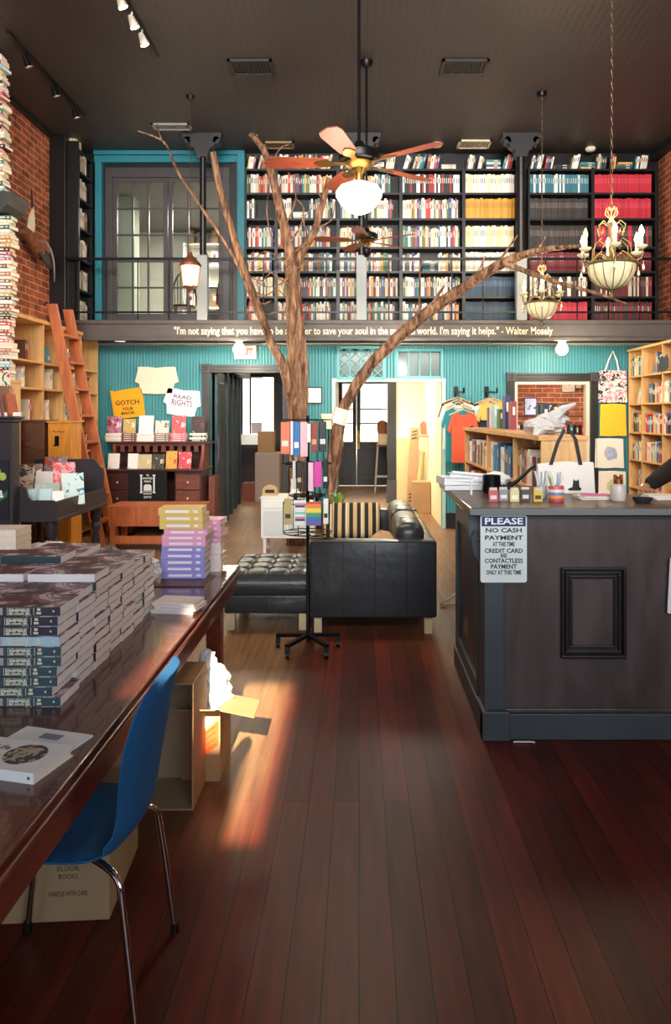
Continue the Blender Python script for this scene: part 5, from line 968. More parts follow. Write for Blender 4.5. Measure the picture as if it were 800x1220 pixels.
pack(349, 352.5, 549, 583, 'c9cdd0', 'pale grey packet at the left of the middle tier of the spinner rack'); pack(354, 360, 551, 582, '2a2b26', 'olive and black packet on the middle tier of the spinner rack', c2='b9ab72'); pack(361, 366, 550, 585, '1e1e22', 'black packet on the middle tier of the spinner rack'); pack(367.5, 373.5, 551, 585, 'e7b9cf', 'pale pink packet on the middle tier of the spinner rack'); pack(374.5, 383.5, 550, 580, 'cf3fa0', 'magenta packet on the middle tier of the spinner rack'); pack(385, 391, 548, 582, '1a1a1e', 'black packet at the right of the middle tier of the spinner rack', c2='dddddd')
pack(339, 348, 594, 625, 'b5a56b', 'olive tan hanging packet on the lowest tier of the spinner rack', c2='3a3428'); pack(352, 363.5, 596, 626, 'c9dcdc', 'white packet with slanted pink and teal stripes on the lowest tier', art=stripes('slant_stripes', ['dfe6e6', 'dfe6e6', '3a4a5a', 'c98aa0', 'dfe6e6', '7fc4c4'], 2, .09, .5)); pack(365, 383, 598, 626, 'c84a4a', 'rainbow striped packet on the lowest tier of the spinner rack', art=stripes('rainbow', ['6a5fa8', '3f6fb0', '4f9a6a', 'e8d25a', 'e08a3a', 'c8353f'], 2, .172, .5)); pack(385.5, 391.5, 594, 624, 'e4e4e4', 'narrow white packet at the right of the lowest tier', c2='2a2a2a')
for k, (px, py) in enumerate(((352, 592), (362, 590), (372, 592), (382, 590), (378, 594))): 
    t = thing('keyring', 'dark dangling trinket between the middle and lowest tiers of the spinner rack', 'trinket', P(px, py, 4.93), 0, 'dark trinkets on the spinner rack'); b = MB(); b.ball((0, 0, 0), .018, n=8, jit=.2); b.tube([(0, 0, .01), (0, 0, .035)], .002, 4); b.build('trinket', BLACK, t)
t = thing('wire_scribble', 'loose black cable lying on the near sofa arm', 'cable', (PX(385, 5.5), 5.52, PZ(645, 5.45))); b = MB(); pts = [Vector((.11*math.cos(i*.9)*(1-.02*i)-.02, .05*math.sin(i*.9)+.01*math.sin(i*2.3), .004+.001*i)) for i in range(16)]; pp, rr = interp(pts, [.003]*16, 4); b.tube(pp, rr, 5); b.build('cable', BLACK, t)
# plant
Yp = 8.3; t = thing('potted_palm', 'small green palm in a terracotta pot behind the sofa', 'plant', (PX(402, Yp), Yp, 0)); b = MB(); b.lathe([(0, 0), (.1, 0), (.14, .3), (.15, .3), (.15, .34), (.13, .34), (.12, .3), (0, .29)], n=20); b.build('pot', M('terracotta', 'a8643f', .7), t, smooth=True)
MB().tube([(0, 0, .28), (.01, 0, .6)], .02, 8).build('stem', M('stem', '7a6a40', .7), t)
lf = MB(); 
for k in range(46):
    a = random.uniform(0, 2*PI); el = random.uniform(.2, 1.3); L = random.uniform(.16, .28); d = Vector((math.cos(a)*math.cos(el), math.sin(a)*math.cos(el), math.sin(el))); p0 = Vector((.01, 0, random.uniform(.52, .66))); p1 = p0+d*L*.6; p2 = p0+d*L+Vector((0, 0, -.07)); s = d.cross(Vector((0, 0, 1))).normalized()*.011
    lf._add([p0-s*.4, p0+s*.4, p1+s, p1-s, p2], [(0, 1, 2, 3), (3, 2, 4)], 0)
lf.build('leaves', M('palm_green', '6fa03f', .5), t)
t = thing('lamp_shade', 'small cream lampshade against the teal wall beside the wrapped branch', 'lamp', (PX(392, 10.3), 10.3, 0)); b = MB(); z0, z1 = PZ(511, 10.3), PZ(493, 10.3); b.lathe([(.075, z0), (.11, z1), (.105, z1), (.07, z0)], n=20); b.build('shade', M('shade_cream', 'efdfba', .8, emit=.25), t, smooth=True); MB().tube([(0, 0, .02), (0, 0, z0+.05)], .01, 8).build('pole', BLKMET, t); MB().lathe([(0, 0), (.12, 0), (.12, .015), (0, .03)], n=20).build('base', BLKMET, t, smooth=True)
# hanger on the floor
t = thing('wooden_hanger', 'pale clothes hanger lying on the floor beside the counter', 'hanger', (PX(540, 6.3), 6.3, .0), R(12)); b = MB(); b.tube([(-.12, -.02, .015), (.06, .0, .12), (.26, .02, .015)], .011, 6); b.tube([(-.12, -.02, .012), (.26, .02, .012)], .007, 6); b.build('hanger_body', M('hanger_pale', 'e4d5bd', .5), t); MB().tube([(.06, 0, .12), (.065, 0, .15), (.09, 0, .16)], .003, 5).build('hanger_hook', CHROME, t)
t = thing('paper_scrap', 'thin white paper scrap on the floor under the counter corner', 'scrap', (PX(624, 3.66), 3.655, 0)); b = MB(); pts = [(-.05, 0, .004), (-.03, -.004, .008), (0, .002, .004), (.03, -.004, .007), (.055, 0, .003)]; b.tube(pts, .004, 5); b.build('paper', M('paper_white', 'ece9e2', .6), t)
# hallway things
def cbox(name, label, x, y, w, d, h, rz=0, z=0, mt=None, cat='cardboard box', tape=True, g=None):
    t = thing(name, label, cat, (x, y, z), rz, g); MB().box(-w/2, w/2, -d/2, d/2, 0, h).build('carton', mt or CARD, t, bevel=.004)
    if tape: b = MB(); b.box(-w/2, w/2, -.025, .025, h, h+.0015); b.box(-.0, 0.001, -.025, .025, h-.05, h); b.build('tape', M('tape', 'b89a6c', .25), t)
    return t
cbox('cardboard_box', 'small cardboard box on the hallway floor by the leaning boards', PX(502, 12.3), 12.35, .3, .3, .52); 
t = thing('leaning_board', 'long narrow cardboard box with hand holes leaning in the hallway', 'cardboard box', (PX(489, 13.0), 12.95, 0)); b = MB(); b.X = Matrix.Rotation(R(-6), 4, 'X') @ Matrix.Rotation(R(3.5), 4, 'Y'); b.box(-.07, .09, 0, .06, 0, 1.42); b.build('carton', CARD, t, bevel=.004)
h = MB(); h.X = b.X
for z0 in (.1, .16, .22, 1.2, 1.26, 1.32): h.prism([(-.04, z0), (.05, z0+.03), (.05, z0+.055), (-.04, z0+.025)], -.004, 0)
h.build('hand_holes', BLACK, t)
t = thing('leaning_board', 'pale flat board leaning on the cream hallway wall', 'board', (PX(481, 13.5), 13.55, 0)); MB().box(-.12, .12, 0, .03, 0, 1.2).build('board', M('board_pale', 'c9ad80', .7), t, rot=(R(-5), 0, 0)); 
t = thing('leaning_board', 'long cardboard tube leaning behind the small hallway box', 'tube', (PX(496, 12.6), 12.62, 0)); b = MB(); b.tube([(0, 0, .03), (.14, .3, .98)], .04, 12); b.build('tube', M('card_tube', 'c19a66', .7), t, smooth=True)
t = thing('large_bag', 'large pale grey folded board behind the cardboard boxes in the hallway', 'board', (PX(500, 13.3), 13.45, 0)); b = MB(); b.prism([(-.14, 0), (.16, 0), (.16, .8), (.1, .95), (0, 1.0), (-.1, .97), (-.14, .85)], 0, .03); b.build('board', M('grey_board', 'a9a288', .6), t, rot=(R(-4), 0, 0))
t = thing('wall_bracket', 'wooden peg shelf with a red dustpan on the hallway wall', 'shelf', (DM[1]-.002, 12.7, 1.28)); MB().box(-.24, 0, -.1, .1, -.03, 0).build('shelf_board', CARD, t); b = MB(); b.prism([(-.13, .01), (-.02, .01), (-.03, .2), (-.08, .25), (-.14, .2)], -.01, .02); b.build('red_item', M('dusty_red', 'd0604a', .5), t)
t = thing('bar_stool', 'wooden bar stool with a brown box seat back by the street door', 'stool', (PX(456, 15.4), 15.4, 0)); b = MB()
for sx in (-1, 1):
    for sy in (-1, 1): MB().tube([(sx*.1, sy*.1, .98), (sx*.16, sy*.16, 0)], .017, 6).build('leg', M('stool_grey', 'a39b90', .5), t)
MB().box(-.13, .13, -.13, .13, .98, 1.02).build('seat', M('stool_seat', '6a4a34', .5), t, bevel=.005); b = MB(); b.bar((-.14, -.14, .35), (.14, -.14, .35), .02, .02); b.bar((-.14, .14, .35), (.14, .14, .35), .02, .02); b.build('stretcher', M('stool_grey', 'a39b90', .5), t)
cbox('cardboard_box', 'small white and brown carton on the bar stool', PX(456, 15.4), 15.4, .2, .2, .22, z=1.02, mt=M('carton_pale', 'c9b094', .8)); t = thing('brown_basket', 'rounded brown basket on top of the carton on the bar stool', 'basket', (PX(456, 15.4), 15.4, 1.24)); MB().lathe([(0, 0), (.1, 0), (.12, .12), (.1, .24), (.03, .28), (0, .28)], n=16).build('basket_body', M('basket_brown', '8a5a3c', .8, bump=.5), t, smooth=True)
# room behind the left doorway
t = thing('tall_table', 'dark table with white papers in the room behind the left doorway', 'table', (PX(297, 14.5), 14.6, 0)); MB().box(-.3, .22, -.25, .25, 1.02, 1.05).build('table_top', DARK, t)
for x in (-.28, .2):
    for y in (-.22, .22): MB().box(x-.02, x+.02, y-.02, y+.02, 0, 1.02).build('leg', DARK, t)
cbox('white_box', 'white box on the dark table behind the left doorway', PX(297, 14.5), 14.6, .4, .3, .2, z=1.05, mt=M('paper_white', 'ece9e2', .6), cat='box', tape=False); cbox('cardboard_box', 'large pale carton on the floor behind the left doorway', PX(320, 14.0), 14.05, .46, .45, .92, mt=M('carton_grey', 'a58f84', .8)); cbox('cardboard_box', 'brown carton on top of the large pale carton behind the left doorway', PX(318, 14.0), 14.0, .3, .3, .4, z=.922, mt=M('carton_brown', '9a7350', .8)); cbox('cardboard_box', 'small grey carton in front of the bright back window', PX(305, 14.5), 14.62, .18, .2, .22, z=1.26, mt=M('carton_grey2', '9d9294', .8)); cbox('wooden_crate', 'low reddish wooden crate on the floor under the dark table', PX(297, 14.0), 14.1, .25, .3, .34, mt=M('red_crate', '8a4a34', .6), cat='crate', tape=False)
# ======================= LEFT: pine bookcase, ladder, desks =======================
XLb = -3.7; yf = 10.45; LN = yf-7.85; HB = PZ(403, 10.5)
t = thing('bookcase', 'tall pine bookcase along the left brick wall behind the ladder', 'bookcase', (XLb, 7.85, 0)); dv = [0, .81, 1.40, 1.99, LN]
for y in dv: MB().box(-.38, 0, y-.014, y+.014, 0, HB-.03).build('upright', PINEL, t)
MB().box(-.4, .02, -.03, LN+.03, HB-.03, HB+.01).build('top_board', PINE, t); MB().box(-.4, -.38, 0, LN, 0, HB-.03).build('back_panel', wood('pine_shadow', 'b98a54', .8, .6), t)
zl = [PZ(434, 9.0), PZ(464, 9.0), PZ(501, 9.0), 1.15, .72, .35, .08]
for z in zl:
    for i in range(4): MB().box(-.38, .005, dv[i]+.014, dv[i+1]-.014, z-.024, z).build('shelf', PINE, t)
def lb(y, z, art, label, w=.16, h=.23, rz=PI/2+.15, x=-.02, tilt=R(10)): facebook(XLb+x-.1, y, z, w, h, rz, art, label, tilt)
rn = ['top', 'second', 'third', 'fourth', 'fifth']
for r in range(4):
    for i in range(4):
        y = 7.85+dv[i]+.06; ye = 7.85+dv[i+1]-.08; n = random.choice([2, 3, 4]); bnm = ['nearest', 'second nearest', 'second farthest', 'farthest'][i]
        if r == 0 and i in (2, 3): n = 1
        for k in range(n):
            yy = y+(ye-y)*(k+.5)/n
            if random.random() < .55: lb(yy, zl[r], random.choice(ARTS), '%s face-out book from the camera, %s shelf, %s bay of the left bookcase' % (['first', 'second', 'third', 'fourth'][k], rn[r], bnm), w=random.uniform(.13, .17), h=random.uniform(.19, .25), rz=PI/2+random.uniform(-.3, .5))
            else:
                for q in range(2): o = bpy.data.objects.new('book', BOOKS[random.choice(PALW+['5a3a2a', '3a3330', 'a32b2b', 'c88c6a'])]); COL.objects.link(o); o.scale = (random.uniform(.025, .04), .15, random.uniform(.2, .25)); o.location = (XLb-.05, yy-.02+q*.042, zl[r]); o.rotation_euler = (0, 0, PI/2); tag(o, 'upright book on the %s shelf in the %s bay of the left pine bookcase' % (rn[r], bnm), 'book', 'upright books, %s shelf, %s bay of the left bookcase' % (rn[r], bnm))
# rolling ladder
LW = ORANGEW; t = thing('library_ladder', 'reddish cedar library ladder leaning on the left pine bookcase', 'ladder', (-3.3, 9.0, 0)); ya, yb = -.2, .28
tp = Vector((-.40, 0, 2.95)); bt = Vector((.16, 0, 0)); dd = tp-bt
for y in (ya, yb): b = MB(); b.bar(bt+Vector((0, y, 0)), tp+Vector((0, y, 0)), .045, .125, up=(0, 1, 0)) if False else b.prism([(bt.x-.0, 0), (bt.x+.14, 0), (tp.x+.10, tp.z), (tp.x-.02, tp.z)], y-.022, y+.022); b.build('rail', LW, t, bevel=.004)
for k in range(1, 9): p = bt+dd*(k/9.2); MB().box(p.x-.0, p.x+.13, ya+.022, yb-.022, p.z, p.z+.03).build('step', LW, t, bevel=.003)
b = MB(); b.tube([(tp.x, yb, tp.z-.02), (tp.x-.03, yb, tp.z+.03), (tp.x-.05, yb, tp.z-.02)], .01, 6); b.tube([(tp.x, ya, tp.z-.02), (tp.x-.03, ya, tp.z+.03), (tp.x-.05, ya, tp.z-.02)], .01, 6); b.build('top_hooks', BLKMET, t)
# cedar bench
Yb_ = 8.75; x0, x1 = PX(127, Yb_), PX(240, Yb_); t = thing('cedar_bench', 'low reddish cedar bench platform in front of the dark wooden desk', 'bench', ((x0+x1)/2, Yb_, 0)); w_ = (x1-x0)/2; zt = PZ(603, Yb_)
MB().box(-w_, w_, 0, .5, zt-.03, zt).build('bench_top', LW, t, bevel=.004); MB().box(-w_+.02, w_-.02, -.0, .025, zt-.24, zt-.03).build('apron', LW, t); MB().box(-w_+.1, w_-.02, .0, .03, .1, .19).build('lower_rail', LW, t)
for x in (-w_+.03, w_-.06):
    for y in (.03, .44): MB().box(x, x+.06, y, y+.05, 0, zt-.03).build('leg', LW, t)
# dark roll-top style desk with gallery
MG = wood('mahogany', '4a2620', .55, .35, (2, 8, 8), 3); MGL = wood('mahogany_light', '7a4030', .6, .4, (2, 8, 8), 3)
Yd = 9.85; x0, x1 = PX(124, Yd), PX(240, Yd); t = thing('writing_desk', 'dark mahogany desk with slatted gallery against the teal wall', 'desk', ((x0+x1)/2, Yd, 0)); w_ = (x1-x0)/2; zd = PZ(559, Yd); zt = PZ(527, 10.15)
for s in (-1, 1): MB().box(min(s*w_, s*(w_-.36)), max(s*w_, s*(w_-.36)), .02, .62, .05, zd-.03).build('pedestal', MG, t, bevel=.003)
MB().box(-w_-.03, w_+.03, -.03, .65, zd-.03, zd).build('desk_top', MG, t, bevel=.005); MB().box(-w_+.36, w_-.36, .55, .58, .2, zd-.03).build('modesty_panel', MG, t)
for s in (-1, 1):
    for k in range(3):
        z0 = zd-.06-(k+1)*.215; xa, xb = sorted((s*(w_-.02), s*(w_-.34))); d = MB().box(xa, xb, 0, .02, z0, z0+.2).build('drawer', MG if s < 0 else MGL, t, bevel=.004); b = MB(); b.ball(((xa+xb)/2, -.012, z0+.1), .014, n=10); b.build('knob', M('knob_ivory', 'e8e0d0', .3), d, smooth=True)
for s in (-1, 1): b = MB(); x_ = s*(w_-.04); b.prism([(.12, zd), (.62, zd), (.62, zt), (.3, zt), (.28, zd+.22), (.2, zd+.08)], x_-.02, x_+.02, 'x'); b.build('side_bracket', MGL, t, bevel=.003)
MB().box(-w_+.06, w_-.06, .58, .62, zd, zt).build('gallery_back', MG, t); b = MB()
for k in range(10): x_ = -w_+.14+(2*w_-.28)*k/9; b.box(x_-.03, x_+.03, .33, .36, zt-.13, zt-.02)
b.build('slats', MGL, t); MB().box(-w_+.06, w_-.06, .32, .37, zt-.05, zt-.02).build('rail', MGL, t); MB().box(-w_-.06, w_+.06, .28, .66, zt-.02, zt+.01).build('top_board', MG, t, bevel=.005)
MB().box(w_+.04, w_+.12, .3, .6, 0, .78).build('side_post', MGL, t)
DX = (x0+x1)/2
# black banner with white logo
yb_ = Yd-.045; bx0, bx1, bz0, bz1 = PX(153, yb_), PX(199, yb_), PZ(602, yb_), PZ(560.5, yb_); t = thing('shop_banner', 'black cloth with white bookshop columns logo hanging over the desk front', 'banner', ((bx0+bx1)/2, yb_, bz0)); w_, h_ = (bx1-bx0)/2, bz1-bz0
MB().box(-w_, w_, 0, .006, 0, h_).build('cloth', M('banner_black', '0c0d10', .8), t); b = MB(); y = -.0015
for s in (-1, 1): b.box(s*.085-.01, s*.085+.01, y, 0, h_*.38, h_*.84); b.box(s*.085-.018, s*.085+.018, y, 0, h_*.84, h_*.88); b.box(s*.085-.018, s*.085+.018, y, 0, h_*.35, h_*.38)
b.box(-.06, .06, y, 0, h_*.385, h_*.4); b.prism([(-.055, h_*.42), (.055, h_*.42), (.05, h_*.56), (.03, h_*.6), (-.03, h_*.6), (-.05, h_*.56)], y, 0)
for s, z, wd in (('THE', .86, .035), ('PAINTED', .77, .13), ('PORCH', .68, .09), ('BOOKSHOP', .33, .11), ('BASTROP TEX', .23, .1)): addtext(b, s, 0, y, h_*z, .035, 0, bold=.001, width=wd)
b.build('logo', M('banner_white', 'dfe3e4', .7), t)
# T-shirts on the wall
def wall_shirt(px, py, w, h, c, label, rz=0, crop=None, txt=None, sl=.13):
    y = YB-.03; t = thing('pinned_shirt', label, 'T-shirt', P(px, py, y)); t.rotation_euler = (0, rz, 0); b = MB(); b.prism(crop or [(-w*.2, .01), (-w*.44, .012), (-w*.52, -h*.55), (-w*.42, -h*.62), (-w*.38, -h), (0, -h-.012), (w*.38, -h), (w*.42, -h*.62), (w*.52, -h*.55), (w*.44, .012), (w*.2, .01), (0, -.004)], -.012, .01); b.build('cloth', M('shirt_'+c, c, .85, bump=.25, bscale=10), t, bevel=.006)
    if txt:
        q = MB()
        for s, z, sz, wd in txt[1]: addtext(q, s, 0, -.014, z, sz, 0, bold=.002, width=wd)
        q.build('print', M(*txt[0]), t)
    for s in (-1, 1): MB().lathe([(0, 0), (.008, 0), (.008, .006), (0, .006)], (s*w*.44, -.014, -.01), 8).build('pin', M('pin_white', 'e8e8e8', .4), t)
wall_shirt(187, 438, .6, .37, 'e8dcc4', 'cream T-shirt pinned highest on the teal wall'); 
wall_shirt(151, 464, .46, .4, 'e9a71f', 'orange yellow T-shirt with brown print pinned left of the cream one', rz=R(-4), crop=[(-.24, -.0), (-.2, -.02), (-.05, .0), (.2, .02), (.22, .01), (.24, -.4), (-.2, -.42)], txt=(('shirt_brown', '5a3418', .8), [('GOTCH', -.19, .09, .34), ('YOUR', -.28, .06, .16), ('BACK', -.34, .05, .2)]))
wall_shirt(219, 465, .52, .36, 'f1efee', 'white T-shirt with purple RIGHTS print pinned right of the cream one', rz=R(7), txt=(('shirt_purple', '6a5a7c', .8), [('READ', -.1, .07, .26), ('RIGHTS', -.19, .12, .3)]))
# books on the desk gallery and desk
def stackbooks(x, y, z, n, w, d, th, mats, nm, label, group=None, rz=0, jx=.006):
    for k in range(n):
        c = mats[k % len(mats)]
        o = bpy.data.objects.new(nm, flat_book(c)); COL.objects.link(o); o.scale = (w, d, th*.96); o.location = (x+random.uniform(-jx, jx), y+random.uniform(-jx, jx), z+th*k); o.rotation_euler = (0, 0, rz+random.uniform(-.03, .03)); tag(o, label, 'book', group)
FB = {}
def flat_book(c, band='e9e4d8'):
    if c in FB: return FB[c]
    mb = MB(); t = .07; mb.box(-.5, .5, 0, 1, 0, t, 0); mb.box(-.5, .5, 0, 1, 1-t, 1, 0); mb.box(-.5, .5, 0, .02, t, 1-t, 0); mb.box(-.49, .49, .02, .985, t, 1-t, 1); mb.box(-.34, .2, -.005, 0, .32, .68, 2); mb.box(.3, .4, -.005, 0, .32, .68, 2)
    o = mb.build('b', [M('cover_'+c, c, .5), PAGE, M('cover_'+band, band, .5)]); FB[c] = o.data; bpy.data.objects.remove(o); return FB[c]
yg = 10.2; zg = zt+.01
gal = [(136, 'd8ccb8', 16, 33, ['e8dcd0', 'b87a9a', '8a2f2a', 'e8dcd0'], 'book with round pink and red cover'), (154, '7a3a3a', 14, 27, ['efe8dc', 'c8a860', '4a4a4a'], 'cream book with dark and gold centre'), (174, 'efeae6', 17, 34, ['f1efec', 'f1efec', 'd87a7a'], 'tall white book with small red lettering'), (193, '8a7a70', 16, 26, ['6a5a54', 'd8d4ce', '6a5a54'], 'grey and white banded book'), (213, 'd8708c', 16, 36, ['efe4e0', 'd8545c', 'efe4e0'], 'white book with coral red artwork'), (236, '2a2022', 16, 32, ['7a1f24', '2a1a1c', 'e8dcd0'], 'dark red book with white title')]
for k, (px, c, wpx, hpx, art, lab) in enumerate(gal):
    hpx = [20, 17, 21, 15, 21, 20][k]; lab = lab; s = yg/F; w = wpx*s; x = PX(px, yg); hh = 10*s
    stackbooks(x, 10.17, zg, 4, w*1.18, .14, hh/4, [c, 'efeae6' if k in (0, 2, 5) else c], 'flat_book', 'book in the flat pile under the %s' % lab, 'flat books under the '+lab)
    facebook(x, 10.19, zg+hh, w, hpx*s, 0, blotch('gal_%d' % k, art, 12), lab+', on the desk gallery', R(8))
for px, wpx, hpx, art, lab in ((135, 13, 18, ['f1efec', 'f1efec', '5a5a5a'], 'white card at the left end of the desk top'), (158, 12, 18, ['f1efec', 'f1efec', '3a5a7a'], 'white card right of the dark slats on the desk top'), (172, 16, 17, ['e0d8b0', 'c8b890', 'e0d8b0'], 'pale yellow card in the middle of the desk top'), (188, 14, 17, ['e4dcb8', '3a3a30', 'e4dcb8'], 'cream book with dark figure on the desk top'), (204, 13, 21, ['b03a2a', 'd8a04a', 'b03a2a'], 'red and gold book on the desk top'), (220, 15, 20, ['e8d8d4', 'c83a4a', 'd8d8dc'], 'white and red book at the right end of the desk top')):
    s = 9.95/F; facebook(PX(px, 9.97), 9.97, zd, wpx*s, hpx*s, 0, blotch('dk_%d' % px, art, 14), lab, R(9))
# dark spinet-like desk with gallery sides, near left
DS = M('desk_slate', '2f2a31', .45, noise=.12, nscale=3); Xr, Yn_, Yf_ = PX(66, 6.5), 6.5, 7.75; XLd = -3.4
t = thing('display_desk', 'dark slate painted desk with turned legs holding picture books', 'desk', (Xr, Yn_, 0)); L_ = Yf_-Yn_; W_ = Xr-XLd; zb, z1_ = PZ(622, 6.5), PZ(600, 6.5)
MB().box(-W_, 0, 0, L_, zb+.08, zb+.1).build('desk_top', DS, t); b = MB(); b.box(-W_, 0, -.02, 0, zb, z1_+.03); b.box(-W_+.0, -.27, -.02, 0, z1_+.03, z1_+.15); b.prism([(-.27, z1_+.03), (-.27, z1_+.15), (-.25, z1_+.14), (-.23, z1_+.06), (-.2, z1_+.03)], -.02, 0); b.build('front_panel', DS, t, bevel=.004)
b = MB(); b.box(-.0, .02, -.02, L_, zb, z1_+.02); b.box(0, .035, -.035, L_+.01, zb, zb+.03); b.build('side_panel', DS, t, bevel=.004); b = MB(); b.prism([(-W_, zb+.1), (0, zb+.1), (0, z1_+.2), (-.1, z1_+.32), (-W_, z1_+.32)], L_-.02, L_); b.build('rear_panel', DS, t)
for x, y in ((-.06, .07), (-.06, L_-.08), (-W_+.08, .07), (-W_+.08, L_-.08)): b = MB(); b.lathe([(0, 0), (.025, 0), (.03, .06), (.022, .1), (.035, .2), (.045, .3), (.03, .42), (.05, .46), (.05, .5), (.035, .52), (.055, .56), (.055, zb), (0, zb)], (x, y, 0), 16); b.build('leg', DS, t, smooth=True)
for i, (px, py, Y, w, h, rz, art, lab) in enumerate(((24, 553, 7.1, .2, .27, .1, ['c8cfc4', 'd8b8a8', '4a4a4a', 'c8cfc4'], 'grey green picture book at the back left of the dark desk'), (37, 553, 7.2, .19, .27, .3, ['e8e0d4', '7a5a4a', 'e8e0d4'], 'cream picture book with brown figures on the dark desk'), (50, 560, 7.15, .17, .2, .0, ['f0eeea', 'f0eeea', 'd8d0c8'], 'plain white book on the dark desk'), (63, 552, 7.6, .22, .32, .1, ['dfe6e8', 'b84a3a', '7a8aa0', 'dfe6e8'], 'picture book with red figure leaning on the golden oak cabinet'), (78, 575, 7.0, .2, .3, .5, ['2f6f9f', 'd8584a', 'e4a0b0', '3a4a6a'], 'blue and pink picture book on the dark desk'), (88, 578, 6.95, .2, .3, .55, ['2f8fb0', 'd8ecf0', '1f5f8a'], 'bright teal and white picture book at the front right of the dark desk'), (57, 585, 6.75, .2, .22, .35, ['9aa898', '7a8a7a', 'c8cfc4'], 'sage green book leaning at the middle front of the dark desk'), (41, 590, 6.72, .28, .17, .1, ['bfe0e8', 'bfe0e8', 'd8ecf0'], 'pale aqua book at the front of the dark desk'), (69, 590, 6.72, .1, .15, .3, ['e4e2de', 'e4e2de', 'c8c0b8'], 'small white booklet at the front of the dark desk'))):
    facebook(PX(px, Y), Y, zb+.101, w, h+ (0 if Y < 7 else .1), rz, blotch('desk_%d' % i, art, 11), lab, R(14))
# golden oak cabinet and brown secretary behind the desk
x0, x1 = PX(57, 8.0), PX(85, 8.0); t = thing('oak_cabinet', 'narrow golden oak cabinet with dark latch behind the dark desk', 'cabinet', ((x0+x1)/2, 8.0, 0)); w_ = (x1-x0)/2; zt = PZ(504, 8.0); GO = wood('golden_oak', 'd08a30', .75, .4, (10, 10, 1.5)); MB().box(-w_, w_, 0, .3, 0, zt).build('cabinet_body', GO, t, bevel=.006)
b = MB(); b.box(-w_-.01, w_+.01, -.015, .31, zt, zt+.02); b.build('cornice', GO, t, bevel=.004); d = MB().box(-w_+.02, w_-.02, -.012, 0, .1, zt-.04).build('door', GO, t, bevel=.004); b = MB(); b.box(-.045, -.0, -.022, -.012, zt-.24, zt-.14); b.box(-.06, .0, -.02, -.012, zt-.25, zt-.235); b.build('latch', BLKMET, d); b = MB(); b.tube([(-.07, -.014, zt-.08), (-.03, -.014, zt-.1), (0, -.014, zt-.085), (.03, -.014, zt-.1), (.06, -.014, zt-.09)], .005, 5); b.build('carving', MGL, d)
x0, x1 = -3.66, PX(57, 8.0)-.02; t = thing('brown_secretary', 'dark brown secretary cabinet with curved moulding behind the picture books', 'cabinet', ((x0+x1)/2, 7.95, 0)); w_ = (x1-x0)/2; zt = PZ(503, 7.95); BW = wood('brown_secretary', '5a3826', .7, .4, (3, 8, 8)); MB().box(-w_, w_, 0, .35, 0, zt).build('cabinet_body', BW, t, bevel=.005); b = MB(); b.box(-w_-.01, w_+.01, -.02, .36, zt, zt+.025); b.build('cornice', BW, t, bevel=.004)
b = MB(); pts, rr = interp([Vector((-w_, -.01, zt-.12)), Vector((-w_*.4, -.01, zt-.24)), Vector((w_*.2, -.01, zt-.28)), Vector((w_, -.01, zt-.3))], [.012]*4, 5); b.tube(pts, rr, 6); b.build('curved_moulding', BW, t)
# tall dark cabinet at the frame edge, with dark poster
x1 = PX(15, 6.35); t = thing('tall_cabinet', 'tall dark slate cabinet at the left frame edge', 'cabinet', (x1-.45, 6.35, 0)); zt = PZ(503, 6.35); MB().box(-.45, .45, 0, .14, 0, zt).build('cabinet_body', DS, t, bevel=.006); b = MB(); b.box(-.47, .47, -.02, .15, zt, zt+.03); b.box(-.49, .49, -.04, .15, zt+.03, zt+.05); b.build('cornice', DS, t, bevel=.005)
pz = zt+.05; t = thing('dark_poster', 'dark banner with green plant drawing on the front of the tall cabinet', 'poster', (x1-.2, 6.335, PZ(620, 6.3))); h_ = PZ(548, 6.3)-PZ(620, 6.3); MB().box(-.19, .17, 0, .01, 0, h_).build('cloth', M('poster_dark', '12182a', .6), t); b = MB(); b.prism([(-.1, .02), (.16, .2), (.165, .25), (.0, .12), (-.12, .06)], -.002, 0); b.build('green_blades', M('poster_green', '2f6f4a', .6), t); b = MB()
for k in range(6): b.ball((.02+.1*math.cos(k), -.002, h_*.72+.05*math.sin(k)), .035, sc=(1, .1, 1), n=8)
b.build('leaf_print', M('poster_leaf', 'a8b85a', .6), t); b = MB(); addtext(b, 'a', .1, -.002, h_*.45, .13, 0, bold=.003); b.build('letter', M('banner_white', 'dfe3e4', .7), t)
for px, w, h, rz, c, lab in ((7, .15, .25, .1, ['7a4a30', 'a86a48', '5a3020'], 'carved brown book with ring cover on top of the tall dark cabinet'), (16, .13, .27, 1.1, ['6a4a40', '7a5a4c', '4a3028'], 'mauve brown book leaning on top of the tall dark cabinet'), (22, .1, .2, 1.2, ['8a3a2a', 'a85a40', '5a2418'], 'small red brown book at the right end of the tall dark cabinet top')): facebook(PX(px, 6.4)-.03, 6.39, pz, w, h, rz, blotch('tc_%d' % px, c, 14), lab, R(12))
for px, lab in ((4, 'white price card left'), (20, 'white price card right')): t = thing('price_card', lab+' on the edge of the tall dark cabinet', 'card', (PX(px, 6.35), 6.35, pz)); MB().box(-.035, .03, 0, .03, 0, .035).build('card', M('paper_white', 'ece9e2', .6), t, bevel=.002)
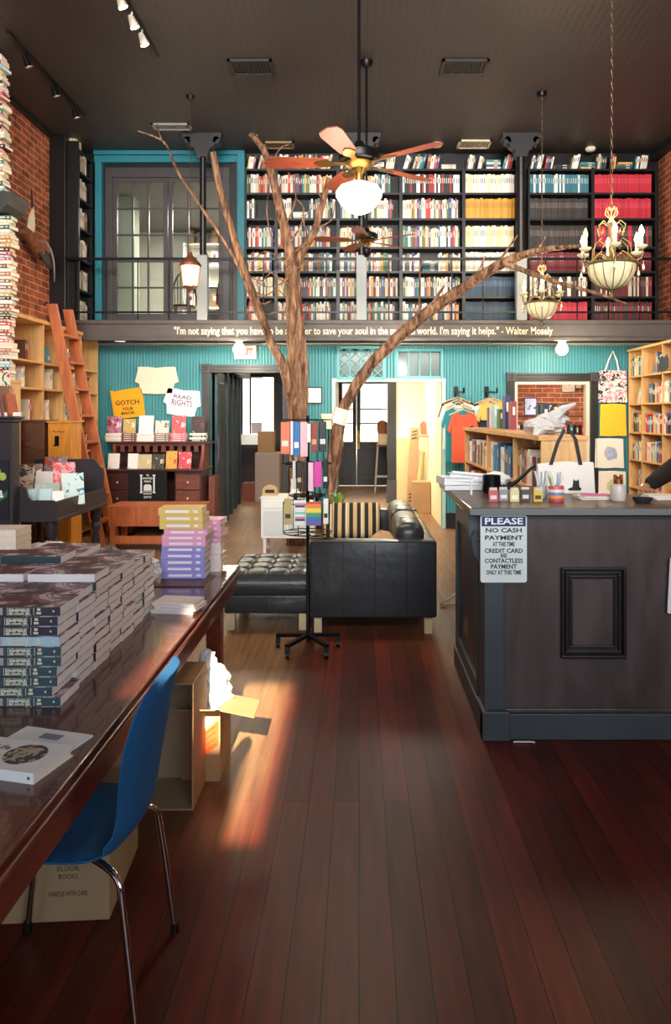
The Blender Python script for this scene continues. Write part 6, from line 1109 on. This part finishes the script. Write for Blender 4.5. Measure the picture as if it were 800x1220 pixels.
# tower of books by the left brick wall
Xt = PX(21, 7.7)-.0; Yt = 7.55; z = PZ(452, Yt)-.0
lg = thing('book_tower_shelf', 'dark moulded ledge halfway up the tower of books', 'ledge', (Xt-.2, Yt, PZ(254, Yt))); b = MB(); b.prism([(-.3, 0), (.15, 0), (.22, .06), (.26, .14), (.26, .19), (-.3, .19)], -.12, .28); b.build('ledge', M('ledge_grey', '3d3d3c', .5), lg, bevel=.006)
st = thing('book_tower_stand', 'pine end stand carrying the tower of books', 'stand', (Xt-.2, Yt, 0)); MB().box(-.28, .19, .0, .24, 0, z-.03).build('stand_body', PINEL, st); MB().box(-.3, .2, -.02, .26, z-.03, z-.002).build('stand_top', PINE, st)
TW = ['e8e2d4', 'd8c8a8', 'c88c6a', 'b8342a', '3f6f5a', 'efe8dc', '22242a', 'd8708c', 'c8a860', '8fb8c8', 'e8dcc8', '8a5a3c', 'efeae0', 'cfc6b4']
z0_ = z; ledge0, ledge1 = PZ(254, Yt), PZ(254, Yt)+.19; k = 0
while z < ZC-.06:
    th = random.uniform(.024, .045)
    if z+th > ledge0 and z < ledge1:
        z = ledge1; continue
    c = random.choice(TW); up = z > ledge1; w = random.uniform(.17, .23); o = bpy.data.objects.new('tower_book', flat_book(c)); COL.objects.link(o); xx = Xt-.12-(.075 if up else 0)+random.uniform(-.02, .02); o.scale = (w, .15, th*.97); o.location = (xx, Yt+.02, z); o.rotation_euler = (0, 0, random.uniform(-.25, .25)); tag(o, 'book lying in the tower of books %s the dark ledge' % ('above' if up else 'below'), 'book', 'tower books %s the ledge' % ('above' if up else 'below'))
    if c == 'zz': pass
    z += th
facebook(Xt-.04, Yt-.09, PZ(458, Yt)-.05+.02, .13, .17, 0, blotch('tower_art', ['b8342a', 'e8e2d4', '2f6f4a', '3a5a9a'], 10), 'red, white and green book face out at the foot of the book tower', R(3))
# mounted bird on the bricks
t = thing('mounted_bird', 'brown mounted bird with raised pale wing on the left brick wall', 'mounted bird', (XL+.005, 9.1, PZ(285, 9.1))); t.scale = (.7, .7, .7); 
def wp(px, py, Y, off): return P(px, py, Y)-t.location
BT = M('feather_brown', '7a4a30', .8, noise=.4, nscale=14, bump=.5); BD = M('feather_dark', '2c2422', .7, bump=.5); BW_ = M('feather_pale', 'e0d6bc', .8, bump=.4)
pts, rr = interp([Vector((.12, -.5, .02)), Vector((.16, -.3, .06)), Vector((.2, -.05, -.06)), Vector((.2, .2, -.2)), Vector((.18, .36, -.28))], [.03, .09, .12, .1, .03], 4); MB().tube(pts, rr, 14, 0, .04).build('body', BT, t, smooth=True)
b = MB(); b.ball((.12, -.52, .06), .06, n=12); b.tube([(.12, -.57, .05), (.13, -.66, .03)], [.02, .004], 8); b.build('head', BT, t, smooth=True)
b = MB(); b.prism([(-.1, .06), (-.15, .2), (-.1, .38), (-.0, .52), (.06, .6), (.1, .45), (.12, .25), (.06, .08)], .14, .17, 'x'); b.build('raised_wing', BW_, t, bevel=.01); b = MB(); b.prism([(.02, .52), (.07, .62), (.0, .85), (-.04, .9), (-.02, .7)], .145, .165, 'x'); b.build('wing_tip', BD, t, bevel=.008)
b = MB(); b.prism([(.1, -.1), (.35, -.12), (.5, -.25), (.58, -.42), (.4, -.42), (.2, -.35), (.05, -.25)], .26, .29, 'x'); b.build('lower_wing', BD, t, bevel=.01); pts, rr = interp([Vector((.3, .2, .02)), Vector((.31, .42, -.1)), Vector((.3, .6, -.3)), Vector((.26, .72, -.62))], [.02, .028, .018, .006], 4); MB().tube(pts, rr, 8).build('tail_feather', M('feather_grey', '8d8880', .7), t, smooth=True); MB().tube([(.0, 0, -.05), (.16, -.02, -.06)], .02, 8).build('wall_mount', DARK, t)
# ======================= FOREGROUND LEFT: table, books, chair, cartons =======================
TWD = wood('table_wood', '5a2a20', .6, .22, (8, 1.2, 8), 3, coat=.35); TE = wood('table_edge', '6e2f1e', .6, .3, (8, 1.2, 8), 3, coat=.3)
XT, ZT2, YT1, YT0 = -.685, .76, 4.25, -.6
t = thing('long_table', 'long reddish brown wooden table running along the left side', 'table', (XT, YT1, 0)); L_ = YT1-YT0; W_ = 1.35
MB().box(-W_, 0, -L_, 0, ZT2-.028, ZT2).build('table_top', TWD, t, bevel=.006)
b = MB(); b.tube([(-.004, -L_, ZT2-.034), (-.004, 0, ZT2-.034)], .009, 8); b.box(-.03, -.012, -L_+.02, -.02, ZT2-.13, ZT2-.028); b.box(-W_+.012, -W_+.03, -L_+.02, -.02, ZT2-.13, ZT2-.028); b.box(-W_+.03, -.03, -.035, -.015, ZT2-.13, ZT2-.028); b.build('apron', TE, t)
b = MB(); b.box(-.012, -.002, -L_, 0, ZT2-.05, ZT2-.03); b.build('edge_moulding', TE, t, bevel=.003)
for x in (-.09, -W_+.09):
    for y in (-.28, -L_+.2): MB().box(x-.04, x+.04, y-.04, y+.04, 0, ZT2-.03).build('leg', TE, t, bevel=.004)
# stacked paperbacks
SPI = [M('spine_navy', '262a3c', .4), M('spine_slate', '34505a', .4), M('spine_ice', 'a8cfe6', .35)]; CVR = blotch('cover_empire', ['2c1c24', 'cfc8d6', '8c6c80', '4a3640', 'ece8f0'], 7, .5, 3); SPT = M('spine_print', 'd8dcc8', .5); PGE = M('paperback_pages', 'eeeeF0', .75, bump=.2, bscale=120, stretch=(.02, .02, 4)); FACEP = M('spine_photo', 'b8a6b0', .5)
BW, BD_, BH = .229, .152, .0297
def emp(k, txt):
    b = MB(); b.box(-BW, 0, 0, BD_, 0, .0012, 3); b.box(-BW, 0, 0, BD_, BH-.0022, BH-.001, 3); b.box(-BW, 0, 0, .0012, .0012, BH-.0022, 0); b.box(-BW+.0015, -.001, .0012, BD_-.001, .0012, BH-.0022, 1)
    if txt:
        y = -.0006
        for z in (.0035, .0245): b.box(-.155, -.085, y, 0, z, z+.0007, 2)
        b.box(-.157, -.1555, y, 0, .003, .026, 2); b.box(-.0785, -.077, y, 0, .003, .026, 2); b.box(-.225, -.17, y, 0, .004, .025, 4); b.ball((-.2, -.0002, .015), .008, 0, n=8, sc=(1, .06, 1)); b.box(-.022, -.017, y, 0, .012, .018, 2)
        addtext(b, 'EMPIRE', -.121, y, .0165, .013, 2, bold=.0006, width=.062); b.box(-.136, -.106, y, 0, .006, .0095, 2); b.box(-.152, -.14, y, 0, .005, .0105, 2); b.box(-.102, -.09, y, 0, .005, .0105, 2)
        b.box(-.068, -.058, y, 0, .016, .024, 2); b.box(-.07, -.056, y, 0, .006, .013, 2)
    o = b.build('paperback', [SPI[k], PGE, SPT, CVR, FACEP]); me = o.data; bpy.data.objects.remove(o); return me
EM = [[emp(k, tx) for k in range(3)] for tx in (False, True)]
heights = [10, 10, 11, 10, 10, 9, 9]; xr0, yr0 = -.885, 2.18
cols = [0, 1, 2]
for r in range(7):
    for c in cols:
        n = heights[r]+(1 if (c == 1 and r > 3) else 0)
        if c == 2 and r < 2: continue
        nm = ['right-hand', 'second', 'left-hand'][c]; rn_ = ['nearest', 'second nearest', 'third nearest', 'middle', 'third farthest', 'second farthest', 'farthest'][r]
        for k in range(n):
            txt = (r == 0); kind = (0 if k >= 7 else 2 if k == 6 else 1) if r == 0 else random.choice((0, 1))
            o = bpy.data.objects.new('paperback', EM[txt][kind]); COL.objects.link(o)
            jx = random.uniform(-.009, .006)+(-.02 if (r == 0 and k == 1) else 0); flip = (r > 0 and random.random() < .18)
            x, y = xr0-c*(BW+.008)+jx-.004*r, yr0+r*(BD_+.004)+random.uniform(-.001, .001)
            if flip: o.rotation_euler = (0, 0, PI); x -= BW; y += BD_
            else: o.rotation_euler = (0, 0, random.uniform(-.006, .006))
            o.location = (x, y, ZT2+k*BH)
            if r == 0 and k == 6 and c == 0: tag(o, 'ice blue spined paperback with EMPIRE title, fourth from the top of the nearest stack', 'book')
            elif r == 0 and k == n-1 and c == 0: tag(o, 'topmost navy paperback of the nearest stack, EMPIRE on its spine', 'book')
            elif k == n-1: tag(o, 'topmost paperback of the %s stack in the %s row on the long table' % (rn_, nm), 'book')
            else: tag(o, 'paperback within the %s stack of the %s row on the long table' % (rn_, nm), 'book', 'paperbacks in the %s stack, %s row' % (rn_, nm))
for k in range(5):
    o = bpy.data.objects.new('flat_book', flat_book(['e8dcd0', 'd8d4ce'][k % 2])); COL.objects.link(o); o.scale = (.24, .17, .032); o.location = (PX(-8, 2.75)-.0, 2.72, ZT2+.132+k*.0325 if False else ZT2+k*.0325); tag(o, 'white book in the low pile left of the paperback stacks', 'book', 'white books in the pile at the left frame edge')
for o in [q for q in bpy.data.objects if q.get('group') == 'white books in the pile at the left frame edge']: o.location.x = PX(2, 3.5)-.03; o.location.y = 3.45; o.location.z += .0
for k in range(3, 8):
    o = bpy.data.objects.new('flat_book', flat_book('e8dcd0')); COL.objects.link(o); o.scale = (.24, .17, .032); o.location = (PX(2, 3.5)-.03, 3.45, ZT2+(k+2)*.0325-.0); tag(o, 'white book in the low pile left of the paperback stacks', 'book', 'white books in the pile at the left frame edge')
# coloured stack
PST = {'8f8fd8': 'blue lavender', 'e0a0c4': 'pink', 'd9bd6a': 'cream and gold'}
z = ZT2+.008; Ys = 3.86; xs = PX(217.5, Ys)
seq = [('8f8fd8', .0335)]*5+[('e0a0c4', .030)]*3+[('d9bd6a', .037)]*3
tab = MB().box(-.2, .17, -.13, .14, 0, .006).build('brown_folder', M('folder_brown', '5a3a34', .4), loc=(xs-.02, Ys-.03, ZT2), bevel=.001); tag(tab, 'flat dark brown folder under the coloured book stack', 'folder')
cnt = {}
for c, th in seq:
    cnt[c] = cnt.get(c, 0)+1; o = bpy.data.objects.new('hardback_book', flat_book(c, 'e8e0f0')); COL.objects.link(o); off = {'8f8fd8': 0, 'e0a0c4': .012, 'd9bd6a': -.012}[c]; o.scale = (.228, .155, th*.97); o.location = (xs+off+random.uniform(-.006, .006), Ys+random.uniform(-.004, .004), z); o.rotation_euler = (0, 0, random.uniform(-.04, .04)); z += th
    tag(o, '%s book, %s from the bottom of its colour in the coloured stack' % (PST[c], ['', 'first', 'second', 'third', 'fourth', 'fifth'][cnt[c]]), 'book')
z = ZT2
for k in range(9):
    c = 'e8dcd8' if k < 5 else 'e0a0c4'; o = bpy.data.objects.new('hardback_book', flat_book(c, 'e8e0f0')); COL.objects.link(o); o.scale = (.2, .15, .031); o.location = (xs+.06+random.uniform(-.008, .008), Ys+.2, z); o.rotation_euler = (0, 0, random.uniform(-.1, .1)); z += .032; tag(o, ('white' if k < 5 else 'pink')+' book in the stack behind the coloured stack', 'book', ('white' if k < 5 else 'pink')+' books behind the coloured stack')
# white booklets
for k, (dx, rz) in enumerate(((0, .12), (.012, -.06), (.006, .05))):
    o = bpy.data.objects.new('white_booklet', flat_book('e8e4e6', 'd8ccd4')); COL.objects.link(o); o.scale = (.19, .13, .015); o.location = (PX(208, 3.25)+dx, 3.2, ZT2+.016*k); o.rotation_euler = (0, 0, -.18+rz*.5); tag(o, ['lowest', 'middle', 'topmost'][k]+' white booklet in the little pile before the coloured stack', 'book')
# plastic bags
for px, Y, r, sc, c, lab, nm in ((130, 3.75, .075, (1.1, .8, 1.3), None, 'crumpled clear plastic bag behind the paperback stacks', 'clear_bag'), (168, 3.8, .075, (1.3, .8, .95), 'w', 'crumpled white plastic bag beside the coloured stack', 'white_bag'), (60, 3.75, .1, (2.0, .8, 1.05), 'w', 'flat white plastic bag behind the left paperback stacks', 'white_bag')):
    o = MB().ball((0, 0, r*sc[2]), r, n=22, sc=sc, jit=.16).build(nm, M('clear_plastic', 'b8b0b4', .15, bump=.9, bscale=30, trans=.6) if c is None else M('white_poly', 'dcdad6', .3, bump=.9, bscale=25), loc=(PX(px, Y), Y, ZT2)); tag(o, lab, 'plastic bag')
# near white books
A = P(38, 936, 1.719); ang = math.atan2(.19, .1)
t = thing('white_book', 'white hardback with round landscape picture cover on the near table', 'book', (PX(40, 1.72), 1.72, ZT2), R(-14)); w_, d_, h_ = .22, .15, .026
CW_ = M('book_white', 'e4ecf2', .3)
b = MB(); b.box(-w_, 0, 0, d_, 0, .003); b.box(-w_, 0, 0, d_, h_-.003, h_); b.box(-w_, 0, 0, .003, .003, h_-.003); b.build('cover', CW_, t); MB().box(-w_+.003, -.003, .003, d_-.006, .003, h_-.003).build('pages', PAGE, t)
b = MB(); b.X = T3(-.085, .08, h_); b.lathe([(0, 0), (.052, 0), (.052, .0006), (0, .0006)], n=40); b.build('round_picture', blotch('round_pic', ['4a4038', 'b8a890', '2a2622', 'c8bca8'], 22, .3), t); b = MB(); b.mesh(text_mesh('Life', .03), T3(-.165, .1, h_+.0003)); b.build('title', M('ink_grey', '4a4a50', .5), t); b = MB(); b.ball((-.014, -.0002, h_/2), .004, n=8, sc=(1, .1, 1)); b.build('spine_mark', M('ink_grey', '4a4a50', .5), t)
t = thing('white_booklet', 'thin white booklet with grey block print behind the round-picture book', 'booklet', (PX(60, 1.93), 1.9, ZT2), R(-16)); MB().box(-.14, .07, 0, .1, 0, .005).build('cover', CW_, t); MB().box(-.06, .0, .045, .075, .005, .0056).build('grey_block', M('ink_block', '7a84a0', .5), t)
# blue chair
BF = M('blue_fabric', '17598e', .85, noise=.15, nscale=180, bump=.4, bscale=300)
t = thing('blue_chair', 'blue upholstered shell chair with chrome legs pushed under the table', 'chair', (-.82, 2.12, 0), 0)
# profile in local x (backrest at +x), z; widths in y
prof = [(-.22, .45, .16), (-.2, .462, .185), (-.12, .452, .205), (0, .44, .21), (.1, .438, .205), (.165, .455, .19), (.2, .5, .175), (.215, .57, .175), (.23, .66, .19), (.245, .74, .195), (.262, .82, .18), (.272, .865, .155), (.279, .887, .12), (.282, .897, .06)]
pp = [Vector((a, 0, c)) for a, c, w in prof]; ww = [w for a, c, w in prof]; P2, W2 = interp(pp, ww, 4); n = 14; vs = []; fs = []; th = .03
for i, p in enumerate(P2):
    d = (P2[min(i+1, len(P2)-1)]-P2[max(i-1, 0)]).normalized(); nrm = Vector((-d.z, 0, d.x))
    for s in (1, -1):
        for j in range(n+1): u = j/n*2-1; cup = .035*u*u*(1 if i > 20 else .6)*(W2[i]/.19)**2; e = (1-u**8); vs.append(p+Vector((0, u*W2[i], 0))+nrm*(cup+s*th/2*max(.12, e)))
m_ = 2*(n+1)
for i in range(len(P2)-1):
    for s in (0, 1):
        for j in range(n): a = i*m_+s*(n+1)+j; fs.append((a, a+1, a+m_+1, a+m_))
    for j in (0, n): a = i*m_+j; b_ = a+n+1; fs.append((a, b_, b_+m_, a+m_))
for i in (0, len(P2)-1):
    for j in range(n): a = i*m_+j; fs.append((a, a+1, a+n+2, a+n+1))
b = MB(); b._add(vs, fs, 0); sh = b.build('shell_seat', BF, t, smooth=True, sub=1)
pip = MB(); pip.tube([vs[i*m_]*.5+vs[i*m_+n+1]*.5+Vector((0, -.004, 0)) for i in range(len(P2)-3)], .0035, 5); pip.build('piping', M('blue_piping', '175a8c', .8), sh)
for sy in (-1, 1):
    b = MB(); q, r_ = interp([Vector((.06, sy*.1, .425)), Vector((.14, sy*.15, .42)), Vector((.185, sy*.175, .395)), Vector((.2, sy*.185, .33)), Vector((.24, sy*.2, .02))], [.0095]*5, 4); b.tube(q, r_, 10); o = b.build('leg', CHROME, t, smooth=True); MB().lathe([(0, 0), (.014, 0), (.013, .03), (0, .03)], (.242, sy*.2, 0), 12).build('leg_tip', BLACK, o)
    b = MB(); q, r_ = interp([Vector((-.02, sy*.1, .425)), Vector((-.12, sy*.15, .42)), Vector((-.165, sy*.175, .395)), Vector((-.18, sy*.185, .33)), Vector((-.22, sy*.2, .02))], [.0095]*5, 4); b.tube(q, r_, 10); o = b.build('leg', CHROME, t, smooth=True); MB().lathe([(0, 0), (.014, 0), (.013, .03), (0, .03)], (-.222, sy*.2, 0), 12).build('leg_tip', BLACK, o)
b = MB(); b.box(-.09, .09, -.11, .11, .415, .428); b.build('mount_plate', CHROME, t, bevel=.003)
# cartons under the table
t = thing('cardboard_box', 'closed cardboard box with faint printing under the table behind the blue chair', 'cardboard box', (-.985, 2.56, 0), R(4)); w_, d_, h_ = .34, .4, .31
MB().box(-w_/2, w_/2, -d_/2, d_/2, 0, h_).build('carton', M('carton_tan', 'a08a6a', .8, noise=.08), t, bevel=.004); b = MB()
for s, z, wd in (('DEZZIA', .2, .09), ('ELIXIR', .17, .07), ('BOOKS', .145, .06), ('HANDLE WITH CARE', .09, .12)): addtext(b, s, .04, -d_/2-.0012, z, .022, 0, width=wd)
b.build('printing', M('faint_ink', '5a4e40', .8), t); MB().box(-.03, .03, -d_/2-.001, d_/2, h_, h_+.001).build('tape', M('tape', 'b89a6c', .25), t)
t = thing('open_box', 'tall open cardboard box standing on its side under the table', 'cardboard box', (-.79, 3.03, 0)); w_, d_, h_ = .22, .27, .52; CI = CARDL; th = .006
b = MB(); b.box(-w_/2, w_/2, d_-th, d_, 0, h_); b.build('back_wall', CI, t); MB().box(w_/2-th, w_/2, 0, d_-th, 0, h_).build('side_wall', CARD, t); MB().box(-w_/2, -w_/2+th, 0, d_-th, 0, h_).build('side_wall', CARD, t); MB().box(-w_/2+th, w_/2-th, 0, d_-th, 0, th).build('bottom_wall', CI, t); MB().box(-w_/2+th, w_/2-th, 0, d_-th, h_-th, h_).build('top_wall', CARD, t)
t = thing('flap_box', 'open cardboard box with orange label and flared flap beside the table leg', 'cardboard box', (-.70, 3.4, 0)); w_, d_, h_ = .17, .26, .31
b = MB(); b.box(-w_/2, w_/2, -d_/2, -d_/2+th, 0, h_); b.box(-w_/2, w_/2, d_/2-th, d_/2, 0, h_); b.box(-w_/2, -w_/2+th, -d_/2+th, d_/2-th, 0, h_); b.box(w_/2-th, w_/2, -d_/2+th, d_/2-th, 0, h_); b.box(-w_/2+th, w_/2-th, -d_/2+th, d_/2-th, 0, th); b.build('carton', CARD, t)
b = MB(); b.prism([(w_/2, h_), (w_/2+.15, h_-.03), (w_/2+.15, h_-.026), (w_/2, h_+.004)], -d_/2, d_/2-.06); b.build('flap', CARD, t); b = MB(); b.prism([(-d_/2, h_), (-d_/2, h_+.005), (-d_/2-.12, h_+.055), (-d_/2-.12, h_+.05)], -w_/2, w_/2, 'x'); b.build('flap', CARD, t)
b = MB(); b.prism([(-.03, .08), (.078, .16), (.078, .27), (-.03, .18)], -d_/2-.0015, -d_/2); b.build('orange_label', M('fluoro_orange', 'f25a2c', .5), t); b = MB(); b.prism([(-.03, .2), (.02, .235), (.07, .28), (-.03, .29)], -d_/2-.0012, -d_/2); b.build('white_label', M('paper_white', 'ece9e2', .6), t)
q = MB()
for k in range(4): q.prism([(-.02, .105+k*.026), (.065, .165+k*.026), (.065, .169+k*.026), (-.02, .109+k*.026)], -d_/2-.002, -d_/2-.0015)
q.build('label_print', M('label_dark', 'a83418', .6), t)
t = thing('crumpled_paper', 'crumpled white packing paper rising out of the flap box', 'paper', (-.665, 3.42, .26)); b = MB(); b.ball((0, 0, .06), .07, n=14, sc=(1.1, .9, 1), jit=.22); b.ball((.005, 0, .15), .06, n=14, sc=(1, .9, .9), jit=.22); b.ball((-.035, 0, .225), .045, n=12, sc=(.9, .8, 1.1), jit=.22); b.build('paper', M('packing_paper', 'dfe2e8', .7), t)
